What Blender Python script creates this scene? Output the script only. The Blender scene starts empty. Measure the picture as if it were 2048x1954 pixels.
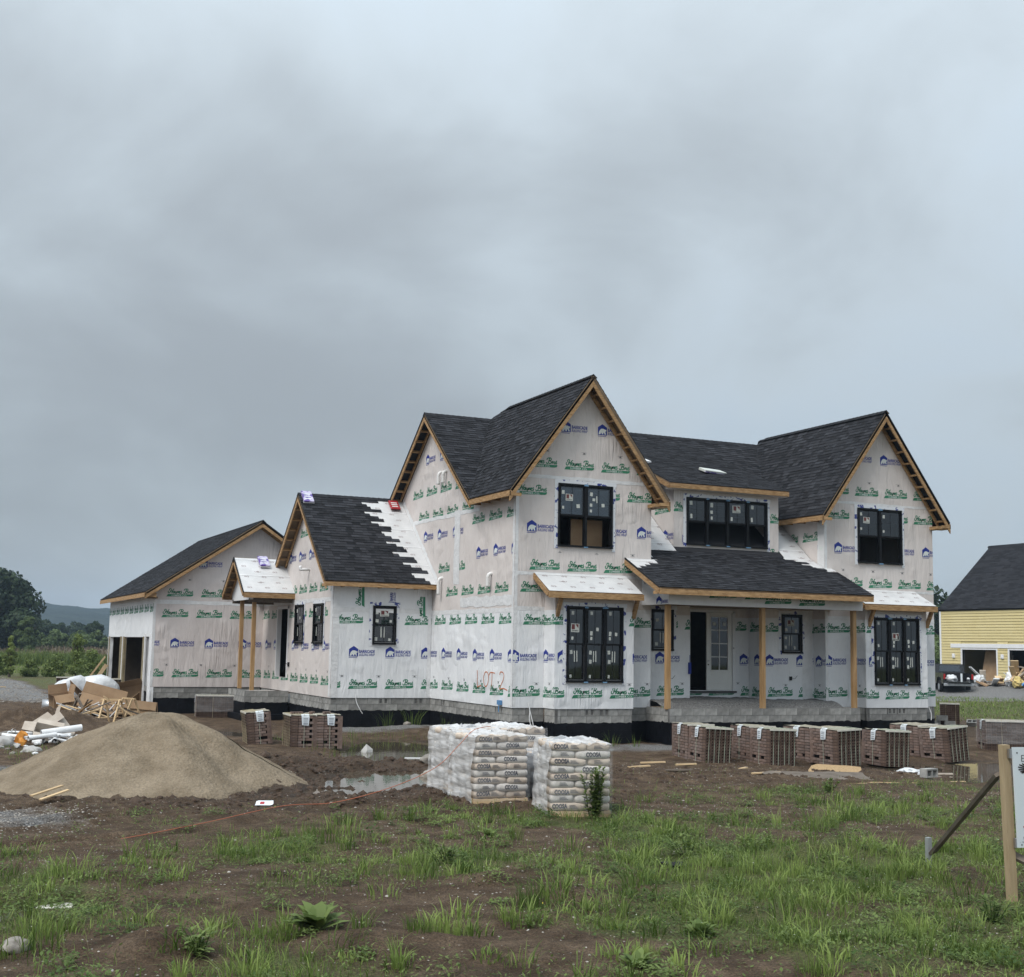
import bpy, bmesh, math, random
import numpy as np
from mathutils import Vector, Matrix

SC = bpy.context.scene
COL = SC.collection
rad = math.radians
random.seed(7)

# ------------------------------------------------------------------ camera
cam_d = bpy.data.cameras.new('camera')
cam = bpy.data.objects.new('camera', cam_d); COL.objects.link(cam)
PSI, TH, RHO = 0.42873, 0.12073, 0.01847
_f = Vector((math.sin(PSI)*math.cos(TH), math.cos(PSI)*math.cos(TH), math.sin(TH)))
_r = Vector((math.cos(PSI), -math.sin(PSI), 0)); _u = _r.cross(_f)
_r2 = math.cos(RHO)*_r + math.sin(RHO)*_u; _u2 = -math.sin(RHO)*_r + math.cos(RHO)*_u
cam.matrix_world = Matrix(((_r2.x, _u2.x, -_f.x, -15.507), (_r2.y, _u2.y, -_f.y, -33.651), (_r2.z, _u2.z, -_f.z, 1.703), (0, 0, 0, 1)))
cam_d.sensor_fit = 'HORIZONTAL'; cam_d.sensor_width = 36.0; cam_d.lens = 45.617
cam_d.clip_start = 0.3; cam_d.clip_end = 6000
SC.camera = cam

# ------------------------------------------------------------------ sky, sun, exposure
SUN_EL, SUN_AZ = rad(52), rad(-118)      # azimuth measured from +Y towards +X
W = bpy.data.worlds.new('World'); SC.world = W; W.use_nodes = True
nt = W.node_tree; nt.nodes.clear(); N = nt.nodes; L = nt.links
def wn(t, **k):
    n = N.new(t)
    for a, b in k.items(): setattr(n, a, b)
    return n
def wmath(op, a, b=None, c=None):
    n = wn('ShaderNodeMath', operation=op)
    for i, v in enumerate((a, b, c)):
        if v is None: continue
        if isinstance(v, (int, float)): n.inputs[i].default_value = v
        else: L.new(v, n.inputs[i])
    return n.outputs[0]
tc = wn('ShaderNodeTexCoord')
sep = wn('ShaderNodeSeparateXYZ'); L.new(tc.outputs['Generated'], sep.inputs[0])
zc = wmath('MAXIMUM', sep.outputs[2], 0.0)
den = wmath('ADD', zc, 0.50)
px_ = wmath('DIVIDE', sep.outputs[0], den); py_ = wmath('DIVIDE', sep.outputs[1], den)
cmb = wn('ShaderNodeCombineXYZ'); L.new(px_, cmb.inputs[0]); L.new(py_, cmb.inputs[1]); cmb.inputs[2].default_value = 3.7
def wnoise(scale, detail, rough, dist, off):
    m = wn('ShaderNodeMapping'); m.inputs['Location'].default_value = off; L.new(cmb.outputs[0], m.inputs[0])
    n = wn('ShaderNodeTexNoise'); n.inputs['Scale'].default_value = scale; n.inputs['Detail'].default_value = detail
    n.inputs['Roughness'].default_value = rough; n.inputs['Distortion'].default_value = dist
    L.new(m.outputs[0], n.inputs['Vector']); return n.outputs['Fac']
n1 = wnoise(1.25, 3.0, 0.5, 0.5, (10.0, 4.0, 0.10))
n2 = wnoise(3.2, 6.0, 0.52, 0.4, (5.2, 10.7, 1.10))
cl = wmath('ADD', wmath('MULTIPLY', n1, 0.62), wmath('MULTIPLY', n2, 0.38))
ramp = wn('ShaderNodeValToRGB'); L.new(cl, ramp.inputs[0])
cr = ramp.color_ramp; cr.interpolation = 'B_SPLINE'
cr.elements[0].position = 0.36; cr.elements[0].color = (0.258, 0.284, 0.304, 1)
cr.elements[1].position = 0.67; cr.elements[1].color = (0.33, 0.405, 0.485, 1)
e = cr.elements.new(0.46); e.color = (0.328, 0.369, 0.398, 1)
e = cr.elements.new(0.55); e.color = (0.425, 0.482, 0.522, 1)
# overcast luminance: the zenith of a cloudy sky is brighter than its horizon
grad = wmath('ADD', wmath('MULTIPLY', zc, wmath('ADD', wmath('MULTIPLY', zc, 1.1), 0.5)), 0.68)
mul = wn('ShaderNodeMixRGB', blend_type='MULTIPLY'); mul.inputs[0].default_value = 1.0
L.new(ramp.outputs[0], mul.inputs[1]); L.new(grad, mul.inputs[2])
sky = wn('ShaderNodeTexSky'); sky.sky_type = 'NISHITA'; sky.sun_disc = False
sky.sun_elevation = SUN_EL; sky.sun_rotation = SUN_AZ; sky.air_density = 1.0; sky.dust_density = 2.5; sky.ozone_density = 1.0
bg_s = wn('ShaderNodeBackground'); bg_s.inputs[1].default_value = 0.07; L.new(sky.outputs[0], bg_s.inputs[0])
bg_c = wn('ShaderNodeBackground'); bg_c.inputs[1].default_value = 1.0; L.new(mul.outputs[0], bg_c.inputs[0])
mx = wn('ShaderNodeMixShader'); mx.inputs[0].default_value = 0.90
L.new(bg_s.outputs[0], mx.inputs[1]); L.new(bg_c.outputs[0], mx.inputs[2])
wo = wn('ShaderNodeOutputWorld'); L.new(mx.outputs[0], wo.inputs[0])

sun_d = bpy.data.lights.new('sun', 'SUN'); sun_d.energy = 1.5; sun_d.angle = rad(28); sun_d.color = (1.0, 0.965, 0.92)
sun = bpy.data.objects.new('sun', sun_d); COL.objects.link(sun)
sd = Vector((math.sin(SUN_AZ)*math.cos(SUN_EL), math.cos(SUN_AZ)*math.cos(SUN_EL), math.sin(SUN_EL)))
sun.rotation_euler = (-sd).to_track_quat('-Z', 'Y').to_euler(); sun.location = sd*60

SC.view_settings.view_transform = 'Standard'; SC.view_settings.look = 'None'
SC.view_settings.exposure = 0.80; SC.view_settings.gamma = 1.0; SC.view_settings.use_curve_mapping = False
SC.render.engine = 'CYCLES'
cy = SC.cycles
cy.max_bounces = 6; cy.diffuse_bounces = 3; cy.glossy_bounces = 3; cy.transmission_bounces = 4; cy.transparent_max_bounces = 12; cy.volume_bounces = 1
cy.use_denoising = True; cy.use_adaptive_sampling = True; cy.adaptive_threshold = 0.015
cy.caustics_reflective = False; cy.caustics_refractive = False

# ------------------------------------------------------------------ materials
MATS = {}
def M(name, c1, c2=None, scale=3.0, rough=0.8, bump=0.0, bscale=30.0, spec=0.3, metal=0.0, rnd=0.0, detail=4.0, coord='Object',
      stretch=(1, 1, 1), attr=None, pos=(0.35, 0.65), bdist=0.02, coat=0.0, rnd_hue=0.0, fine=0.0):
    m = bpy.data.materials.new(name); m.use_nodes = True; MATS[name] = m
    t = m.node_tree; nn = t.nodes; ll = t.links
    b = nn['Principled BSDF']; b.inputs['Roughness'].default_value = rough; b.inputs['Metallic'].default_value = metal
    b.inputs['Specular IOR Level'].default_value = spec
    if coat: b.inputs['Coat Weight'].default_value = coat
    tcn = nn.new('ShaderNodeTexCoord'); mp = nn.new('ShaderNodeMapping'); mp.inputs['Scale'].default_value = stretch
    ll.new(tcn.outputs[coord], mp.inputs[0])
    col = None
    if c2 is not None:
        no = nn.new('ShaderNodeTexNoise'); no.inputs['Scale'].default_value = scale; no.inputs['Detail'].default_value = detail
        no.inputs['Roughness'].default_value = 0.6
        ll.new(mp.outputs[0], no.inputs['Vector'])
        rp = nn.new('ShaderNodeValToRGB'); rp.color_ramp.elements[0].position = pos[0]; rp.color_ramp.elements[1].position = pos[1]
        rp.color_ramp.elements[0].color = (*c1, 1); rp.color_ramp.elements[1].color = (*c2, 1)
        ll.new(no.outputs['Fac'], rp.inputs[0]); col = rp.outputs[0]
    else:
        rg = nn.new('ShaderNodeRGB'); rg.outputs[0].default_value = (*c1, 1); col = rg.outputs[0]
    if attr:
        a = nn.new('ShaderNodeAttribute'); a.attribute_name = attr
        mm = nn.new('ShaderNodeMixRGB'); mm.blend_type = 'MULTIPLY'; mm.inputs[0].default_value = 1
        ll.new(col, mm.inputs[1]); ll.new(a.outputs['Color'], mm.inputs[2]); col = mm.outputs[0]
    if rnd or rnd_hue:
        oi = nn.new('ShaderNodeObjectInfo'); hs = nn.new('ShaderNodeHueSaturation')
        mr = nn.new('ShaderNodeMapRange'); mr.inputs[3].default_value = 1-rnd; mr.inputs[4].default_value = 1+rnd
        ll.new(oi.outputs['Random'], mr.inputs[0]); ll.new(mr.outputs[0], hs.inputs['Value'])
        if rnd_hue:
            m2 = nn.new('ShaderNodeMapRange'); m2.inputs[3].default_value = 1-rnd_hue; m2.inputs[4].default_value = 1+rnd_hue
            fr = nn.new('ShaderNodeMath'); fr.operation = 'FRACT'; mu = nn.new('ShaderNodeMath'); mu.operation = 'MULTIPLY'; mu.inputs[1].default_value = 7.31
            ll.new(oi.outputs['Random'], mu.inputs[0]); ll.new(mu.outputs[0], fr.inputs[0]); ll.new(fr.outputs[0], m2.inputs[0]); ll.new(m2.outputs[0], hs.inputs['Saturation'])
        ll.new(col, hs.inputs['Color']); col = hs.outputs[0]
    if fine:
        fn = nn.new('ShaderNodeTexNoise'); fn.inputs['Scale'].default_value = bscale*1.7; fn.inputs['Detail'].default_value = 3
        ll.new(mp.outputs[0], fn.inputs['Vector'])
        mr = nn.new('ShaderNodeMapRange'); mr.inputs[1].default_value = .25; mr.inputs[2].default_value = .75; mr.inputs[3].default_value = 1-fine; mr.inputs[4].default_value = 1+fine
        hs = nn.new('ShaderNodeHueSaturation'); ll.new(fn.outputs['Fac'], mr.inputs[0]); ll.new(mr.outputs[0], hs.inputs['Value']); ll.new(col, hs.inputs['Color']); col = hs.outputs[0]
    ll.new(col, b.inputs['Base Color'])
    if bump:
        bn = nn.new('ShaderNodeTexNoise'); bn.inputs['Scale'].default_value = bscale; bn.inputs['Detail'].default_value = 5
        ll.new(mp.outputs[0], bn.inputs['Vector'])
        bp = nn.new('ShaderNodeBump'); bp.inputs['Strength'].default_value = bump; bp.inputs['Distance'].default_value = bdist
        ll.new(bn.outputs['Fac'], bp.inputs['Height']); ll.new(bp.outputs[0], b.inputs['Normal'])
    return m

def wrinkle(m, k=1.0):
    """creases of a thin sheet stapled to a wall: long soft sags plus tight diagonal folds in patches"""
    t = m.node_tree; nn = t.nodes; ll = t.links; b = nn['Principled BSDF']; tcn = nn.new('ShaderNodeTexCoord')
    def layer(rot, sc, scale, det, dist):
        mp = nn.new('ShaderNodeMapping'); mp.inputs['Rotation'].default_value = rot; mp.inputs['Scale'].default_value = sc; ll.new(tcn.outputs['Object'], mp.inputs[0])
        w = nn.new('ShaderNodeTexNoise'); w.inputs['Scale'].default_value = scale; w.inputs['Detail'].default_value = det; w.inputs['Distortion'].default_value = dist; ll.new(mp.outputs[0], w.inputs['Vector']); return w.outputs['Fac']
    def bump(h, st, ds, prev=None):
        bp = nn.new('ShaderNodeBump'); bp.inputs['Strength'].default_value = st*k; bp.inputs['Distance'].default_value = ds; ll.new(h, bp.inputs['Height'])
        if prev: ll.new(prev, bp.inputs['Normal'])
        return bp.outputs[0]
    def mul(a, c):
        x = nn.new('ShaderNodeMath'); x.operation = 'MULTIPLY'; ll.new(a, x.inputs[0]); ll.new(c, x.inputs[1]); return x.outputs[0]
    n = bump(layer((0.5, 0.6, 0.2), (3.0, 3.0, 0.7), 1.3, 3, 0.6), 0.6, 0.07)
    patch = layer((0, 0, 0), (.7, .7, .9), 1.0, 2, 0.3); mr = nn.new('ShaderNodeMapRange'); mr.inputs[1].default_value = .5; mr.inputs[2].default_value = .68; ll.new(patch, mr.inputs[0])
    fold = layer((-0.75, 0.85, 0.0), (15, 15, 1.1), 1.0, 3, 0.4); n = bump(mul(fold, mr.outputs[0]), 0.9, 0.06, n)
    n = bump(layer((0.9, -0.5, 0.3), (9, 9, 2.5), 1.0, 2, 0.2), 0.18, 0.03, n); ll.new(n, b.inputs['Normal'])
def wrap_mat(name, c1, c2, tint):
    """thin woven house wrap: slow tone changes, faint scuffs, long soft wrinkles"""
    m = M(name, c1, c2, scale=1.1, rough=0.55, spec=0.25, detail=5, pos=(0.3, 0.7))
    t = m.node_tree; nn = t.nodes; ll = t.links; b = nn['Principled BSDF']
    tcn = nn.new('ShaderNodeTexCoord')
    # scuffs
    mp = nn.new('ShaderNodeMapping'); mp.inputs['Rotation'].default_value = (0.3, 0.5, 0.4); mp.inputs['Scale'].default_value = (5, 5, 1.1); ll.new(tcn.outputs['Object'], mp.inputs[0])
    sc = nn.new('ShaderNodeTexNoise'); sc.inputs['Scale'].default_value = 2.2; sc.inputs['Detail'].default_value = 4; ll.new(mp.outputs[0], sc.inputs['Vector'])
    rp = nn.new('ShaderNodeValToRGB'); rp.color_ramp.elements[0].position = 0.66; rp.color_ramp.elements[1].position = 0.74
    rp.color_ramp.elements[0].color = (1, 1, 1, 1); rp.color_ramp.elements[1].color = (*tint, 1); ll.new(sc.outputs['Fac'], rp.inputs[0])
    mm = nn.new('ShaderNodeMixRGB'); mm.blend_type = 'MULTIPLY'; mm.inputs[0].default_value = 0.8
    src = b.inputs['Base Color'].links[0].from_socket; ll.new(src, mm.inputs[1]); ll.new(rp.outputs[0], mm.inputs[2]); ll.new(mm.outputs[0], b.inputs['Base Color'])
    wrinkle(m)
    return m

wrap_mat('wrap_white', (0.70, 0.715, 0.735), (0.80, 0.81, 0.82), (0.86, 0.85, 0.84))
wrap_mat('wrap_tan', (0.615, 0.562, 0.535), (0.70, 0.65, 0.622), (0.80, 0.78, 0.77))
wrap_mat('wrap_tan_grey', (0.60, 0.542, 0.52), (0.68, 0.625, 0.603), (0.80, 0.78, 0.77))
M('lap', (0.66, 0.665, 0.67), (0.76, 0.765, 0.77), rough=0.35, scale=4, bump=0.6, bscale=9, bdist=0.03)
M('print_green', (0.036, 0.190, 0.105), (0.052, 0.235, 0.135), rough=0.6, scale=9)
M('print_blue', (0.018, 0.034, 0.23), (0.026, 0.046, 0.28), rough=0.6, scale=9)
M('print_white', (0.66, 0.70, 0.68), rough=0.6)
M('print_grey', (0.12, 0.125, 0.13), rough=0.6)
for q_ in ('print_green', 'print_blue', 'print_white'): wrinkle(MATS[q_])
M('spray_orange', (0.62, 0.20, 0.07), (0.5, 0.16, 0.08), rough=0.7, scale=14)
M('wood', (0.25, 0.143, 0.062), (0.46, 0.295, 0.150), scale=1.6, rough=0.7, stretch=(3, 3, 14), bump=0.2, bscale=6, rnd=0.12, detail=6)
M('wood_pale', (0.50, 0.35, 0.19), (0.66, 0.50, 0.31), scale=2.5, rough=0.75, bump=0.2, bscale=8, rnd=0.15)
M('wood_dark', (0.13, 0.105, 0.085), (0.22, 0.185, 0.15), scale=3, rough=0.85, bump=0.3, bscale=12, rnd=0.2)
M('wood_treated', (0.20, 0.165, 0.10), (0.30, 0.25, 0.16), scale=2.5, rough=0.8, bump=0.25, bscale=10)
M('wood_post', (0.33, 0.195, 0.085), (0.49, 0.315, 0.160), scale=1.3, rough=0.7, stretch=(8, 8, 0.9), bump=0.2, bscale=8, detail=6)
M('plywood', (0.16, 0.115, 0.075), (0.23, 0.17, 0.11), scale=3, rough=0.85)
M('osb', (0.30, 0.20, 0.10), (0.45, 0.31, 0.17), scale=22, rough=0.85, detail=2)
M('shingle', (0.018, 0.019, 0.022), (0.036, 0.037, 0.041), scale=60, rough=0.95, spec=0.12, bump=0.5, bscale=140, bdist=0.004, attr='Col')
M('underlay', (0.52, 0.525, 0.53), (0.63, 0.63, 0.63), scale=2, rough=0.6, bump=0.6, bscale=3, bdist=0.03, pos=(0.3, 0.7))
M('underlay_print', (0.20, 0.13, 0.13), (0.27, 0.19, 0.19), rough=0.7)
M('block', (0.21, 0.21, 0.20), (0.33, 0.325, 0.31), scale=4.5, rough=0.95, spec=0.15, bump=0.5, bscale=90, bdist=0.006, rnd=0.24, fine=0.12)
M('mortar', (0.10, 0.10, 0.095), (0.16, 0.155, 0.15), scale=6, rough=0.95)
M('coating', (0.0035, 0.0042, 0.0065), (0.0075, 0.0085, 0.012), scale=3, rough=0.55, spec=0.18, bump=0.4, bscale=14, bdist=0.01)
M('frame_black', (0.004, 0.0045, 0.006), (0.007, 0.008, 0.010), rough=0.5, spec=0.22, scale=6)
M('sticker', (0.50, 0.52, 0.48), (0.58, 0.60, 0.56), rough=0.6, scale=20)
M('sticker_red', (0.15, 0.045, 0.045), rough=0.6)
M('tape_blue', (0.10, 0.23, 0.40), (0.2, 0.34, 0.48), rough=0.5, scale=9)
m_ = M('flash', (0.74, 0.76, 0.79), (0.05, 0.07, 0.27), scale=5.5, rough=0.4, detail=3, pos=(0.56, 0.60), stretch=(1, 1, 1), bump=0.5, bscale=22, bdist=0.02)
M('door_paint', (0.72, 0.72, 0.69), (0.77, 0.77, 0.74), rough=0.45, scale=2)
M('trim_white', (0.74, 0.745, 0.75), (0.80, 0.80, 0.81), rough=0.5, scale=3)
M('metal', (0.45, 0.45, 0.46), rough=0.35, metal=0.9)
M('zinc', (0.42, 0.44, 0.46), (0.55, 0.57, 0.59), rough=0.4, metal=0.7, scale=4)
M('black_plain', (0.012, 0.012, 0.013), rough=0.6)
M('duct_white', (0.70, 0.70, 0.69), (0.78, 0.78, 0.77), rough=0.5)
M('pvc', (0.66, 0.67, 0.67), (0.76, 0.765, 0.77), rough=0.4, scale=5)
M('brick', (0.148, 0.106, 0.090), (0.235, 0.175, 0.150), scale=9, rough=0.9, spec=0.15, bump=0.4, bscale=60, bdist=0.005, rnd=0.22, rnd_hue=0.15)
M('brick_end', (0.085, 0.058, 0.046), (0.15, 0.105, 0.085), scale=9, rough=0.9, spec=0.15, bump=0.4, bscale=60, bdist=0.005, rnd=0.2)
M('post_sign', (0.30, 0.225, 0.13), (0.42, 0.325, 0.205), scale=1.3, rough=0.75, stretch=(8, 8, 0.9), bump=0.2, bscale=8, detail=6)
M('brick_hole', (0.010, 0.008, 0.007), rough=0.95, spec=0.05)
M('strap', (0.46, 0.52, 0.42), rough=0.35)
M('strap_tan', (0.50, 0.43, 0.28), rough=0.4)
M('tag', (0.66, 0.71, 0.75), (0.72, 0.77, 0.80), rough=0.5, scale=8)
M('tag_print', (0.09, 0.10, 0.14), rough=0.6)
M('board_edge', (0.55, 0.53, 0.47), (0.66, 0.64, 0.58), rough=0.8, scale=5)
M('pack_top', (0.22, 0.20, 0.15), (0.34, 0.31, 0.25), rough=0.9, scale=6)
M('cardboard', (0.30, 0.195, 0.115), (0.37, 0.25, 0.15), rough=0.85, scale=2.5, rnd=0.12)
M('cardboard_pale', (0.42, 0.36, 0.30), (0.52, 0.46, 0.39), rough=0.85, scale=3)
M('print_black', (0.03, 0.028, 0.027), rough=0.7)
M('print_red', (0.40, 0.05, 0.06), rough=0.7)
M('bag_paper', (0.47, 0.385, 0.31), (0.62, 0.53, 0.44), scale=4, rough=0.8, bump=0.6, bscale=9, bdist=0.03, rnd=0.10)
M('bag_grey', (0.52, 0.49, 0.455), (0.66, 0.63, 0.595), scale=4, rough=0.7, bump=0.6, bscale=9, bdist=0.03, rnd=0.08)
M('bag_print', (0.05, 0.055, 0.075), (0.10, 0.10, 0.12), rough=0.8, scale=14)
M('poly_white', (0.60, 0.62, 0.64), (0.72, 0.735, 0.75), scale=3, rough=0.3, bump=0.8, bscale=6, bdist=0.05, spec=0.5)
M('sand', (0.165, 0.130, 0.090), (0.265, 0.215, 0.155), scale=1.6, rough=1.0, spec=0.1, bump=0.9, bscale=17, bdist=0.05, detail=9, fine=0.22)
M('gravel', (0.07, 0.07, 0.069), (0.30, 0.295, 0.285), scale=26, rough=0.95, spec=0.2, bump=0.9, bscale=26, bdist=0.03, detail=2, pos=(0.3, 0.72))
M('rock', (0.15, 0.135, 0.118), (0.33, 0.305, 0.27), scale=4, rough=0.95, bump=0.7, bscale=14, bdist=0.03, rnd=0.25)
M('pebble', (0.24, 0.22, 0.19), (0.46, 0.435, 0.39), scale=3, rough=0.95)
M('clod', (0.040, 0.026, 0.018), (0.085, 0.058, 0.042), scale=9, rough=0.95, bump=0.8, bscale=22, bdist=0.03, rnd=0.25)
M('concrete', (0.36, 0.35, 0.335), (0.44, 0.43, 0.41), scale=2, rough=0.9, bump=0.2, bscale=30)
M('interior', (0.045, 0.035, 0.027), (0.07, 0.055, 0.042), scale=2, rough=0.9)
M('siding_yellow', (0.61, 0.51, 0.255), (0.65, 0.55, 0.29), scale=1.2, rough=0.6, rnd=0.02)
M('rubber', (0.010, 0.010, 0.011), rough=0.8)
M('paint_black', (0.008, 0.009, 0.011), rough=0.25, spec=0.5, coat=0.6)
M('lamp_red', (0.35, 0.02, 0.02), rough=0.25)
M('cord_orange', (0.40, 0.135, 0.075), rough=0.6)
M('plastic_purple', (0.12, 0.075, 0.30), (0.50, 0.47, 0.62), scale=7, rough=0.35, detail=1.0, pos=(0.45, 0.55))
M('plastic_red', (0.33, 0.025, 0.03), rough=0.4)
M('plastic_blue', (0.10, 0.24, 0.45), rough=0.4)
M('orange', (0.55, 0.21, 0.03), (0.65, 0.28, 0.05), rough=0.6, scale=8)
M('sign_white', (0.60, 0.66, 0.70), (0.64, 0.70, 0.735), rough=0.35, scale=1.0)
M('insul_yellow', (0.55, 0.42, 0.16), (0.62, 0.50, 0.22), rough=0.9, scale=7)
M('hill_forest', (0.009, 0.016, 0.010), (0.024, 0.034, 0.020), scale=0.06, rough=1.0, spec=0.05, bump=1.0, bscale=0.06, bdist=6.0, detail=6)
M('bark', (0.05, 0.04, 0.03), (0.09, 0.075, 0.06), scale=6, rough=0.95, bump=0.5, bscale=12)

def leaf_mat(name, c1, c2, trans=0.35):
    m = bpy.data.materials.new(name); m.use_nodes = True; MATS[name] = m
    t = m.node_tree; nn = t.nodes; ll = t.links; nn.clear()
    a = nn.new('ShaderNodeAttribute'); a.attribute_name = 'Col'
    sp = nn.new('ShaderNodeSeparateColor'); ll.new(a.outputs['Color'], sp.inputs[0])
    mixc = nn.new('ShaderNodeMixRGB'); mixc.inputs[1].default_value = (*c1, 1); mixc.inputs[2].default_value = (*c2, 1); ll.new(sp.outputs[0], mixc.inputs[0])
    d = nn.new('ShaderNodeBsdfPrincipled'); d.inputs['Roughness'].default_value = 0.6; d.inputs['Specular IOR Level'].default_value = 0.25
    tr = nn.new('ShaderNodeBsdfTranslucent'); mx = nn.new('ShaderNodeMixShader'); mx.inputs[0].default_value = trans
    ll.new(mixc.outputs[0], d.inputs['Base Color']); ll.new(mixc.outputs[0], tr.inputs[0])
    ll.new(d.outputs[0], mx.inputs[1]); ll.new(tr.outputs[0], mx.inputs[2])
    o = nn.new('ShaderNodeOutputMaterial'); ll.new(mx.outputs[0], o.inputs[0])
    return m
leaf_mat('leaf_grass', (0.064, 0.112, 0.021), (0.265, 0.345, 0.095))
leaf_mat('leaf_weed', (0.060, 0.108, 0.024), (0.195, 0.260, 0.080))
leaf_mat('leaf_dry', (0.17, 0.14, 0.07), (0.27, 0.23, 0.13))
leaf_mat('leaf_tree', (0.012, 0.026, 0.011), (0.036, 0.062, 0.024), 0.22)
leaf_mat('leaf_bush', (0.045, 0.075, 0.024), (0.11, 0.155, 0.055), 0.25)
leaf_mat('leaf_reed', (0.065, 0.105, 0.026), (0.20, 0.25, 0.075), 0.25)
leaf_mat('leaf_pasture', (0.14, 0.10, 0.07), (0.17, 0.15, 0.085), 0.2)
leaf_mat('flower_white', (0.55, 0.56, 0.5), (0.65, 0.66, 0.6), 0.2)
leaf_mat('flower_yellow', (0.55, 0.45, 0.03), (0.65, 0.55, 0.06), 0.2)

def glass_mat(name, tint, refl):
    """pane: mirror-like reflection by Fresnel, the rest passes straight through"""
    m = bpy.data.materials.new(name); m.use_nodes = True; MATS[name] = m
    t = m.node_tree; nn = t.nodes; ll = t.links; nn.clear()
    tr = nn.new('ShaderNodeBsdfTransparent'); tr.inputs[0].default_value = (*tint, 1)
    gl = nn.new('ShaderNodeBsdfGlossy'); gl.inputs['Roughness'].default_value = 0.03; gl.inputs['Color'].default_value = (0.85, 0.92, 1.0, 1)
    fr = nn.new('ShaderNodeFresnel'); fr.inputs[0].default_value = refl
    mx = nn.new('ShaderNodeMixShader'); ll.new(fr.outputs[0], mx.inputs[0]); ll.new(tr.outputs[0], mx.inputs[1]); ll.new(gl.outputs[0], mx.inputs[2])
    o = nn.new('ShaderNodeOutputMaterial'); ll.new(mx.outputs[0], o.inputs[0])
    return m
glass_mat('glass', (0.62, 0.68, 0.72), 1.85)
def film_mat(name, alpha, col):
    m = bpy.data.materials.new(name); m.use_nodes = True; MATS[name] = m
    t = m.node_tree; nn = t.nodes; ll = t.links; nn.clear()
    tr = nn.new('ShaderNodeBsdfTransparent')
    p = nn.new('ShaderNodeBsdfPrincipled'); p.inputs['Base Color'].default_value = (*col, 1); p.inputs['Roughness'].default_value = 0.28; p.inputs['Specular IOR Level'].default_value = 0.5
    tcn = nn.new('ShaderNodeTexCoord'); mp = nn.new('ShaderNodeMapping'); mp.inputs['Scale'].default_value = (1.1, 1.1, 6); ll.new(tcn.outputs['Object'], mp.inputs[0])
    no = nn.new('ShaderNodeTexNoise'); no.inputs['Scale'].default_value = 1.6; no.inputs['Detail'].default_value = 5; no.inputs['Distortion'].default_value = 0.8; ll.new(mp.outputs[0], no.inputs['Vector'])
    bp = nn.new('ShaderNodeBump'); bp.inputs['Strength'].default_value = 0.55; bp.inputs['Distance'].default_value = 0.04; ll.new(no.outputs['Fac'], bp.inputs['Height']); ll.new(bp.outputs[0], p.inputs['Normal'])
    mr = nn.new('ShaderNodeMapRange'); mr.inputs[1].default_value = 0.35; mr.inputs[2].default_value = 0.65; mr.inputs[3].default_value = alpha*0.55; mr.inputs[4].default_value = min(1, alpha*1.45); ll.new(no.outputs['Fac'], mr.inputs[0])
    mx = nn.new('ShaderNodeMixShader'); ll.new(mr.outputs[0], mx.inputs[0]); ll.new(tr.outputs[0], mx.inputs[1]); ll.new(p.outputs[0], mx.inputs[2])
    o = nn.new('ShaderNodeOutputMaterial'); ll.new(mx.outputs[0], o.inputs[0])
    return m
film_mat('film', 0.60, (0.66, 0.66, 0.66)); film_mat('film_thin', 0.13, (0.75, 0.76, 0.78)); film_mat('film_grey', 0.75, (0.45, 0.48, 0.53))
def water_mat():
    m = bpy.data.materials.new('water'); m.use_nodes = True; MATS['water'] = m
    t = m.node_tree; nn = t.nodes; ll = t.links; b = nn['Principled BSDF']
    b.inputs['Base Color'].default_value = (0.075, 0.06, 0.042, 1); b.inputs['Roughness'].default_value = 0.035; b.inputs['Specular IOR Level'].default_value = 0.62; b.inputs['IOR'].default_value = 1.33
    tcn = nn.new('ShaderNodeTexCoord'); no = nn.new('ShaderNodeTexNoise'); no.inputs['Scale'].default_value = 5; ll.new(tcn.outputs['Object'], no.inputs['Vector'])
    bp = nn.new('ShaderNodeBump'); bp.inputs['Strength'].default_value = 0.06; bp.inputs['Distance'].default_value = 0.02; ll.new(no.outputs['Fac'], bp.inputs['Height']); ll.new(bp.outputs[0], b.inputs['Normal'])
water_mat()

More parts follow.
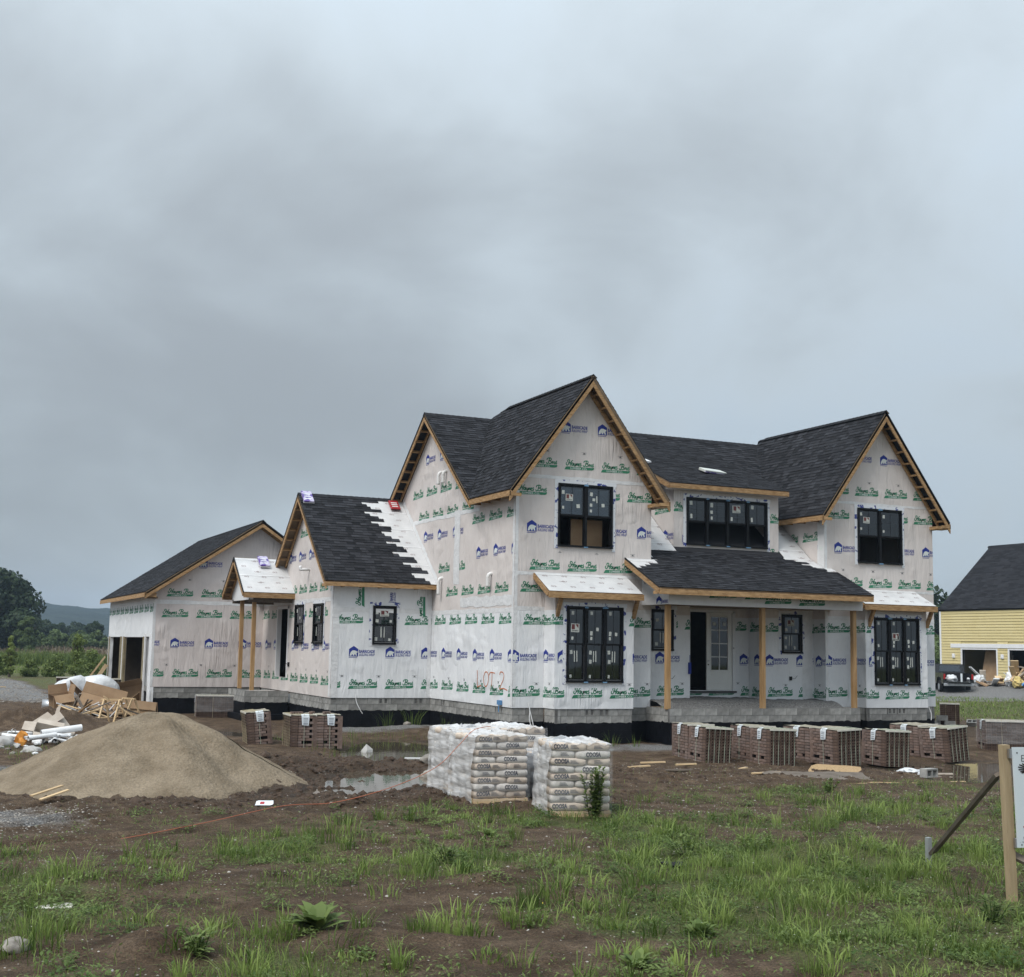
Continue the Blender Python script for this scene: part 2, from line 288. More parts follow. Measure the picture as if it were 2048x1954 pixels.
# ------------------------------------------------------------------ object helpers
def tag(o, label=None, cat=None, group=None, kind=None):
    if label: o['label'] = label
    if cat: o['category'] = cat
    if group: o['group'] = group
    if kind: o['kind'] = kind
    return o
def empty(name, loc=(0, 0, 0), rot=(0, 0, 0), label=None, cat=None, group=None):
    o = bpy.data.objects.new(name, None); COL.objects.link(o); o.location = loc; o.rotation_euler = rot; o.empty_display_size = 0.2
    return tag(o, label, cat, group)
class MB:
    """collects polygons, each with a material"""
    def __init__(s): s.v = []; s.f = []; s.m = []; s.c = []
    def poly(s, pts, mat=0, col=None):
        n = len(s.v); s.v.extend([tuple(p) for p in pts]); s.f.append(tuple(range(n, n+len(pts)))); s.m.append(mat)
        if col is not None: s.c.extend([col]*len(pts))
    def box(s, a, b, mat=0):
        x0, y0, z0 = a; x1, y1, z1 = b; n = len(s.v)
        s.v += [(x0,y0,z0),(x1,y0,z0),(x1,y1,z0),(x0,y1,z0),(x0,y0,z1),(x1,y0,z1),(x1,y1,z1),(x0,y1,z1)]
        for q in ((0,3,2,1),(4,5,6,7),(0,1,5,4),(1,2,6,5),(2,3,7,6),(3,0,4,7)): s.f.append(tuple(n+i for i in q)); s.m.append(mat)
    def hexa(s, p, mat=0):
        """eight corners: bottom ring 0-3, top ring 4-7"""
        n = len(s.v); s.v += [tuple(q) for q in p]
        for q in ((0,3,2,1),(4,5,6,7),(0,1,5,4),(1,2,6,5),(2,3,7,6),(3,0,4,7)): s.f.append(tuple(n+i for i in q)); s.m.append(mat)
    def beam(s, p0, p1, w, h, up=(0, 0, 1), mat=0):
        """bar whose top edge centre line runs p0-p1; w across, h downwards"""
        p0 = Vector(p0); p1 = Vector(p1); d = (p1-p0).normalized(); up = Vector(up); side = d.cross(up).normalized(); u = side.cross(d).normalized()
        a = side*(w/2); q = []
        for hh in (-h, 0):
            for pp, sg in ((p0, -1), (p1, -1), (p1, 1), (p0, 1)): q.append(pp + a*sg + u*hh)
        s.hexa(q, mat)
    def tube(s, pts, r, n=8, mat=0, cap=True):
        pts = [Vector(p) for p in pts]; rr = r if isinstance(r, (list, tuple)) else [r]*len(pts); base = len(s.v); ref = Vector((0.12, 0.31, 0.94))
        for i, p in enumerate(pts):
            d = (pts[min(i+1, len(pts)-1)] - pts[max(i-1, 0)]).normalized()
            a = d.cross(ref); a = a.normalized() if a.length > 1e-4 else Vector((1, 0, 0)); b = d.cross(a)
            for k in range(n):
                t = 2*math.pi*k/n; q = p + (a*math.cos(t)+b*math.sin(t))*rr[i]; s.v.append(tuple(q))
        for i in range(len(pts)-1):
            for k in range(n):
                s.f.append((base+i*n+k, base+i*n+(k+1) % n, base+(i+1)*n+(k+1) % n, base+(i+1)*n+k)); s.m.append(mat)
        if cap:
            s.f.append(tuple(base+k for k in range(n))[::-1]); s.m.append(mat); e = base+(len(pts)-1)*n; s.f.append(tuple(e+k for k in range(n))); s.m.append(mat)
    def build(s, name, mats, parent=None, smooth=False, bevel=0.0, local=False):
        me = bpy.data.meshes.new(name); me.from_pydata(s.v, [], s.f)
        mats = [mats] if isinstance(mats, str) else mats
        for q in mats: me.materials.append(MATS[q])
        if len(mats) > 1: me.polygons.foreach_set('material_index', s.m)
        if s.c:
            at = me.attributes.new('Col', 'FLOAT_COLOR', 'POINT'); a = np.ones((len(s.v), 4), np.float32); cc = np.array(s.c, np.float32)
            a[:, :3] = cc[:, None] if cc.ndim == 1 else cc; at.data.foreach_set('color', a.ravel())
        me.update()
        if smooth: me.shade_smooth()
        o = bpy.data.objects.new(name, me); COL.objects.link(o)
        if parent:
            o.parent = parent
            if not local: o.matrix_parent_inverse = parent_world(parent).inverted()
        if bevel:
            b = o.modifiers.new('bevel', 'BEVEL'); b.width = bevel; b.segments = 2; b.limit_method = 'ANGLE'
        return o
def parent_world(o):
    m = Matrix.LocRotScale(o.location, o.rotation_euler, o.scale)
    if o.parent: m = parent_world(o.parent) @ o.matrix_parent_inverse @ m
    return m
def inst(src, name, loc, parent, rot=(0, 0, 0), scale=(1, 1, 1), local=True):
    """another object sharing a mesh"""
    o = bpy.data.objects.new(name, src if isinstance(src, bpy.types.Mesh) else src.data); COL.objects.link(o)
    o.location = loc; o.rotation_euler = rot; o.scale = scale
    if parent:
        o.parent = parent
        if not local: o.matrix_parent_inverse = parent_world(parent).inverted()
    return o
def copy_tree(o, parent=None):
    c = o.copy(); COL.objects.link(c); c.parent = parent
    for ch in list(o.children): copy_tree(ch, c)
    return c
def tri_mesh(name, V, F, mat, cols=None, parent=None, smooth=False):
    """big triangle meshes straight from numpy arrays"""
    V = np.asarray(V, np.float32); F = np.asarray(F, np.int32); me = bpy.data.meshes.new(name); k = F.shape[1]
    me.vertices.add(len(V)); me.vertices.foreach_set('co', V.ravel())
    me.loops.add(F.size); me.loops.foreach_set('vertex_index', F.ravel())
    me.polygons.add(len(F)); me.polygons.foreach_set('loop_start', np.arange(0, F.size, k, dtype=np.int32)); me.polygons.foreach_set('loop_total', np.full(len(F), k, np.int32))
    me.update(calc_edges=True); me.materials.append(MATS[mat])
    if cols is not None:
        at = me.attributes.new('Col', 'FLOAT_COLOR', 'POINT'); a = np.ones((len(V), 4), np.float32); a[:, :cols.shape[1]] = cols; at.data.foreach_set('color', a.ravel())
    if smooth: me.shade_smooth()
    o = bpy.data.objects.new(name, me); COL.objects.link(o)
    if parent: o.parent = parent; o.matrix_parent_inverse = parent_world(parent).inverted()
    return o
def text_tris(txt, size=1.0, bold=0.0):
    """letters as flat triangles in x,y; returns list of 3-point triangles and the width"""
    cu = bpy.data.curves.new('t', 'FONT'); cu.body = txt; cu.size = size; cu.resolution_u = 2; cu.fill_mode = 'FRONT'; cu.offset = bold
    o = bpy.data.objects.new('t', cu); COL.objects.link(o); dg = bpy.context.evaluated_depsgraph_get(); me = o.evaluated_get(dg).to_mesh()
    me.calc_loop_triangles(); T = [[(me.vertices[i].co.x, me.vertices[i].co.y) for i in t.vertices] for t in me.loop_triangles]
    o.evaluated_get(dg).to_mesh_clear(); bpy.data.objects.remove(o); bpy.data.curves.remove(cu)
    w = max((p[0] for t in T for p in t), default=0)
    return T, w
def fit_text(txt, x, y, w, h, bold=0.0, slant=0.0):
    T, tw = text_tris(txt, 1.0, bold); sx = w/max(tw, 1e-6); sy = h/0.70
    return [[(x+p[0]*sx+p[1]*sy*slant, y+p[1]*sy) for p in t] for t in T]
def smooth_line(pts, n=5):
    out = []; P = [pts[0]]+list(pts)+[pts[-1]]
    for i in range(1, len(P)-2):
        for k in range(n):
            t = k/n; a, b, c, d = P[i-1], P[i], P[i+1], P[i+2]
            out.append(tuple(0.5*((2*b[j])+(-a[j]+c[j])*t+(2*a[j]-5*b[j]+4*c[j]-d[j])*t*t+(-a[j]+3*b[j]-3*c[j]+d[j])*t**3) for j in range(len(b))))
    out.append(tuple(pts[-1])); return out
def ribbon(pts, w, n=5):
    """flat stroke of width w along 2-D points, as triangles"""
    P = smooth_line(pts, n); T = []; prev = None
    for i, p in enumerate(P):
        a = P[max(i-1, 0)]; b = P[min(i+1, len(P)-1)]; dx, dy = b[0]-a[0], b[1]-a[1]; l = math.hypot(dx, dy) or 1
        q = ((p[0]-dy/l*w/2, p[1]+dx/l*w/2), (p[0]+dy/l*w/2, p[1]-dx/l*w/2))
        if prev: T += [[prev[0], prev[1], q[1]], [prev[0], q[1], q[0]]]
        prev = q
    return T
def fan(poly):
    """triangulate a simple polygon"""
    from mathutils.geometry import tessellate_polygon
    return [[poly[i] for i in t] for t in tessellate_polygon([[Vector((p[0], p[1], 0)) for p in poly]])]
def clip_half(poly, a, b, c):
    """keep a*x+b*y<=c"""
    out = []
    for i in range(len(poly)):
        p, q = poly[i], poly[(i+1) % len(poly)]; dp = a*p[0]+b*p[1]-c; dq = a*q[0]+b*q[1]-c
        if dp <= 0: out.append(p)
        if (dp < 0 < dq) or (dq < 0 < dp):
            t = dp/(dp-dq); out.append((p[0]+(q[0]-p[0])*t, p[1]+(q[1]-p[1])*t))
    return out
def clip_convex(poly, conv):
    """conv: counter-clockwise convex outline"""
    for i in range(len(conv)):
        if len(poly) < 3: return []
        p, q = conv[i], conv[(i+1) % len(conv)]; ex, ey = q[0]-p[0], q[1]-p[1]
        poly = clip_half(poly, ey, -ex, ey*p[0]-ex*p[1])
    return poly if len(poly) > 2 else []
def clip_out_rect(poly, r):
    """poly minus rectangle (s0,s1,z0,z1) as pieces"""
    s0, s1, z0, z1 = r; xs = [p[0] for p in poly]; ys = [p[1] for p in poly]
    if max(xs) <= s0 or min(xs) >= s1 or max(ys) <= z0 or min(ys) >= z1: return [poly]
    res = [clip_half(poly, 1, 0, s0), clip_half(poly, -1, 0, -s1)]; mid = clip_half(clip_half(poly, -1, 0, -s0), 1, 0, s1)
    if len(mid) > 2: res += [clip_half(mid, 0, 1, z0), clip_half(mid, 0, -1, -z1)]
    return [p for p in res if len(p) > 2]

# value noise on a lattice, vectorised
_rng = np.random.default_rng(11); _PERM = _rng.random((256, 256)).astype(np.float32)
def vnoise(x, y):
    xi = np.floor(x).astype(np.int64); yi = np.floor(y).astype(np.int64); fx = x-xi; fy = y-yi; fx = fx*fx*(3-2*fx); fy = fy*fy*(3-2*fy)
    g = lambda a, b: _PERM[a % 256, b % 256]
    return (g(xi, yi)*(1-fx)+g(xi+1, yi)*fx)*(1-fy)+(g(xi, yi+1)*(1-fx)+g(xi+1, yi+1)*fx)*fy
def fbm(x, y, f=1.0, o=4, gain=0.5):
    s = 0; a = 1; t = 0
    for k in range(o): s = s+a*vnoise(x*f+17.3*k, y*f-9.1*k); t += a; a *= gain; f *= 2.03
    return s/t-0.5
def sstep(a, b, x): t = np.clip((x-a)/(b-a), 0, 1); return t*t*(3-2*t)
# ------------------------------------------------------------------ the house
class Plane:
    def __init__(s, kind, c): s.k = kind; s.c = c
    def pt(s, u, z, d=0.0): return (u, s.c-d, z) if s.k == 'y' else (s.c-d, -u, z)
def UY(y0, y1): return (-y1, -y0)
house = empty('house', (0, 0, -1.0), label='white wrapped two-storey house under construction with dark shingle gables', cat='house')

# --- printed logos, drawn once in metres: triangles per colour
G_W = 0.99
_green = []
for st in ([(.075,.215),(.055,.165),(.085,.132),(.125,.155),(.165,.235),(.172,.275),(.145,.298),(.112,.285),(.105,.245),(.128,.232)],
           [(.275,.292),(.235,.255),(.205,.19),(.19,.145),(.205,.128)], [(.12,.198),(.17,.205),(.225,.218)],
           [(.292,.198),(.255,.212),(.232,.165),(.25,.132),(.282,.165),(.296,.205),(.286,.145),(.305,.135)],
           [(.325,.205),(.318,.155),(.34,.135),(.366,.16),(.375,.205),(.36,.14),(.335,.09)],
           [(.395,.205),(.388,.135),(.405,.18),(.432,.205),(.436,.135)],
           [(.458,.165),(.492,.182),(.488,.206),(.462,.195),(.458,.15),(.482,.132),(.505,.148)],
           [(.552,.225),(.525,.198),(.552,.165),(.536,.133),(.508,.145)],
           [(.725,.292),(.708,.22),(.685,.155),(.655,.13),(.625,.145),(.622,.172)],
           [(.645,.235),(.648,.275),(.70,.30),(.765,.298),(.785,.262),(.755,.225),(.712,.218),(.768,.208),(.782,.168),(.745,.135),(.70,.145)],
           [(.822,.215),(.812,.135),(.826,.185),(.852,.212)],
           [(.89,.205),(.865,.18),(.872,.14),(.90,.14),(.912,.178),(.89,.205)],
           [(.968,.235),(.938,.20),(.962,.168),(.945,.135),(.92,.145)]):
    _green += ribbon([(a*1.0, b) for a, b in st], 0.030, 3)
_band = [(0.0, 0.0), (0.90, 0.028), (0.965, 0.045), (0.985, 0.085), (0.975, 0.118), (0.93, 0.105), (0.10, 0.098), (0.045, 0.085)]
_green += fan(_band)
_greenw = fit_text('LUMBER CO.', 0.19, 0.026, 0.56, 0.058, 0.012)
_blue = fan([(0, 0.04), (0.31, 0.04), (0.31, 0.275), (0.155, 0.375), (0, 0.275)]) + fan([(0, 0), (0.28, 0), (0.28, 0.016), (0, 0.016)])
_blue += fit_text('BARRICADE', 0.335, 0.16, 0.53, 0.092, 0.035) + fit_text('BUILDING WRAP', 0.335, 0.06, 0.52, 0.08, 0.012, 0.2)
_bear = [(0.025, 0.075), (0.045, 0.15), (0.075, 0.20), (0.125, 0.235), (0.19, 0.235), (0.235, 0.215), (0.285, 0.205), (0.29, 0.175), (0.25, 0.15), (0.262, 0.10),
         (0.275, 0.065), (0.225, 0.065), (0.215, 0.105), (0.19, 0.125), (0.175, 0.085), (0.18, 0.065), (0.135, 0.065), (0.125, 0.11), (0.10, 0.11), (0.085, 0.065), (0.03, 0.06)]
_bluew = fan(_bear)
_mark = fan([(0, 0.055), (0.17, 0.055), (0.17, 0.062), (0, 0.062)]) + fan([(0.03, 0), (0.15, 0), (0.15, 0.007), (0.03, 0.007)]) + fan([(0.06, 0.015), (0.12, 0.015), (0.12, 0.045), (0.06, 0.045)])
def lay_print(parent, plane, rows, outline, holes=(), du=1.215, d=0.003):
    """rows: (kind, z, first u[, count]); clipped to the wall outline and cut round openings"""
    g = MB(); b = MB(); w = MB(); k = MB()
    umin = min(p[0] for p in outline); umax = max(p[0] for p in outline)
    def put(mb, T, u, z, dd):
        for t in T:
            p = clip_convex([(q[0]+u, q[1]+z) for q in t], outline) if True else t
            if not p: continue
            ps = [p]
            for h in holes: ps = [y for x in ps for y in clip_out_rect(x, h)]
            for x in ps: mb.poly([plane.pt(q[0], q[1], dd) for q in x])
    for r in rows:
        kind, z, u = r[:3]; n = r[3] if len(r) > 3 else 99; step = r[4] if len(r) > 4 else du; c = 0
        while u < umax and c < n:
            if u+1.0 > umin:
                jz = z+random.uniform(-0.008, 0.008)
                if kind == 'g': put(g, _green, u, jz, d); put(w, _greenw, u, jz, d+0.002)
                elif kind == 'b': put(b, _blue, u, jz, d); put(w, _bluew, u, jz, d+0.002)
                else: put(k, _mark, u, jz, d)
            u += step; c += 1
    for mb, m, nm in ((g, 'print_green', 'green_print'), (b, 'print_blue', 'blue_print'), (w, 'print_white', 'white_print'), (k, 'print_grey', 'grey_print')):
        if mb.f: tag(mb.build(nm, m, parent), kind='stuff')

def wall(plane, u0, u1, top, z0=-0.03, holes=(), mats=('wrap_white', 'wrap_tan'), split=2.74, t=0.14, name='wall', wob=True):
    """solid wall with openings; top is a list of (u, z) from left to right"""
    def zt(u):
        for (a, za), (b, zb) in zip(top, top[1:]):
            if a-1e-6 <= u <= b+1e-6: return za+(zb-za)*(u-a)/(b-a)
        return top[0][1] if u < top[0][0] else top[-1][1]
    us = sorted({round(x, 4) for x in [u0, u1]+[p[0] for p in top if u0 < p[0] < u1]+[h for q in holes for h in q[:2]] if u0-1e-6 <= x <= u1+1e-6})
    mb = MB()
    us[0] += 0.004; us[-1] -= 0.004
    for a, b in zip(us, us[1:]):
        m = (a+b)/2; hs = sorted([(h[2], h[3]) for h in holes if h[0] < m < h[1]]); segs = []; z = z0
        for lo, hi in hs:
            if lo > z: segs.append((z, lo, False))
            z = hi
        segs.append((z, None, True))
        for lo, hi, istop in segs:
            parts = []
            ta, tb = (zt(a), zt(b)) if istop else (hi, hi)
            if split is not None and lo < split < min(ta, tb): parts = [(lo, split, split, 0), (split, ta, tb, 1)]
            else: parts = [(lo, ta, tb, 0 if (split is not None and min(ta, tb) <= split+0.01) else 1)]
            for lz, pa, pb, mi in parts:
                q = [plane.pt(a, lz, -t), plane.pt(b, lz, -t), plane.pt(b, lz, 0), plane.pt(a, lz, 0), plane.pt(a, pa, -t), plane.pt(b, pb, -t), plane.pt(b, pb, 0), plane.pt(a, pa, 0)]
                mb.hexa(q[3::-1]+q[7:3:-1], mi)
    return mb.build(name, list(mats), house)
def strip(parent, plane, u0, u1, z0, z1, mat='lap', d=0.004, name='wrap_lap', jag=0.0):
    """a lapped edge of the wrap: thin sheet with a slightly uneven edge"""
    mb = MB(); horiz = (u1-u0) > (z1-z0); n = max(2, int((u1-u0 if horiz else z1-z0)/0.25))
    P = []
    for i in range(n+1):
        t = i/n; j0 = random.uniform(-jag, jag); j1 = random.uniform(-jag, jag)
        P.append(((u0+(u1-u0)*t, z0+j0), (u0+(u1-u0)*t, z1+j1)) if horiz else ((u0+j0, z0+(z1-z0)*t), (u1+j1, z0+(z1-z0)*t)))
    for a, b in zip(P, P[1:]):
        q = [a[0], b[0], b[1], a[1]] if horiz else [a[0], a[1], b[1], b[0]]
        mb.poly([plane.pt(p[0], p[1], d+random.uniform(0, .002)) for p in q])
    return mb.build(name, mat, parent)

def window(plane, u0, u1, z0, z1, n=1, open_low=False, stick=(), tape=True, grid=False, mullion_clip=True):
    """n double-hung units side by side in one black frame: frame > sashes, panes, stickers, tape"""
    fw, dp = 0.055, 0.05
    mb = MB()
    def bar(mb, a, b, lo, hi, d0, d1): mb.hexa([plane.pt(a, lo, d0), plane.pt(b, lo, d0), plane.pt(b, lo, d1), plane.pt(a, lo, d1), plane.pt(a, hi, d0), plane.pt(b, hi, d0), plane.pt(b, hi, d1), plane.pt(a, hi, d1)])
    bar(mb, u0, u1, z1-fw, z1, -0.10, dp); bar(mb, u0, u1, z0, z0+fw, -0.10, dp+0.02)
    uw = (u1-u0)/n; edges = [u0+uw*i for i in range(n+1)]
    for i, e in enumerate(edges):
        a = e if i == 0 else (e-fw if i == n else e-fw*0.75); b = a+(fw if i in (0, n) else fw*1.5)
        bar(mb, a, b, z0+fw, z1-fw, -0.10, dp-0.004)
    w = mb.build('window', 'frame_black', house)
    zm = (z0+z1)/2
    for i in range(n):
        a = edges[i]+(fw if i == 0 else fw*0.75); b = edges[i+1]-(fw if i == n-1 else fw*0.75)
        for lo, hi, dd, low in ((zm-0.02, z1-fw, 0.005, False), (z0+fw, zm+0.02, -0.035, True)):
            if low and open_low: lo, hi = zm-0.06+0.02, z1-fw-0.03        # the lower sash is pushed up behind the upper one
            s = MB(); q = 0.042
            bar(s, a, b, hi-q, hi, dd-0.022, dd+0.012); bar(s, a, b, lo, lo+q*1.2, dd-0.022, dd+0.012); bar(s, a, a+q, lo+q*1.2, hi-q, dd-0.022, dd+0.010); bar(s, b-q, b, lo+q*1.2, hi-q, dd-0.022, dd+0.010)
            if not grid and not (low and open_low): m = (a+b)/2; bar(s, m-0.008, m+0.008, lo+q*1.2, hi-q, dd-0.012, dd-0.002)
            s.build('sash', 'frame_black', w)
            g = MB(); g.poly([plane.pt(*p, dd-0.004) for p in ((a+q, lo+q), (b-q, lo+q), (b-q, hi-q), (a+q, hi-q))]); g.build('pane', 'glass', w)
        if not open_low:
            tr = MB(); bar(tr, b-0.006, b-0.001, z0+fw, zm, 0.0, 0.018); bar(tr, a, b, z0+fw+0.012, z0+fw+0.020, 0.0, 0.018); tr.build('sash_track', 'metal', w)
    for st in stick:                       # (kind, unit, fraction across, fraction up, w, h)
        kind, i, fu, fz, sw, sh = st; a = edges[i]+fw+0.03; b = edges[i+1]-fw-0.03; uu = a+(b-a)*fu; zz = z0+(z1-z0)*fz; dd = 0.006 if fz > 0.5 else -0.034
        s = MB(); jx = random.uniform(-.012, .012)
        s.poly([plane.pt(uu, zz, dd), plane.pt(uu+sw, zz+jx, dd), plane.pt(uu+sw-jx, zz+sh+jx, dd), plane.pt(uu-jx, zz+sh, dd)])
        so = s.build('sticker', 'sticker', w)
        if kind == 'logo':
            r = MB(); x0, x1 = uu+sw*.1, uu+sw*.9; y0 = zz+sh*.32; y1 = zz+sh*.92; mxx = (x0+x1)/2
            r.poly([plane.pt(*p, dd+0.002) for p in ((x0, y0), (mxx-.008, y0), (mxx-.008, y1), (x0, y1))]); r.poly([plane.pt(*p, dd+0.002) for p in ((mxx+.01, y1), (x1, y0+.03), (x1, y1))])
            r.build('sticker_red_mark', 'sticker_red', w)
            kk = MB()
            for t in fit_text('ANDERSEN', x0, zz+sh*.10, x1-x0, sh*.12, 0.02): kk.poly([plane.pt(p[0], p[1], dd+0.002) for p in t])
            kk.build('sticker_lettering', 'print_black', w)
    if tape:
        tb = MB(); o = 0.11
        for a, b, lo, hi in ((u0-o, u1+o*1.2, z1-0.015, z1+o), (u0-o, u0+0.01, z0-0.05, z1+0.01), (u1-0.01, u1+o*.9, z0-0.08, z1+0.01)):
            nn_ = 8; hz = (b-a) > (hi-lo)
            for i in range(nn_):
                t0, t1 = i/nn_, (i+1)/nn_; j = lambda: random.uniform(-.012, .012)
                if hz: p = [(a+(b-a)*t0, lo), (a+(b-a)*t1, lo), (a+(b-a)*t1, hi+j()), (a+(b-a)*t0, hi+j())]
                else: p = [(a, lo+(hi-lo)*t0), (b, lo+(hi-lo)*t0), (b, lo+(hi-lo)*t1), (a, lo+(hi-lo)*t1)]
                tb.poly([plane.pt(x, z, 0.010+0.002*random.random()) for x, z in p])
        tb.build('flashing_tape', 'flash', w)
    if n > 1 and mullion_clip:
        for i in range(1, n):
            for zz in (z0-0.01, z1-0.05):
                c = MB(); j = random.uniform(.05, .09); bar(c, edges[i]-j, edges[i]+j, zz, zz+0.035, 0.04, 0.075); bar(c, edges[i]-j*.5, edges[i]+j*.6, zz+.03, zz+0.06, 0.04, 0.062); c.build('tape_tab', 'tape_blue', w)
    return w

# --- roofs -------------------------------------------------------------
def plane_frame(O, U, V):
    O = Vector(O); U = Vector(U).normalized(); V = Vector(V); V = (V-U*V.dot(U)).normalized(); return O, U, V, U.cross(V).normalized()
def to_uv(P, fr): O, U, V, Nn = fr; d = Vector(P)-O; return (d.dot(U), d.dot(V))
def ccw(poly):
    a = sum(p[0]*q[1]-q[0]*p[1] for p, q in zip(poly, poly[1:]+poly[:1])); return poly if a > 0 else poly[::-1]
def roof_slope(pts, U, V, name='roof', shingled=True, under=False, mask=None, tab=0.25, thick=0.10, expo=0.143):
    """deck slab, optional underlay sheet and real lapped shingles over it"""
    fr = plane_frame(pts[0], U, V); O, Ud, Vd, Nn = fr
    if Nn.z < 0: Ud = -Ud; fr = plane_frame(pts[0], Ud, V); O, Ud, Vd, Nn = fr
    poly = ccw([to_uv(p, fr) for p in pts]); W3 = lambda u, v, h=0.0: O+Ud*u+Vd*v+Nn*h
    mb = MB(); n = len(poly); mb.poly([W3(u, v, -0.012) for u, v in poly]); mb.poly([W3(u, v, -thick) for u, v in poly][::-1])
    for i in range(n):
        a, b = poly[i], poly[(i+1) % n]; mb.poly([W3(*a, -thick), W3(*b, -thick), W3(*b, -0.012), W3(*a, -0.012)])
    deck = mb.build(name, 'plywood', house)
    if under:
        ub = MB(); ub.poly([W3(u, v, -0.006) for u, v in poly]); ub.build('underlay', 'underlay', deck)
        v0 = min(p[1] for p in poly); v1 = max(p[1] for p in poly); u0 = min(p[0] for p in poly); u1 = max(p[0] for p in poly)
        sb = MB(); v = v0+1.0
        while v < v1-0.1:                                            # overlapped edge of the next course of felt
            r = clip_convex([(u0, v), (u1, v), (u1, v+0.045), (u0, v+0.045)], poly)
            if r: sb.poly([W3(a, b, 0.002) for a, b in r])
            v += 1.0
        if sb.f: tag(sb.build('felt_lap', 'lap', deck), kind='stuff')
        pm = MB(); row = 0; v = v0+0.28
        while v < v1-0.1:
            u = u0+0.25+(row % 2)*0.45
            while u < u1:
                k = (row+int(u*3)) % 2
                for st in (([(-.12, .02), (-.07, -.03), (0, .035), (.07, -.03), (.12, .02)], [(-.05, -.005), (0, -.045), (.05, -.005)], [(-.02, .0), (0.02, .0)]) if k else ([(-.08, 0), (-.04, .035), (0, 0), (-.04, -.03), (-.08, 0)], [(.02, .03), (.06, .03), (.07, -.03), (.02, -.03)])):
                    for t in ribbon(st, 0.014, 2):
                        p = clip_convex([(q[0]+u, q[1]+v) for q in t], poly)
                        if p: pm.poly([W3(a, b, -0.002) for a, b in p])
                u += 0.62
            v += 0.33; row += 1
        if pm.f: tag(pm.build('felt_print', 'underlay_print', deck), kind='stuff')
    if shingled:
        sh = MB(); v0 = min(p[1] for p in poly); v1 = max(p[1] for p in poly); u0 = min(p[0] for p in poly); u1 = max(p[0] for p in poly); k = 0; v = v0-0.01
        while v < v1:
            u = u0-random.uniform(0, tab)
            while u < u1:
                w = random.uniform(tab*0.55, tab*1.45); hi = random.random() < 0.5
                if mask is None or mask(u+w/2, v+expo/2, k, W3):
                    r = clip_convex([(u, v), (u+w-0.004, v), (u+w-0.004, v+expo+0.03), (u, v+expo+0.03)], poly)
                    if r:
                        th = 0.016 if hi else 0.009; c = random.uniform(0.55, 1.45)*(1.12 if hi else 0.86)
                        H = [th*(1-(q[1]-v)/(expo+0.03))+0.003 for q in r]
                        sh.poly([W3(q[0], q[1], h) for q, h in zip(r, H)], 0, (c, c, c*1.02)); m = len(r)
                        for i in range(m):
                            a, b = r[i], r[(i+1) % m]
                            if a[1] > v+expo*0.9 and b[1] > v+expo*0.9: continue
                            sh.poly([W3(*a, -0.010), W3(*b, -0.010), W3(*b, H[(i+1) % m]), W3(*a, H[i])], 0, (c*0.8,)*3)
                u += w
            v += expo; k += 1
        tag(sh.build('shingles', 'shingle', deck), kind='stuff')
    return deck
def plain_slope(pts, name='roof'):
    mb = MB(); Nn = (Vector(pts[1])-Vector(pts[0])).cross(Vector(pts[2])-Vector(pts[0])).normalized()
    if Nn.z < 0: pts = pts[::-1]; Nn = -Nn
    mb.poly(pts, 0, (1, 1, 1)); mb.poly([Vector(p)-Nn*0.1 for p in pts][::-1], 0, (1, 1, 1))
    for a, b in zip(pts, pts[1:]+pts[:1]): mb.poly([Vector(a)-Nn*0.1, Vector(b)-Nn*0.1, b, a], 0, (1, 1, 1))
    return mb.build(name, 'shingle', house)
def ridge_cap(p0, p1):
    mb = MB(); p0 = Vector(p0); p1 = Vector(p1); L_ = (p1-p0).length; n = max(1, int(L_/0.2)); d = (p1-p0)/n; side = d.cross(Vector((0, 0, 1))).normalized()
    for i in range(n):
        a = p0+d*i; b = p0+d*(i+1.1); c = random.uniform(.8, 1.2)
        for s in (-1, 1):
            mb.poly([a+Vector((0, 0, .035)), b+Vector((0, 0, .022)), b+side*s*.13-Vector((0, 0, .09)), a+side*s*.13-Vector((0, 0, .075))], 0, (c, c, c))
    mb.build('ridge_cap', 'shingle', house)
def board(p0, p1, w=0.038, h=0.19, mat='wood', name='fascia', up=(0, 0, 1)):
    mb = MB(); mb.beam(p0, p1, w, h, up); return mb.build(name, mat, house)

# gable pairs: left wing front gable, side gable, right wing
WL, WR = (-0.39, 4.90, 2.255, 6.12, 9.68), (10.56, 15.84, 13.20, 6.05, 9.62)
yo = -0.436
roof_slope([(-.39, yo, 6.12), (-.39, 2.51, 6.12), (2.05, 6.63, 9.40), (2.255, 5.59, 9.68), (2.255, yo, 9.68)], (0, 1, 0), (2.645, 0, 3.56))
roof_slope([(4.90, 2.51, 6.12), (4.90, yo, 6.12), (2.255, yo, 9.68), (2.255, 5.59, 9.68), (2.46, 6.63, 9.40)], (0, -1, 0), (-2.645, 0, 3.56), shingled=True, tab=0.5)
roof_slope([(-.39, 2.51, 6.12), (2.05, 6.63, 9.40), (-.39, 6.63, 9.40)], (1, 0, 0), (0, 4.12, 3.28))
roof_slope([(4.90, 2.51, 6.12), (10.56, 2.42, 6.05), (13.04, 6.63, 9.40), (2.46, 6.63, 9.40)], (1, 0, 0), (0, 4.12, 3.28))
roof_slope([(10.56, yo, 6.05), (10.56, 2.42, 6.05), (13.04, 6.63, 9.40), (13.20, 6.28, 9.62), (13.20, yo, 9.62)], (0, 1, 0), (2.64, 0, 3.57))
plain_slope([(15.84, yo, 6.05), (15.84, 13.0, 6.05), (13.20, 6.63, 9.62), (13.20, yo, 9.62)])
plain_slope([(-.39, 6.63, 9.40), (13.3, 6.63, 9.40), (15.84, 11.0, 5.92), (-.39, 11.0, 5.92)])
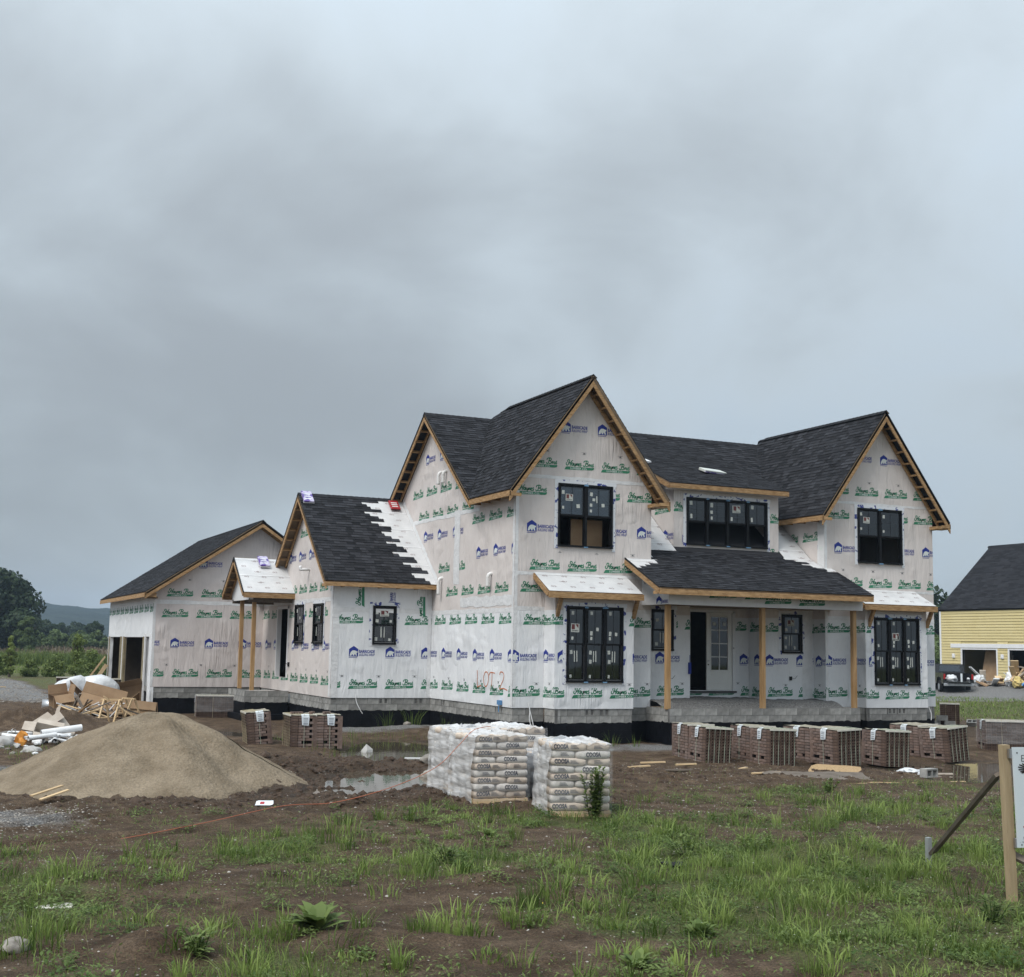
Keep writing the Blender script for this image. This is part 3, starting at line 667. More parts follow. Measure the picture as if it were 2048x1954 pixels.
plain_slope([(2.05, 6.63, 9.40), (2.255, 5.59, 9.68), (2.46, 6.63, 9.40)]); plain_slope([(13.04, 6.63, 9.40), (13.20, 6.28, 9.62), (13.36, 6.63, 9.40)])
plain_slope([(4.51, 0.02, 4.14), (10.95, 0.02, 4.14), (10.95, 2.45, 6.06), (4.51, 2.45, 6.06)])
for p, q in (((2.255, yo, 9.68), (2.255, 5.59, 9.68)), ((-.39, 6.63, 9.40), (2.05, 6.63, 9.40)), ((2.46, 6.63, 9.40), (13.04, 6.63, 9.40)), ((13.2, yo, 9.62), (13.2, 6.28, 9.62))): ridge_cap(p, q)
# white felt left bare either side of the dormer
for x0, x1 in ((4.53, 5.86), (9.90, 10.93)):
    roof_slope([(x0, 0.25, 4.335), (x1, 0.25, 4.335), (x1, 2.42, 6.06), (x0, 2.42, 6.06)], (1, 0, 0), (0, 2.17, 1.727), name='bare_roof', shingled=False, under=True, thick=0.05)

def raked(e, r, nrm, off_n, drop, h, w, name, mat='wood'):
    """sloping board with plumb-cut ends"""
    e = Vector(e); r = Vector(r); n = Vector(nrm); a = n*(-off_n); b = n*(-off_n-w); D = Vector((0, 0, drop)); H = Vector((0, 0, drop+h)); mb = MB()
    mb.hexa([e+a-H, r+a-H, r+b-H, e+b-H, e+a-D, r+a-D, r+b-D, e+b-D]); return mb.build(name, mat, house)
def gable_trim(ridge, e0, e1, wall_n, over=0.42, name='rake_board'):
    """rake boards, second rafter against the wall and the ladder blocks between them. wall_n points outwards"""
    ridge = Vector(ridge); nrm = Vector(wall_n)
    for e in (e0, e1):
        e = Vector(e); d = (ridge-e); L_ = d.length; dn = d.normalized(); up = dn.cross(nrm); up = up if up.z > 0 else -up
        cs_ = math.hypot(dn.x, dn.y); raked(e, ridge, nrm, 0.0, 0.03/cs_, 0.165/cs_, 0.042, name); raked(e+d*.07, ridge, nrm, over-.06, .115/cs_, .11/cs_, .042, 'rafter')
        n = max(3, int(L_/0.55))
        for i in range(n+1):
            c = e+d*(0.05+0.83*i/n)-up*0.125; board(c-nrm*0.04, c-nrm*(over-0.06), 0.04, 0.085, 'wood', 'lookout', up)
gable_trim((2.255, yo, 9.66), (-.39, yo, 6.10), (4.90, yo, 6.10), (0, -1, 0))
gable_trim((13.2, yo, 9.60), (10.56, yo, 6.03), (15.84, yo, 6.03), (0, -1, 0))
gable_trim((-.39, 6.63, 9.38), (-.39, 2.51, 6.10), (-.39, 10.75, 6.10), (-1, 0, 0), 0.38)
# eaves: fascia and rafter tails
def eave(p0, p1, inward, h=0.15, tails=True, name='fascia', mat='wood'):
    p0 = Vector(p0); p1 = Vector(p1); inn = Vector(inward); board(p0-Vector((0, 0, .04)), p1-Vector((0, 0, .04)), 0.04, h, mat, name)
    if tails:
        L_ = (p1-p0).length; n = max(2, int(L_/0.61))
        for i in range(n+1):
            c = p0.lerp(p1, (i+.02)/(n+.04))-Vector((0, 0, .09)); board(c+inn*0.02, c+inn*0.36, 0.038, 0.09, 'wood', 'rafter_tail')
eave((-.385, yo, 6.12), (-.385, 2.5, 6.12), (1, 0, 0)); eave((10.565, yo, 6.05), (10.565, 2.3, 6.05), (1, 0, 0)); eave((15.83, yo, 6.05), (15.83, 8, 6.05), (-1, 0, 0)); eave((4.895, yo, 6.12), (4.895, 2.4, 6.12), (-1, 0, 0))
# boxed returns at the right feet of the two front gables
for x, z in ((4.62, 6.0), (15.56, 5.93)): board((x, yo+0.02, z), (x, -0.02, z), 0.52, 0.10, 'wood', 'eave_return')

# --- front walls of the wings
PF, PB = Plane('y', 0.0), Plane('y', -0.70)
def gtop(x0, x1, xm, zr, m, dz=0.2): return [(x0, zr-dz-m*(xm-x0)), (xm, zr-dz), (x1, zr-dz-m*(x1-xm))]
WIN_LU = (1.355, 3.165, 4.60, 6.46); WIN_RU = (12.28, 14.12, 4.585, 6.40)
WIN_LB = (1.33, 3.16, 0.71, 2.86); WIN_RB = (12.31, 14.14, 0.68, 2.82)
tl = gtop(0, 4.511, 2.255, 9.68, 1.346); tr_ = gtop(10.95, 15.444, 13.2, 9.62, 1.352)
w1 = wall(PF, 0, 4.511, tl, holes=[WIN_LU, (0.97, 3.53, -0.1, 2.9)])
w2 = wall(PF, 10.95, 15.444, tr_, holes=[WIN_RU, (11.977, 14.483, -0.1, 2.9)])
b1 = wall(PB, 0.969, 3.53, [(0.969, 3.40), (3.53, 3.40)], holes=[WIN_LB]); b2 = wall(PB, 11.977, 14.483, [(11.977, 3.35), (14.483, 3.35)], holes=[WIN_RB])
for x, zt_ in ((0.969, 3.4), (11.977, 3.35)):
    wl = wall(Plane('x', x), 0.0, 0.70, [(0.0, zt_+.3), (0.70, zt_)], t=0.12)
    lay_print(wl, Plane('x', x), [('g', 2.31, -0.14), ('b', 1.25, -0.02), ('g', 0.265, -0.02), ('m', 0.62, 0.3)], [(0.0, 0), (0.70, 0), (0.70, zt_), (0.0, zt_)])
for x, zt_ in ((3.53, 3.4), (14.483, 3.35)):
    mb = MB(); mb.box((x-0.12, -0.7+0.141, -0.03), (x, 0.0, zt_)); mb.build('wall', 'wrap_white', house)
OL = [(0, 0), (4.511, 0), (4.511, 6.44), (2.255, 9.48), (0, 6.44)]; OR = [(10.95, 0), (15.444, 0), (15.444, 6.38), (13.2, 9.42), (10.95, 6.38)]
hbL = (0.969, 3.53, -0.2, 3.62); hbR = (11.977, 14.483, -0.2, 3.52)
lay_print(w1, PF, [('g', 0.27, -0.121), ('b', 1.24, -0.12), ('g', 2.31, 0.288), ('m', 0.62, 0.66), ('g', 3.24, 0.18, 1), ('g', 3.885, 0.462), ('b', 4.95, 0.369), ('g', 6.04, 0.009), ('g', 6.866, 0.336), ('b', 7.95, 0.22), ('m', 4.42, 1.35), ('m', 7.35, 0.9)], OL, [hbL, (1.25, 3.28, 4.45, 6.58)])
lay_print(w2, PF, [('g', 0.27, 10.82), ('b', 1.24, 10.9), ('g', 2.31, 10.95), ('g', 3.80, 11.49), ('b', 4.87, 11.346), ('g', 5.97, 10.989), ('g', 6.776, 10.98), ('b', 7.853, 10.84), ('m', 4.30, 11.6), ('m', 7.2, 11.5)], OR, [hbR, (12.17, 14.23, 4.42, 6.52)])
lay_print(b1, PB, [('g', 0.265, 0.31), ('b', 1.25, 1.06), ('g', 2.32, 0.92), ('m', 0.62, 3.3)], [(0.969, 0), (3.53, 0), (3.53, 3.3), (0.969, 3.3)], [(1.22, 3.27, 0.55, 3.0)])
lay_print(b2, PB, [('g', 0.236, 11.51), ('b', 1.26, 12.1), ('g', 2.32, 12.0)], [(11.977, 0), (14.483, 0), (14.483, 3.3), (11.977, 3.3)], [(12.20, 14.25, 0.52, 2.96)])
for w_, P_, a, b in ((w1, PF, 0, 4.511), (w2, PF, 10.95, 15.444)):
    strip(w_, P_, a, b, 6.56, 6.66, jag=0.012) if a == 0 else strip(w_, P_, a, b, 6.50, 6.58, jag=.012)
    strip(w_, P_, a, b, 2.72, 2.84, d=0.002, jag=0.01); strip(w_, P_, a+.002, a+0.10, 0.0, 6.3, d=0.0022, jag=.012)
strip(w1, PF, 0.0, 4.51, 3.74, 3.83, jag=.01, d=.0021); strip(w2, PF, 10.95, 15.44, 3.66, 3.74, jag=.01, d=.0021)
STK2 = [('logo', 0, .22, .73, .24, .20), ('p', 0, .05, .83, .09, .11), ('p', 0, .06, .60, .07, .08), ('p', 0, .72, .62, .11, .11), ('p', 1, .08, .83, .09, .11), ('p', 1, .08, .66, .08, .09), ('p', 1, .08, .57, .07, .08), ('p', 1, .62, .66, .1, .1), ('p', 1, .2, .75, .09, .08), ('p', 1, .38, .72, .035, .2)]
window(PF, *WIN_LU[:2], *WIN_LU[2:], n=2, open_low=True, stick=STK2)
window(PF, *WIN_RU[:2], *WIN_RU[2:], n=2, open_low=True, stick=[('logo', 0, .22, .73, .26, .2), ('p', 0, .06, .86, .08, .1), ('p', 0, .06, .6, .07, .08), ('p', 1, .06, .84, .09, .11), ('p', 1, .06, .58, .07, .08)])
def st3(logo):
    s = [('logo', logo, .12, .66, .27, .24)]
    for i in range(3):
        s += [('p', i, .15, .89, .085, .105), ('p', i, .15, .56, .065, .09), ('p', i, .12, .37, .085, .11), ('p', i, .42, .27, .03, .31), ('p', i, .6, .27, .03, .31), ('p', i, .12, .06, .065, .09)]
        if i: s += [('p', i, .14, .62, .08, .12), ('p', i, .58, .68 if i == 1 else .62, .08, .1), ('p', i, .12, .25, .085, .11)]
    return s
window(PB, *WIN_LB[:2], *WIN_LB[2:], n=3, stick=st3(0)); window(PB, *WIN_RB[:2], *WIN_RB[2:], n=3, stick=st3(1))

# --- side wall of the left wing (faces left)
PS = Plane('x', 0.0)
ws = wall(PS, -10.6, 0.0, [(-10.6, 5.9), (-6.63, 9.10), (-3.1, 6.33), (0, 6.33)], t=0.14)
oS = [(-6.43, 0), (0, 0), (0, 6.42), (-6.43, 6.42)]
oS2 = [(-10.4, 3.4), (0, 3.4), (0, 6.33), (-3.1, 6.33), (-6.63, 9.10), (-10.4, 6.1)]
oS3 = [(-10.4, 6.0), (-3.1, 6.33), (-6.63, 9.09)]
lay_print(ws, PS, [('b', 1.24, -6.76), ('g', 0.27, -6.73), ('g', 2.333, -6.17), ('m', 0.62, -6.2)], oS, du=1.283, holes=())
lay_print(ws, PS, [('g', 3.24, -5.22, 5), ('b', 4.33, -2.788), ('g', 5.41, -3.183), ('b', 5.11, -7.357, 2), ('b', 5.11, -4.754, 1), ('g', 4.02, -5.945, 2), ('g', 5.85, -7.9, 4)], [(-8.0, 2.9), (0, 2.9), (0, 6.33), (-8.0, 6.33)], du=1.283)
lay_print(ws, PS, [('g', 6.65, -8.512), ('b', 7.73, -7.332)], oS3, du=1.29)
strip(ws, PS, -6.43, 0, 2.66, 2.80, jag=.015); strip(ws, PS, -0.14, -0.003, 0, 6.3, jag=.02); strip(ws, PS, -4.62, -4.15, 3.6, 5.95, jag=.03, d=.0045); strip(ws, PS, -9.2, -2.6, 5.78, 5.90, jag=.02, d=.005); strip(ws, PS, -4.0, -.14, 2.86, 3.16, jag=.03, d=.006)
# uneven white flashing where the lower roof meets this wall
mb = MB(); Pn = []
for i in range(19):
    y = 9.5-(9.5-6.05)*i/18; z = 3.655+.842*(y-6.04)+0.02; Pn.append((-y, z))
for a, b in zip(Pn, Pn[1:]):
    mb.poly([PS.pt(a[0], a[1], .008), PS.pt(b[0], b[1], .008), PS.pt(b[0]+.05, b[1]+random.uniform(.12, .22), .006), PS.pt(a[0]+.05, a[1]+random.uniform(.12, .22), .006)])
mb.build('wall_flashing', 'lap', house)
# sprayed lot number
lot = MB()
for st in ([(2.533, .963), (2.51, .75), (2.488, .481), (2.36, .50), (2.22, .513)], [(1.95, .915), (2.03, .80), (2.04, .68), (1.97, .54), (1.86, .503), (1.75, .57), (1.684, .724), (1.71, .86), (1.82, .93), (1.95, .915)],
           [(1.66, .83), (1.56, .915), (1.434, .923), (1.231, .907)], [(1.434, .923), (1.44, .72), (1.451, .518)], [(.886, .872), (.84, .945), (.764, .955), (.66, .94), (.582, .866), (.62, .74), (.74, .62), (.85, .51), (.866, .466), (.74, .478), (.55, .485), (.335, .443)]):
    for t in ribbon([(-a, b) for a, b in st], 0.030, 4): lot.poly([PS.pt(p[0], p[1], 0.007) for p in t])
lot.build('spray_lettering', 'spray_orange', ws)
def duct(y, z0, z1, x=-0.0, r=0.055, plane='x'):
    mb = MB(); pts = [(x+0.05, y, z1), (x-0.05, y, z1), (x-0.10, y, z1-.03), (x-0.13, y, z1-.10)]+[(x-0.13, y, z1-.10-(z1-.10-z0)*k/8) for k in range(1, 9)]
    mb.tube(pts, [r, r, r, r]+[r*(0.94 if k % 2 else 1.06) for k in range(8)], 10); return mb.build('flexible_vent', 'duct_white', house, smooth=True)
duct(5.82, 6.92, 7.33); duct(5.41, 6.93, 7.32); duct(5.58, 3.30, 3.84); duct(1.6, 3.43, 3.82)
mb = MB(); mb.box((-0.09, 0.66, 0.02), (-0.01, 0.86, 0.15)); mb.tube([(-.07, .76, .02), (-.08, .74, -.18)], .015, 6); mb.build('outlet_box', 'plastic_blue', house)

# --- lower left wing
yL, xL = 6.43, -3.376
PLf, PLs = Plane('y', yL), Plane('x', xL)
wf = wall(PLf, xL, 0.0, [(xL, 3.78), (0, 3.78)], holes=[(-2.04, -1.24, 1.67, 2.92)], mats=('wrap_white', 'wrap_white'))
HS = [(*UY(9.76, 10.87), 1.65, 2.985), (*UY(7.40, 8.56), 1.655, 2.975), (*UY(11.75, 13.35), 0.44, 2.97)]
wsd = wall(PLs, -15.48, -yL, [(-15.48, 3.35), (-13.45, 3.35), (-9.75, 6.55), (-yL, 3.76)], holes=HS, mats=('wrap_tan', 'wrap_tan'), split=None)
lay_print(wf, PLf, [('b', 1.235, -4.03), ('g', .255, -4.03), ('g', 2.31, -3.341, 1), ('g', 2.31, -2.12, 1), ('g', 2.31, -.956, 1), ('m', .62, -3.1)], [(xL, 0), (0, 0), (0, 3.7), (xL, 3.7)], [(-2.15, -1.13, 1.64, 3.03)], du=1.23)
oLs = [(-15.4, 0), (-yL, 0), (-yL, 3.7), (-9.75, 6.5), (-13.45, 3.35), (-15.4, 3.3)]
oLs = [(-15.4, 0), (-yL, 0), (-yL, 3.74), (-9.75, 6.5), (-15.4, 3.2)]
hs_ = [(h[0]-.1, h[1]+.1, h[2]-.0, h[3]+.1) for h in HS]
lay_print(wsd, PLs, [('b', 1.415, -14.97), ('g', .335, -15.05), ('g', 2.54, -15.46), ('g', 3.365, -13.02), ('b', 4.48, -11.92), ('g', 5.3, -10.6, 1), ('m', .75, -14.4)], oLs, hs_, du=1.253)
strip(wf, PLf, xL, xL+0.22, 0, 3.5, jag=.02); strip(wsd, PLs, -yL-.24, -yL-.003, 0, 3.6, jag=.02); strip(wf, PLf, xL, 0, 2.70, 2.84, jag=.012, d=.005); strip(wsd, PLs, -15.4, -yL, 3.02, 3.16, jag=.012); strip(wf, PLf, -.14, -.01, 0, 3.6, jag=.02, d=.006)
# three logos printed upright on the strip above the window
def upright(parent, plane, T, u, z, mat, keep):
    mb = MB()
    for t in T:
        p = clip_convex([(u-q[1], z+q[0]) for q in t], keep)
        if p: mb.poly([plane.pt(*q, .008) for q in p])
    if mb.f: mb.build('upright_print', mat, parent)
upright(wf, PLf, _green, -2.33, 2.86, 'print_green', [(-3.0, 2.86), (0, 2.86), (0, 3.62), (-3.0, 3.62)]); upright(wf, PLf, _green, -.22, 2.33, 'print_green', [(-3, 2.62), (0, 2.62), (0, 3.25), (-3, 3.25)]); upright(wf, PLf, _blue, -1.22, 2.75, 'print_blue', [(-3, 2.98), (0, 2.98), (0, 3.36), (-3, 3.36)])
window(PLf, -2.04, -1.24, 1.67, 2.92, stick=[('logo', 0, .26, .72, .3, .2), ('p', 0, .02, .78, .09, .12), ('p', 0, .02, .57, .1, .1), ('p', 0, .78, .57, .08, .08), ('p', 0, .0, .1, .1, .11), ('p', 0, .75, .1, .08, .08), ('p', 0, .33, .18, .04, .34), ('p', 0, .50, .18, .03, .34)])
for h in HS[:2]: window(PLs, *h, stick=[('p', 0, .1, .8, .1, .12), ('p', 0, .5, .62, .1, .1), ('p', 0, .1, .2, .05, .3)])
# open side doorway with a white jamb
mb = MB(); a, b, lo, hi = HS[2]
for q in ((a, a+.09, lo, hi), (b-.09, b, lo, hi), (a, b, hi-.09, hi)): mb.hexa([PLs.pt(q[0], q[2], -.14), PLs.pt(q[1], q[2], -.14), PLs.pt(q[1], q[2], .02), PLs.pt(q[0], q[2], .02), PLs.pt(q[0], q[3], -.14), PLs.pt(q[1], q[3], -.14), PLs.pt(q[1], q[3], .02), PLs.pt(q[0], q[3], .02)])
mb.build('door_jamb', 'trim_white', house)
mb = MB(); mb.tube([(xL-.02, 11.5, .9), (xL-.09, 11.6, .95), (xL-.12, 11.75, .8), (xL-.1, 11.9, .62)], .012, 5); mb.box((xL-.05, 11.42, .84), (xL, 11.54, .99)); mb.build('outlet_box', 'black_plain', house)
mb = MB(); mb.tube([(xL+.02, 9.3, 4.15), (xL-.35, 9.3, 4.14)], .05, 8); mb.tube([(xL-.30, 9.3, 4.12), (xL-.33, 9.32, 4.27)], .05, 8); mb.build('vent_pipe', 'pvc', house, smooth=True)
# roof: shingles laid only part of the way, the rest bare felt
EDGE = []
def ll_mask(u, v, k, W3):
    x = W3(u, v).x; t = v/4.86; kk = k % 4
    return x < -0.42-0.95*t+[0.27, 0.10, -0.08, -0.28][kk]+0.0
roof_slope([(-3.766, 6.04, 3.655), (0.0, 6.04, 3.655), (0.0, 9.75, 6.78), (-3.766, 9.75, 6.78)], (1, 0, 0), (0, 3.71, 3.125), under=True, mask=ll_mask)
roof_slope([(0.0, 13.46, 3.655), (-3.766, 13.46, 3.655), (-3.766, 9.75, 6.78), (0.0, 9.75, 6.78)], (-1, 0, 0), (0, -3.71, 3.125), shingled=True, tab=.5)
ridge_cap((-3.766, 9.75, 6.78), (-.25, 9.75, 6.78)); gable_trim((-3.766, 9.75, 6.76), (-3.766, 6.04, 3.64), (-3.766, 13.46, 3.64), (-1, 0, 0), .38)
eave((-3.77, 6.05, 3.655), (-0.01, 6.05, 3.655), (0, 1, 0), h=.13)
plain_slope([(-3.7, 13.0, 3.5), (0.5, 13.0, 3.5), (0.5, 15.48, 3.3), (-3.7, 15.48, 3.3)], 'link_roof')

# --- garage
yG, xG = 15.48, -7.477
PGf, PGl = Plane('y', yG), Plane('x', xG)
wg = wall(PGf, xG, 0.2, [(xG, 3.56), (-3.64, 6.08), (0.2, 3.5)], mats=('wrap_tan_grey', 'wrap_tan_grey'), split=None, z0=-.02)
lay_print(wg, PGf, [('b', 1.41, -8.067), ('g', .318, -7.98), ('g', 2.527, -7.183), ('g', 3.29, -7.04), ('b', 4.38, -5.885, 2), ('m', .75, -7.0), ('m', 3.9, -6.3)], [(xG, 0), (0, 0), (0, 3.4), (-3.64, 6.0), (xG, 3.5)], du=1.26)
strip(wg, PGf, xG, -3.4, 3.02, 3.16, jag=.015); strip(wg, PGf, xG, xG+.09, 0, 3.45, jag=.015)
HG = [(*UY(17.4, 22.6), -.9, 1.78), (*UY(23.2, 26.6), -.9, 1.78), (*UY(15.9, 16.9), -.9, 1.80)]
wgl = wall(PGl, -27.15, -yG, [(-27.15, 3.5), (-yG, 3.5)], holes=HG, mats=('wrap_white', 'wrap_white'), split=None, z0=-.9)
lay_print(wgl, PGl, [('g', 2.71, -27.6)], [(-27.15, 0), (-yG, 0), (-yG, 3.4), (-27.15, 3.4)], du=1.26)
for y, w_ in ((26.75, .28), (23.35, .2), (23.05, .2), (22.45, .35), (17.35, .3)):
    board((xG-.02, y, 1.80), (xG-.02, y, -.85), w_, .10, 'wood_treated', 'door_post', up=(-1, 0, 0))
board((xG-.03, 16.95, 1.9), (xG-.03, 16.95, -.9), .16, .06, 'trim_white', 'door_jamb', up=(-1, 0, 0)); board((xG-.03, 15.85, 1.9), (xG-.03, 15.85, -.9), .16, .06, 'trim_white', 'door_jamb', up=(-1, 0, 0))
roof_slope([(-7.87, 15.04, 3.43), (-7.87, 27.6, 3.43), (-3.64, 27.6, 6.27), (-3.64, 15.04, 6.27)], (0, 1, 0), (4.23, 0, 2.84), tab=.4)
plain_slope([(0.58, 15.04, 3.43), (0.58, 27.6, 3.43), (-3.64, 27.6, 6.27), (-3.64, 15.04, 6.27)]); ridge_cap((-3.64, 15.04, 6.27), (-3.64, 27.6, 6.27))
gable_trim((-3.64, 15.04, 6.25), (-7.87, 15.04, 3.41), (0.58, 15.04, 3.41), (0, -1, 0)); eave((-7.86, 15.04, 3.43), (-7.86, 27.6, 3.43), (1, 0, 0), h=.15, tails=False); board((-7.9, 15.10, 3.40), (-7.46, 15.10, 3.40), .04, .16, 'wood', 'fascia'); board((-7.86, 15.4, 3.26), (-7.40, 15.4, 3.26), .5, .06, 'plywood', 'soffit_panel')
mb = MB(); mb.box((xG+.15, yG+.15, -.75), (.2, 27.0, -.62)); mb.build('garage_floor', 'concrete', house)
mb = MB(); mb.box((-3.2, yG+.1, -.6), (-3.05, 27.0, 3.4)); mb.box((-3.3, 18.2, -.3), (-3.2, 19.2, 1.7)); mb.box((xG+.1, 27.0, -.9), (.2, 27.15, 3.4)); mb.box((xG+.2, yG+.2, 3.3), (.1, 27.0, 3.4)); mb.build('garage_inner_wall', 'interior', house)
mb = MB(); mb.box((-3.45, 17.5, -.55), (-3.40, 18.6, 1.7))
for z in (-.4, .3, 1.0): mb.box((-3.49, 17.6, z), (-3.45, 18.5, z+.55))
mb.build('panel_door', 'wood_dark', house)

# --- small side porch
SPX = -5.19
roof_slope([(SPX, 11.03, 3.40), (xL, 11.03, 3.40), (xL, 12.75, 4.68), (SPX, 12.75, 4.68)], (1, 0, 0), (0, 1.72, 1.28), shingled=False, under=True, thick=.06)
roof_slope([(xL, 14.48, 3.40), (SPX, 14.48, 3.40), (SPX, 12.75, 4.68), (xL, 12.75, 4.68)], (-1, 0, 0), (0, -1.72, 1.28), shingled=False, under=True, thick=.06)
for e in ((SPX, 11.03, 3.40), (SPX, 14.48, 3.40)):
    e = Vector(e); r = Vector((SPX, 12.75, 4.68)); u = Vector((0, -(r-e).z, (r-e).y)).normalized(); u = u if u.z > 0 else -u
    board(e+u*.012+Vector((-.015, 0, 0)), r+u*.012+Vector((-.015, 0, 0)), .03, .06, 'black_plain', 'drip_edge', u); board(e-u*.05, r-u*.05, .045, .14, 'wood', 'rake_board', u); board(e-u*.07+Vector((.28, 0, 0)), r-u*.07+Vector((.28, 0, 0)), .045, .12, 'wood', 'rafter', u)
    for i in range(5):
        c = e.lerp(r, .08+.2*i)-u*.09; board(c+Vector((.03, 0, 0)), c+Vector((.27, 0, 0)), .04, .08, 'wood', 'lookout', u)
board((SPX, 11.05, 3.37), (xL, 11.05, 3.37), .045, .17, 'wood', 'fascia'); board((SPX, 14.46, 3.37), (xL, 14.46, 3.37), .045, .17, 'wood', 'fascia')
mb = MB(); x = -4.88
for q in ([(x, 11.30, 3.15), (x, 14.2, 3.15), (x, 14.2, 3.52), (x, 12.75, 4.55), (x, 11.30, 3.52)],): mb.poly(q); mb.poly([(a+.09, b, c) for a, b, c in q][::-1]); [mb.poly([q[i], q[(i+1) % 5], (q[(i+1) % 5][0]+.09, *q[(i+1) % 5][1:]), (q[i][0]+.09, *q[i][1:])][::-1]) for i in range(5)]
mb.build('porch_gable', 'wrap_white', house)
board((-4.9, 11.42, 3.20), (xL, 11.42, 3.20), .10, .14, 'wood_dark', 'porch_beam'); board((-4.9, 14.0, 3.20), (xL, 14.0, 3.20), .10, .14, 'wood_dark', 'porch_beam')
for y, z in ((11.75, 0.0), (13.62, 0.0)): board((-4.70, y, 3.18), (-4.66, y+.05, z), .13, .13, 'wood_post', 'porch_post', up=(-1, 0, 0))

# --- recessed middle part
PC, PD, PM = Plane('y', 0.60), Plane('y', 1.50), Plane('y', 0.95)
wc1 = wall(PC, 4.511, 6.268, [(4.511, 3.9), (6.268, 3.9)], holes=[(4.889, 5.66, 1.64, 2.895)])
wc2 = wall(PC, 9.07, 10.95, [(9.07, 3.9), (10.95, 3.9)], holes=[(9.688, 10.484, 1.63, 2.867)])
wc3 = wall(PD, 6.10, 9.07, [(6.10, 3.9), (9.07, 3.9)], holes=[(6.80, 8.46, 0.42, 2.885)])
wr1 = wall(Plane('x', 9.07), -1.5, -0.6, [(-1.5, 3.9), (-.6, 3.9)], t=.1); wr2 = wall(Plane('x', 10.95), -8.0, 0.0, [(-8.0, 6.3), (0, 6.3)], t=.12)
mb = MB(); mb.box((6.15, .745, -.03), (6.268, 1.5, 3.9)); mb.build('wall', 'wrap_white', house); mb = MB(); mb.box((4.40, .05, -.03), (4.51, 8, 6.2)); mb.build('wall', 'wrap_tan', house)
mb = MB(); mb.box((15.33, .15, -.03), (15.444, 11, 6.2)); mb.build('wall', 'wrap_white', house)
lay_print(wc1, PC, [('b', 1.245, 5.032), ('g', .274, 5.067), ('g', 2.30, 4.85), ('m', .62, 5.9)], [(4.52, 0), (6.268, 0), (6.268, 3.8), (4.52, 3.8)], [(4.78, 5.77, 1.62, 3.0)])
lay_print(wc2, PC, [('b', 1.22, 9.071), ('g', .25, 9.128), ('g', 2.28, 9.65), ('g', 2.28, 8.6), ('m', .60, 9.75)], [(9.07, 0), (10.95, 0), (10.95, 3.8), (9.07, 3.8)], [(9.57, 10.6, 1.61, 2.98)], du=1.19)
lay_print(wc3, PD, [('b', 1.225, 8.71), ('b', 1.225, 6.3, 1), ('g', .254, 6.31), ('g', 2.307, 8.0), ('g', 3.023, 6.836), ('m', .62, 8.55)], [(6.27, 0), (9.07, 0), (9.07, 3.8), (6.27, 3.8)], [(6.75, 8.56, .33, 2.97)], du=1.21)
lay_print(wr1, Plane('x', 9.07), [('g', .25, -1.36), ('b', 1.22, -1.2), ('g', 2.3, -1.45)], [(-1.5, 0), (-.6, 0), (-.6, 3.8), (-1.5, 3.8)]); lay_print(wr2, Plane('x', 10.95), [('g', .23, -.66), ('b', 1.22, -.5), ('g', 2.28, -.9), ('g', 5.25, -2.35), ('b', 4.85, -.35), ('m', .6, -.4)], [(-3, 0), (0, 0), (0, 6.2), (-3, 6.2)])
strip(wr2, Plane('x', 10.95), -.34, -.003, 4.0, 6.1, jag=.02); strip(wc2, PC, 10.5, 10.9, 0.0, 3.0, jag=.02)
window(PC, 4.889, 5.66, 1.64, 2.895, stick=[('p', 0, .12, .7, .1, .09), ('p', 0, .12, .12, .1, .1), ('p', 0, .4, .2, .03, .3), ('p', 0, .55, .2, .03, .3)])
window(PC, 9.688, 10.484, 1.63, 2.867, stick=[('logo', 0, .22, .70, .28, .2), ('p', 0, .1, .56, .09, .1), ('p', 0, .7, .54, .08, .1), ('p', 0, .1, .36, .09, .09), ('p', 0, .36, .2, .03, .32), ('p', 0, .52, .2, .03, .32), ('p', 0, .1, .12, .08, .1), ('p', 0, .68, .1, .07, .1)])
# front door: frame, half open double doorway with one leaf in place
mb = MB()
for q in ((6.76, 6.83, .40, 2.93), (8.44, 8.53, .40, 2.93), (6.76, 8.53, 2.885, 2.965)): mb.box((q[0], 1.47, q[2]), (q[1], 1.62, q[3]))
mb.build('door_frame', 'trim_white', house); mb = MB(); mb.box((6.76, 1.42, .355), (8.55, 1.62, .40)); mb.build('door_sill', 'black_plain', house)
dl = MB(); x0, x1, z0, z1 = 7.48, 8.435, .43, 2.88; gx0, gx1, gz0, gz1 = x0+.15, x1-.15, z0+.62, z1-.13
for q in ((x0, gx0, z0, z1), (gx1, x1, z0, z1), (gx0, gx1, z0, gz0), (gx0, gx1, gz1, z1)): dl.box((q[0], 1.53, q[2]), (q[1], 1.575, q[3]))
for q in ((gx0-.02, gx0+.015, gz0-.02, gz1+.02), (gx1-.015, gx1+.02, gz0-.02, gz1+.02), (gx0, gx1, gz0-.02, gz0+.015), (gx0, gx1, gz1-.015, gz1+.02)): dl.box((q[0], 1.515, q[2]), (q[1], 1.53, q[3]))
dl.box(((gx0+gx1)/2-.014, 1.52, gz0), ((gx0+gx1)/2+.014, 1.548, gz1))
for k in range(1, 4): zz = gz0+(gz1-gz0)*k/4; dl.box((gx0, 1.5205, zz-.014), (gx1, 1.5475, zz+.014))
dl.box((x0+.17, 1.52, z0+.20), (x1-.17, 1.5299, z0+.22)); dl.box((x0+.17, 1.52, z0+.48), (x1-.17, 1.5299, z0+.50))
door = dl.build('door', 'door_paint', house, bevel=.004)
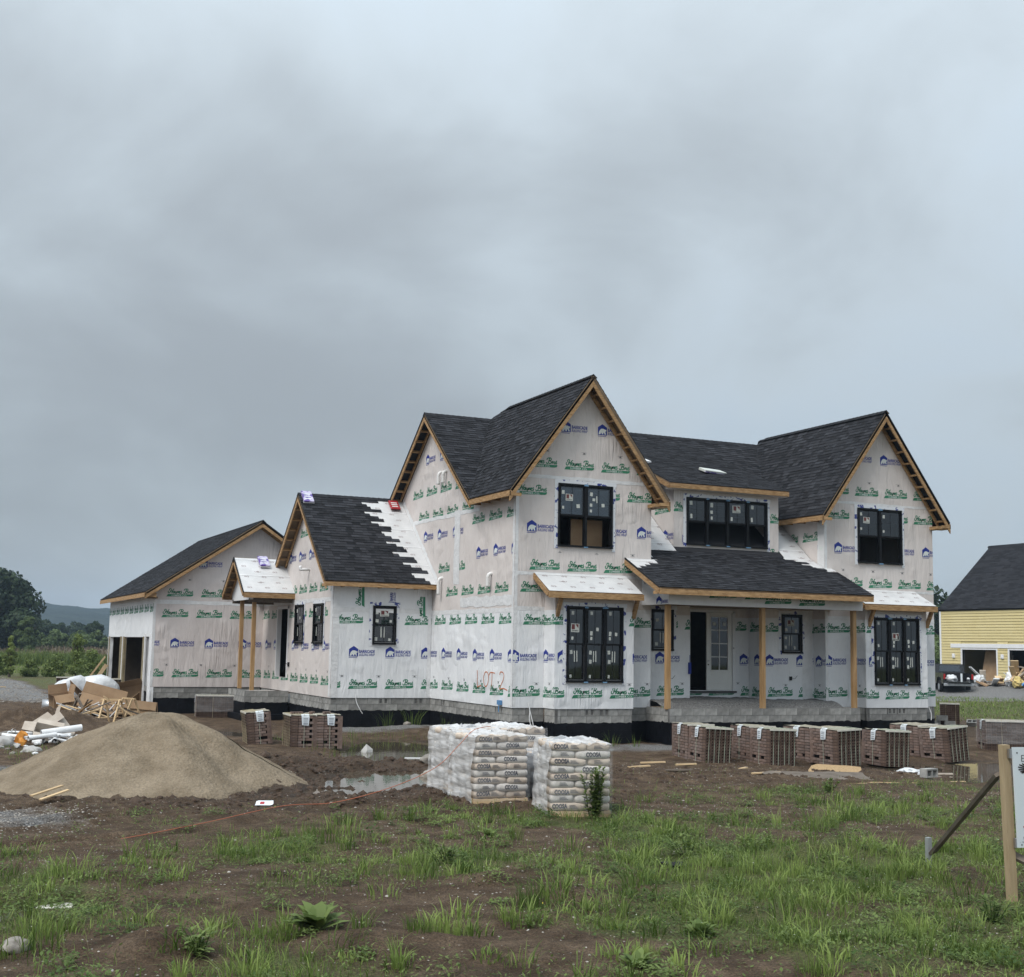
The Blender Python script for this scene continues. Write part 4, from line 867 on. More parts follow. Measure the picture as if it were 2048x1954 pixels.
for i in range(2):
    for k in range(4):
        ax = gx0+.012+(gx1-gx0)/2*i; bx = ax+(gx1-gx0)/2-.024; az = gz0+.012+(gz1-gz0)/4*k; g = MB(); g.poly([(ax, 1.54, az), (bx, 1.54, az), (bx, 1.54, az+(gz1-gz0)/4-.024), (ax, 1.54, az+(gz1-gz0)/4-.024)]); g.build('pane', 'glass', door)
for i in range(2): g = MB(); g.box((gx0+.10+.38*i-.02, 1.534, gz1-.28), (gx0+.20+.38*i, 1.538, gz1-.18)); g.build('sticker', 'sticker', door)
k_ = MB(); k_.tube([(x0+.065, 1.53, z0+.92), (x0+.065, 1.49, z0+.92)], .028, 10); k_.build('door_bore', 'metal', door); k_ = MB(); k_.tube([(x0+.06, 1.53, z0+.80), (x0+.06, 1.512, z0+.80)], .02, 10); k_.build('latch_hole', 'black_plain', door); k_ = MB(); k_.tube([(x1+.02, 1.46, z0+1.30), (x1+.02, 1.46, z0+1.36)], .03, 8); k_.build('doorknob', 'metal', door)
for x, z in ((9.98, .78), (5.42, .75)): mb = MB(); mb.box((x, .56, z), (x+.09, .60, z+.12)); mb.tube([(x+.07, .56, z+.06), (x+.15, .50, z+.05), (x+.26, .52, z+.15)], .006, 4); mb.build('outlet_box', 'black_plain', house)
mb = MB(); mb.box((6.20, .56, .95), (6.29, .60, 1.30)); mb.build('outlet_box', 'print_blue', house)
# dormer
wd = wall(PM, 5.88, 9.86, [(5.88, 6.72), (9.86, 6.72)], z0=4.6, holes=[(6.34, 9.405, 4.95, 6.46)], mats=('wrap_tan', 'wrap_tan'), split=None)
lay_print(wd, PM, [('g', 5.98, 5.86, 1), ('g', 5.8, 9.48, 1), ('b', 4.98, 6.2, 1), ('b', 4.74, 8.3, 1), ('g', 4.66, 8.9, 1), ('g', 4.66, 7.2, 1)], [(5.88, 4.7), (9.86, 4.7), (9.86, 6.6), (5.88, 6.6)], [(6.22, 9.53, 4.85, 6.57)])
wdl = wall(Plane('x', 5.88), -3.4, -0.95, [(-3.4, 7.5), (-.95, 6.72)], z0=4.6, mats=('wrap_tan', 'wrap_tan'), split=None, t=.1)
mb = MB(); mb.box((9.76, 1.092, 4.6), (9.86, 3.4, 6.7)); mb.build('wall', 'wrap_tan', house)
lay_print(wdl, Plane('x', 5.88), [('b', 5.05, -1.6, 1), ('g', 5.95, -2.1, 1)], [(-2.6, 4.9), (-.95, 4.9), (-.95, 6.6), (-2.6, 6.6)])
window(PM, 6.34, 9.405, 4.95, 6.46, n=4, open_low=True, stick=[('p', 0, .08, .84, .1, .12), ('p', 0, .12, .56, .07, .14), ('p', 1, .08, .82, .1, .14), ('p', 1, .08, .68, .09, .1), ('p', 1, .1, .56, .07, .1), ('logo', 2, .2, .73, .3, .24), ('p', 2, .08, .56, .07, .12), ('p', 3, .1, .84, .1, .12), ('p', 3, .1, .56, .07, .14)])
DS = 0.40
DYE = (6.85-DS*.65-4.122)/(.796-DS); DZ = 6.85+DS*(DYE-.65)
roof_slope([(5.55, .65, 6.85), (10.07, .65, 6.85), (10.07, DYE, DZ+.02), (5.55, DYE, DZ+.02)], (1, 0, 0), (0, 1, DS), thick=.07)
board((5.56, .66, 6.82), (10.06, .66, 6.82), .045, .14, 'wood', 'fascia'); board((5.565, .66, 6.80), (5.565, 3.0, 6.80+DS*2.34), .045, .14, 'wood', 'rake_board'); board((10.055, .66, 6.80), (10.055, 3.0, 6.80+DS*2.34), .045, .14, 'wood', 'rake_board')
mb = MB(); mb.box((5.58, .70, 6.66), (10.04, .95, 6.70)); mb.build('soffit_panel', 'wrap_tan', house)

# --- front porch: roof, beam, posts, blocks come later
PZ = lambda y: 3.44+.46*(y+2.02)
def p_mask(u, v, k, W3):
    p = W3(u, v)
    if p.x < 4.62 and p.y > -.62+.5*(p.x-3.9): return False
    if p.x > 9.55+(0.95-p.y)*.95+.25*((k//2) % 2) and p.y > -.35: return False
    return True
roof_slope([(3.60, -2.02, PZ(-2.02)), (11.22, -2.02, PZ(-2.02)), (11.22, -.01, PZ(-.01)), (10.94, -.01, PZ(-.01)), (10.94, .94, PZ(.94)), (4.52, .94, PZ(.94)), (4.52, -.01, PZ(-.01)), (3.60, -.01, PZ(-.01))][:2]+[(11.22, -.01, PZ(-.01)), (3.60, -.01, PZ(-.01))], (1, 0, 0), (0, 1, .46), under=True, mask=p_mask, thick=.07)
roof_slope([(4.53, 0.0, PZ(0)), (10.93, 0.0, PZ(0)), (10.93, .94, PZ(.94)), (4.53, .94, PZ(.94))], (1, 0, 0), (0, 1, .46), under=True, mask=p_mask, thick=.05)
eave((3.61, -2.01, 3.43), (11.21, -2.01, 3.43), (0, 1, 0), h=.15)
board((3.615, -2.02, 3.40), (3.615, -.02, 3.40+.92), .05, .15, 'wood', 'rake_board', up=(0, -.46, 1)); board((3.602, -2.02, 3.455), (3.602, -.02, 3.455+.92), .03, .05, 'black_plain', 'drip_edge', up=(0, -.46, 1)); board((11.205, -2.02, 3.40), (11.205, -.02, 4.32), .05, .15, 'wood', 'rake_board', up=(0, -.46, 1))
PBm = Plane('y', -1.55); wb = wall(PBm, 4.20, 11.18, [(4.20, 3.40), (11.18, 3.40)], z0=2.98, mats=('wrap_white', 'wrap_white'), split=None, t=.3, name='porch_beam')
lay_print(wb, PBm, [('g', 3.20, 5.55, 1), ('g', 3.20, 6.8, 1), ('g', 3.08, 7.5, 1), ('g', 3.06, 8.75, 1)], [(4.2, 2.99), (11.18, 2.99), (11.18, 3.30), (4.2, 3.30)])
mb = MB(); mb.box((4.2, -1.25, 3.02), (11.18, 1.5, 3.06)); mb.build('porch_ceiling', 'plywood', house)
PE = Plane('x', 4.19); mb = MB(); q = [(-1.4, 0)]
we = wall(PE, -0.001, 1.55, [(-.001, 4.22), (1.55, 3.52)], z0=2.98, mats=('wrap_white', 'wrap_white'), split=None, t=.1, name='porch_side_panel')
lay_print(we, PE, [('b', 2.86, .85, 1), ('m', 3.6, .1, 1)], [(0, 3.0), (1.5, 3.0), (1.5, 3.5), (0, 4.1)])
for x in (4.345, 7.648, 11.06): board((x, -1.30, 3.00), (x+.02, -1.27, -.02), .135, .135, 'wood_post', 'porch_post', up=(0, -1, 0))
# awnings over the two bays
for x0, x1, zt_, ze, yw in ((0.62, 3.64, 3.83, 3.27, 0), (11.72, 14.62, 3.74, 3.24, 0)):
    roof_slope([(x0, -1.02, ze), (x1, -1.02, ze), (x1, -.004, zt_), (x0, -.004, zt_)], (1, 0, 0), (0, 1.02, zt_-ze), name='awning', shingled=False, under=True, thick=.05)
    board((x0-.02, -1.03, ze-.03), (x1+.02, -1.03, ze-.03), .05, .17, 'wood', 'fascia'); board((x0, -1.0, ze-.04), (x0, -.01, zt_-.04), .05, .14, 'wood', 'rake_board', up=(0, -.5, 1)); board((x1, -1.0, ze-.04), (x1, -.01, zt_-.04), .05, .14, 'wood', 'rake_board', up=(0, -.5, 1))
    for x in (x0+.42, x1-.12): board((x, -.98, ze-.18), (x, -.715, ze-.72), .10, .10, 'wood', 'bracket', up=(0, -1, 0))
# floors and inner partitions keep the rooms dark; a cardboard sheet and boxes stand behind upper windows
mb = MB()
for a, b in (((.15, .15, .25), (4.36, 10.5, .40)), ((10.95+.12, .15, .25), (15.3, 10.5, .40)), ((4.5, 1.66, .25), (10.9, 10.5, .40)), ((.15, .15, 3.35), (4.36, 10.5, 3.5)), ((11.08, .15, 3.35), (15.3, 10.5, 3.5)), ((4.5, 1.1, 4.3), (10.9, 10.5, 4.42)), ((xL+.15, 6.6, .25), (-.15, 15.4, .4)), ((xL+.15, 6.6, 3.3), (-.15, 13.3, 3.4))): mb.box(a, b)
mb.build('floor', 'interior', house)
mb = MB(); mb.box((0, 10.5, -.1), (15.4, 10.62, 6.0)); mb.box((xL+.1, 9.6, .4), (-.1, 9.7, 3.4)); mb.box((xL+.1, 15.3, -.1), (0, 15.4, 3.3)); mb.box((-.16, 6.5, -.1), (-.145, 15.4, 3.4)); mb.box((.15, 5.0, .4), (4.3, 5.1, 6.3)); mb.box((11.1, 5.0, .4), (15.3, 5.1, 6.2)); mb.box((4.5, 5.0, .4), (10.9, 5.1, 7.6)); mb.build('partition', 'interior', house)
def card(a, b, name='cardboard_sheet', mat='cardboard'): m_ = MB(); m_.box(a, b); return m_.build(name, mat, house)
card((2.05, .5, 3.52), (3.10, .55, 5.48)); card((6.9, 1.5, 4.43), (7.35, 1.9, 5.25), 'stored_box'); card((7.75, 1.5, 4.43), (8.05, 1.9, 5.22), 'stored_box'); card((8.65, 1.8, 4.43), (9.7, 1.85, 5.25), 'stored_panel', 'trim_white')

# --- foundation of separate blocks; lower courses tarred black
fnd = empty('foundation'); fnd.parent = house; fnd.matrix_parent_inverse = parent_world(house).inverted()
BL, BH = 0.4064, 0.2032
bm_ = MB(); bm_.box((0, 0, 0), (BL-.010, .19, BH-.010)); _b = bm_.build('concrete_block', 'block', fnd, bevel=0); BLK = _b.data; bpy.data.objects.remove(_b)
def cut_block(L_):
    m_ = MB(); m_.box((0, 0, 0), (L_, .19, BH-.010)); o = m_.build('x', 'block'); d = o.data; bpy.data.objects.remove(o); d.name = 'concrete_block'; return d
_cut = {}
vm = MB()
for q in ((0, .03), (.12, .20), (.29, .32)): vm.box((q[0], 0, .0), (q[1], .12, .193))
vm.box((.03, 0, 0), (.12, .12, .03)); vm.box((.2, 0, 0), (.29, .12, .03)); vm.box((.03, 0, .165), (.12, .12, .193)); vm.box((.2, 0, .165), (.29, .12, .193)); vm.box((0, .12, 0), (.32, .13, .193), 1)
_v = vm.build('vent_block', ['block', 'black_plain'], fnd); VENT = _v.data; bpy.data.objects.remove(_v)
def found(plane, u0, u1, ztop=-.03, grey=2, zbot=-1.25, vents=(), d=-.025, wid=.19):
    """courses of blocks along a wall face"""
    rot = (0, 0, 0) if plane.k == 'y' else (0, 0, -math.pi/2)
    for c in range(grey):
        z = ztop-BH*(c+1)+.005; u = u0
        off = (BL/2 if c % 2 else 0)
        edges = [u0]; x = u0+(off if off else BL)
        while x < u1-.06: edges.append(x); x += BL
        edges.append(u1); segs_ = list(zip(edges, edges[1:]))
        for v in (vents if c == 0 else ()):
            segs_ = [q for a, b in segs_ for q in (((a, b),) if b <= v or a >= v+.325 else tuple(x_ for x_ in ((a, v), (v+.325, b)) if x_[1]-x_[0] > .04))]
        for a, b in segs_:
            L_ = b-a-.010;
            key = round(L_, 2); me = BLK if abs(L_-(BL-.01)) < .004 else _cut.setdefault(key, None) or _cut.__setitem__(key, cut_block(key)) or _cut[key]
            px = plane.pt(a+.005, z, d+random.uniform(-.004, .004))
            inst(me, 'concrete_block', px, fnd, rot, (1, wid/.19, 1), local=False)
        if c == 0:
            for v in vents: inst(VENT, 'vent_block', plane.pt(v, z, d+.006), fnd, rot, local=False)
    # mortar backing
    mb = MB(); zb = ztop-BH*grey; q = [plane.pt(u0, zb-.01, d-.012), plane.pt(u1, zb-.01, d-.012), plane.pt(u1, zb-.01, d-.10), plane.pt(u0, zb-.01, d-.10)]; q2 = [(a, b, ztop-.002) for a, b, c_ in q]; mb.hexa(q+q2); mb.build('mortar', 'mortar', fnd)
    # tarred courses
    cb = MB(); z = zb; c = 0
    while z > zbot:
        x = u0; o_ = BL/2 if c % 2 else 0; first = True
        while x < u1-1e-3:
            b = min(u1, x+(o_ if (first and o_) else BL)); first = False; j = random.uniform(-.003, .003)
            if b-x > .03: cb.hexa([plane.pt(x+.004, z-BH+.004, d+j), plane.pt(b-.004, z-BH+.004, d+j), plane.pt(b-.004, z-BH+.004, d-.1), plane.pt(x+.004, z-BH+.004, d-.1), plane.pt(x+.004, z-.004, d+j), plane.pt(b-.004, z-.004, d+j), plane.pt(b-.004, z-.004, d-.1), plane.pt(x+.004, z-.004, d-.1)])
            x = b
        z -= BH; c += 1
    q = [plane.pt(u0, zbot, d-.006), plane.pt(u1, zbot, d-.006), plane.pt(u1, zbot, d-.10), plane.pt(u0, zbot, d-.10)]; cb.hexa(q+[(a, b, zb-.004) for a, b, c_ in q])
    # ragged brushed edge of the coating running up onto the grey course
    n = max(2, int((u1-u0)/.09)); P = [(u0+(u1-u0)*i/n, zb+max(-.01, random.gauss(.012, .012))) for i in range(n+1)]
    for a, b in zip(P, P[1:]): cb.poly([plane.pt(a[0], zb-.06, d+.006), plane.pt(b[0], zb-.06, d+.006), plane.pt(b[0], b[1], d+.006), plane.pt(a[0], a[1], d+.006)])
    tag(cb.build('coated_blocks', 'coating', fnd), kind='stuff')
found(PF, 0.03, 1.0, vents=()); found(PF, 3.53, 4.45); found(PB, 1.0, 3.50, vents=(1.95, 2.42)); found(Plane('x', .969), 0.05, .69)
found(PS, -6.46, -.03, vents=(-5.5, -1.25)); found(PLf, xL+.03, .03, vents=(-1.75, -.55)); found(PLs, -11.3, -yL-.03, vents=(-10.3, -7.7)); found(PLs, -15.4, -14.2)
found(PGf, xG+.03, xL); found(PGl, -17.0, -15.5, grey=1); found(PF, 10.98, 12.0); found(PF, 14.483, 15.41); found(PB, 12.0, 14.45, vents=(12.85, 13.25)); found(Plane('x', 11.977), .05, .69)
mb = MB(); mb.box((15.2, .05, -1.25), (15.40, 10, -.04)); mb.build('foundation_wall', 'coating', fnd)
# front porch box
PPf, PPl = Plane('y', -1.35), Plane('x', 4.349)
found(PPf, 4.349, 11.195, ztop=0.0, d=0.0); found(PPl, .03, 1.33, ztop=0.0, d=0.0); mb = MB(); mb.box((11.0, -1.15, -1.25), (11.19, 0, -.005)); mb.build('foundation_wall', 'block', fnd)
# side porch box
found(Plane('y', 11.30), -4.93, xL-.03, ztop=.0, d=0.0, zbot=-.80); found(Plane('x', -4.93), -13.95, -11.32, ztop=.0, d=0.0, zbot=-.80)
mb = MB(); mb.box((-5.12, 11.12, -1.2), (xL, 14.2, -.80)); mb.box((.8, -.88, -1.3), (3.75, -.70, -1.02)); mb.box((4.15, -1.55, -1.3), (4.36, -.1, -1.0)); mb.build('footing', 'coating', fnd)
mb = MB(); mb.box((-4.75, 11.5, -.3), (xL, 13.8, -.06)); mb.build('porch_fill', 'concrete', house)
# gravel heaped inside the front porch
nx, ny = 120, 46; gx = np.linspace(4.5, 11.05, nx); gy = np.linspace(-1.17, 1.45, ny); X, Y = np.meshgrid(gx, gy)
Z = -.06+.26*sstep(-1.2, -.1, Y)+.10*fbm(X, Y, .9, 3)+.05*fbm(X, Y, 7, 3)+.03*np.sin(X*1.1)
V = np.stack([X, Y, Z], -1).reshape(-1, 3); I = np.arange(nx*ny).reshape(ny, nx); F = np.stack([I[:-1, :-1], I[:-1, 1:], I[1:, 1:], I[1:, :-1]], -1).reshape(-1, 4)
tag(tri_mesh('porch_gravel', V, F, 'gravel', parent=house, smooth=True), kind='stuff')
# black sill gap under the wrap, loose wires hanging from it
mb = MB()
for a, b in (((.03, .03, -.06), (4.48, .2, -.03)), ((.03, .05, -.06), (.2, 6.4, -.03)), ((xL+.05, yL+.04, -.06), (0, yL+.2, -.03)), ((xL+.04, yL, -.06), (xL+.2, 15.4, -.03)), ((10.98, .03, -.06), (15.4, .2, -.03))): mb.box(a, b)
mb.build('sill_gap', 'black_plain', house)
for pts in ([(-2.55, 6.40, .10), (-2.52, 6.36, -.15), (-2.42, 6.30, -.38), (-2.33, 6.28, -.52)], [(.48, -.03, .12), (.52, -.08, -.1), (.48, -.14, -.35), (.55, -.2, -.6)], [(.52, -.08, -.1), (.58, -.14, -.4), (.6, -.2, -.62)], [(14.5, -.70, -.0), (14.56, -.74, -.2), (14.52, -.78, -.42)], [(3.62, -.02, .0), (3.66, -.06, -.25), (3.74, -.1, -.45)]):
    mb = MB(); mb.tube(smooth_line(pts, 4), .012, 5); mb.build('loose_wire', 'pvc', house)
# ------------------------------------------------------------------ ground
PUD = [(-6.9, -8.3, 1.15, 2.5, -0.35, .20), (-5.5, -7.6, .8, 1.2, .2, .18), (-3.9, -0.9, 1.3, 3.2, -.45, .22), (-2.6, .6, 1.3, 1.8, 0.1, .16), (7.9, -9.3, 2.9, 1.7, -.35, .20), (10.0, -7.9, 1.4, .8, .1, .16), (6.0, -11.2, 1.0, .9, 0, .15),
       (-14.35, -19.35, .8, .5, .1, .22), (-6.4, 5.6, .8, 3.0, .25, .24), (-8.3, -9.6, .7, .35, .5, .15), (-8.6, -6.0, .8, .5, .4, .15)]
def ground_z(x, y):
    x = np.asarray(x, float); y = np.asarray(y, float)
    near = 1-sstep(30, 70, np.hypot(x+6, y+8))
    z = -1.0+.07*fbm(x, y, .11, 3)*near
    mud = np.exp(-(((x+8.0)/6.5)**2+((y+8.5)/5.5)**2)**2)+.6*np.exp(-(((x+12.5)/3)**2+((y-3)/6)**2)**2)+.8*np.exp(-(((x-4.0)/6.0)**2+((y+9.0)/2.6)**2)**2)
    r = 1-np.abs(2*(fbm(x*1.0+.6*y, y, .55, 4, .55)))*2
    z = z+near*(.045*fbm(x, y, .8, 4)+.040*fbm(x, y, 4.5, 3, .6)+.05*np.clip(fbm(x-4, y+2, 2.6, 3), 0, 1))+near*mud*(.085*(r-.55)+.22*fbm(x, y, 1.9, 4, .62)+.07*fbm(x, y, 7.5, 2))
    for (ax, ay), (bx, by), wd in (((-15, -14.6), (-3.5, -9.2), .95), ((-14.5, -12.9), (-6.0, -4.6), .85), ((-9.5, -13.3), (4.5, -10.2), .95), ((-8.2, -12.2), (-2.5, -1.5), .9)):     # wheel ruts
        L_ = math.hypot(bx-ax, by-ay); tx_, ty_ = (bx-ax)/L_, (by-ay)/L_; s_ = (x-ax)*tx_+(y-ay)*ty_; d_ = -(x-ax)*ty_+(y-ay)*tx_+.35*np.sin(s_*.55); m_ = sstep(-.5, 1, s_)*sstep(-.5, 1, L_-s_)*np.clip(.6+1.2*fbm(s_, d_*.2+ax, .5, 2), 0, 1)
        for o_ in (-wd, wd): e_ = (d_-o_)/.17; z = z+near*m_*(-.085*np.exp(-e_**2)*(1+.35*np.sin(s_*24+np.abs(d_-o_)*14))+.05*np.exp(-(np.abs(e_)-1.8)**2*1.4))
    fg = sstep(-13, -18, y)*near; z = z+fg*(.13*fbm(x+3, y, .7, 4)+.07*fbm(x, y, 3.2, 3, .6))
    for cx, cy_, hgt, rr in ((-4.45, -19.4, .16, .55), (-8.75, -20.6, .12, .35), (-13.35, -21.7, .20, .45), (-9.2, -19.6, .10, .4), (-11.4, -22.0, .12, .6), (-3.9, -19.2, .14, .5), (-8.0, -5.2, .18, .8), (-6.2, -4.7, .16, .7), (-12.6, 7.5, .55, 1.5), (-10.9, 8.2, .35, 1.2)):
        q = ((x-cx)**2+(y-cy_)**2)/rr**2; z = z+hgt*np.exp(-q)*(1+.8*fbm(x, y, 3.5, 3))
    for cx, cy_, rx, ry, a, d in PUD:
        c, s = math.cos(a), math.sin(a); u = ((x-cx)*c+(y-cy_)*s)/rx; v = (-(x-cx)*s+(y-cy_)*c)/ry; q = u*u+v*v
        z = z-d*np.exp(-q*q*.8)*(1+.9*fbm(x+5, y, 1.1, 3))
    # slightly higher beside the walls, gravel thrown against the footing
    bank = np.exp(-((np.clip(np.abs(x+1.8)-1.9, 0, None))**2*4+(y-5.6)**2*1.2))+np.exp(-((x+.9)**2*1.1+(np.clip(np.abs(y-2.6)-2.6, 0, None))**2*3)); z = z+.10*bank
    z = z+2.3*sstep(95, 430, y)*sstep(-1e4, 1, 1)+.85*sstep(46, 52, x)*(1-sstep(75, 120, y))+.9*sstep(75, 120, y)*sstep(20, 60, x)
    return z
def axis(a, b, step, lo, hi, g=1.09):
    m = list(np.arange(a, b+1e-6, step)); s = step
    out = []; v = b; s = step
    while v < hi: s *= g; v += s; out.append(v)
    pre = []; v = a; s = step
    while v > lo: s *= g; v -= s; pre.append(v)
    return np.array(pre[::-1]+m+out)
gx = axis(-21, 13, .080, -1400, 1700); gy = axis(-26, 4, .075, -90, 2300)
X, Y = np.meshgrid(gx, gy); Z = ground_z(X, Y); ny, nx = X.shape
V = np.stack([X, Y, Z], -1).reshape(-1, 3); I = np.arange(nx*ny).reshape(ny, nx); F = np.stack([I[:-1, :-1], I[:-1, 1:], I[1:, 1:], I[1:, :-1]], -1).reshape(-1, 4)
def green_at(x, y):
    fgz = sstep(-11.5, -16.5, y+.35*np.sin(x)); side = .33+.32*sstep(-11, -5.5, x)
    n = fbm(x+40, y, .55, 4)*2.5
    g = fgz*np.clip(side+n, 0, 1)
    g = np.maximum(g, sstep(26, 40, np.hypot(x+6, y+6))*np.clip(.95+n*.5, 0, 1)*sstep(0, 1, (y > 40)*1.0+(x > 16)*1.0))
    g = np.maximum(g, .55*np.clip(n+.5, 0, 1)*sstep(-2, 3, x)*sstep(-13.5, -10.5, -y-22)*0)
    g = np.maximum(g, .6*np.exp(-(((x-2.0)/5)**2+((y+12.5)/1.8)**2))*np.clip(n+.55, 0, 1))
    return g
gravel = np.clip(np.maximum(sstep(-8.0, -10.5, X)*sstep(22, 30, Y)*(1-sstep(50, 62, Y)), np.maximum(np.exp(-(((X+14.4)/1.3)**2+((Y+12.6)/1.3)**2)), .9*np.exp(-(((X-2.5)/5.5)**2+((Y+2.2)/1.1)**2)))), 0, 1)
gravel = np.maximum(gravel, sstep(20, 30, X)*sstep(22, 27, Y)*(1-sstep(40, 46, Y))*.9); gravel = np.maximum(gravel, np.exp(-((X+1.8)**2*.2+(Y-5.4)**2*.9))); gravel = np.maximum(gravel, .8*np.exp(-(((X+13.9)/.9)**2+((Y+4.6)/1.2)**2)))
gravel = np.clip(gravel*(.75+1.3*fbm(X, Y, .9, 3)), 0, 1)
green = green_at(X, Y)*(1-np.clip(gravel*1.2, 0, 1))
wet = np.clip(sstep(-1.0, -1.12, Z)+.8*np.exp(-(((X+7.5)/5.5)**2+((Y+8.0)/4.5)**2)**2), 0, 1)*(1-sstep(40, 80, np.hypot(X, Y)))
far_brown = sstep(100, 112, Y)
cols = np.stack([green, gravel, wet, far_brown], -1).reshape(-1, 4)
def ground_mat():
    m = bpy.data.materials.new('ground'); m.use_nodes = True; MATS['ground'] = m; t = m.node_tree; nn = t.nodes; ll = t.links; b = nn['Principled BSDF']; b.inputs['Specular IOR Level'].default_value = .25
    tcn = nn.new('ShaderNodeTexCoord'); at = nn.new('ShaderNodeAttribute'); at.attribute_name = 'Col'; sp = nn.new('ShaderNodeSeparateColor'); ll.new(at.outputs['Color'], sp.inputs[0])
    def noise(s, d, r=.6):
        n = nn.new('ShaderNodeTexNoise'); n.inputs['Scale'].default_value = s; n.inputs['Detail'].default_value = d; n.inputs['Roughness'].default_value = r; ll.new(tcn.outputs['Object'], n.inputs['Vector']); return n.outputs['Fac']
    def rmp(fac, stops):
        r = nn.new('ShaderNodeValToRGB'); e = r.color_ramp.elements; e[0].position, e[0].color = stops[0][0], (*stops[0][1], 1); e[1].position, e[1].color = stops[-1][0], (*stops[-1][1], 1)
        for p, c in stops[1:-1]: q = e.new(p); q.color = (*c, 1)
        ll.new(fac, r.inputs[0]); return r.outputs[0]
    def mix(f, a, c):
        x = nn.new('ShaderNodeMixRGB'); ll.new(f, x.inputs[0]); ll.new(a, x.inputs[1]); ll.new(c, x.inputs[2]); return x.outputs[0]
    def mth(op, a, c):
        x = nn.new('ShaderNodeMath'); x.operation = op
        for i, v in enumerate((a, c)):
            if isinstance(v, (int, float)): x.inputs[i].default_value = v
            else: ll.new(v, x.inputs[i])
        return x.outputs[0]
    n_mid, n_fine, n_big = noise(1.9, 10, .72), noise(24, 5, .7), noise(.35, 4)
    soil = rmp(n_mid, [(.30, (.046, .0285, .0165)), (.50, (.098, .0655, .041)), (.68, (.180, .128, .085))])
    wetc = rmp(n_mid, [(.3, (.025, .0150, .0085)), (.7, (.088, .0565, .034))])
    peb = rmp(n_fine, [(.68, (0, 0, 0)), (.74, (1, 1, 1))]); rg = nn.new('ShaderNodeRGB'); rg.outputs[0].default_value = (.23, .215, .195, 1)
    c = mix(sp.outputs[2], soil, wetc); pf = nn.new('ShaderNodeMath'); pf.operation = 'MULTIPLY'; ll.new(peb, pf.inputs[0]); pf.inputs[1].default_value = .55; c = mix(pf.outputs[0], c, rg.outputs[0])
    gr = rmp(n_fine, [(.28, (.085, .085, .083)), (.52, (.205, .20, .195)), (.72, (.37, .36, .35))])
    gf = mth('MINIMUM', mth('MULTIPLY', mth('SUBTRACT', mth('ADD', sp.outputs[1], n_mid), .72), 3.0), 1.0); gfc = mth('MAXIMUM', gf, 0.0); c = mix(gfc, c, gr)
    grs = rmp(n_fine, [(.3, (.055, .068, .022)), (.55, (.105, .125, .040)), (.75, (.175, .185, .075))])
    gg = mth('MAXIMUM', mth('MINIMUM', mth('MULTIPLY', mth('SUBTRACT', mth('ADD', mth('MULTIPLY', sp.outputs[0], .8), mth('MULTIPLY', n_fine, .9)), .86), 3.0), 0.8), 0.0); c = mix(gg, c, grs)
    sp2 = nn.new('ShaderNodeMapRange'); ll.new(noise(46, 3, .75), sp2.inputs[0]); sp2.inputs[1].default_value = .3; sp2.inputs[2].default_value = .7; sp2.inputs[3].default_value = .35; sp2.inputs[4].default_value = 1.7; vm_ = nn.new('ShaderNodeMixRGB'); vm_.blend_type = 'MULTIPLY'; vm_.inputs[0].default_value = 1; ll.new(c, vm_.inputs[1]); ll.new(sp2.outputs[0], vm_.inputs[2]); c = vm_.outputs[0]
    past = rmp(n_big, [(.35, (.135, .102, .075)), (.6, (.165, .128, .092))])
    c = mix(at.outputs['Alpha'], c, past); ll.new(c, b.inputs['Base Color'])
    rr = nn.new('ShaderNodeMapRange'); ll.new(sp.outputs[2], rr.inputs[0]); rr.inputs[3].default_value = .95; rr.inputs[4].default_value = .62; ll.new(rr.outputs[0], b.inputs['Roughness'])
    bp = nn.new('ShaderNodeBump'); bp.inputs['Strength'].default_value = 1.0; bp.inputs['Distance'].default_value = .07; ll.new(mth('ADD', n_fine, mth('MULTIPLY', noise(7, 5, .7), 1.3)), bp.inputs['Height']); ll.new(bp.outputs[0], b.inputs['Normal'])
ground_mat()
tag(tri_mesh('ground', V, F, 'ground', cols, smooth=True), kind='structure')
for i, (x0, x1, y0, y1) in enumerate(((-9.4, -4.6, -11.6, -5.6), (-6.4, -.1, -4.8, 3.6), (4.6, 12.4, -12.6, -6.6), (-15.6, -13.2, -20.2, -18.5), (-7.9, -5.3, 2.2, 9.6))):
    mb = MB(); n = 40; cx, cy_ = (x0+x1)/2, (y0+y1)/2
    mb.poly([(cx+(x1-x0)/2*math.copysign(abs(math.cos(t))**.7, math.cos(t)), cy_+(y1-y0)/2*math.copysign(abs(math.sin(t))**.7, math.sin(t)), -1.092) for t in [2*math.pi*k/n for k in range(n)]])
    tag(mb.build('puddle', 'water'), kind='structure')

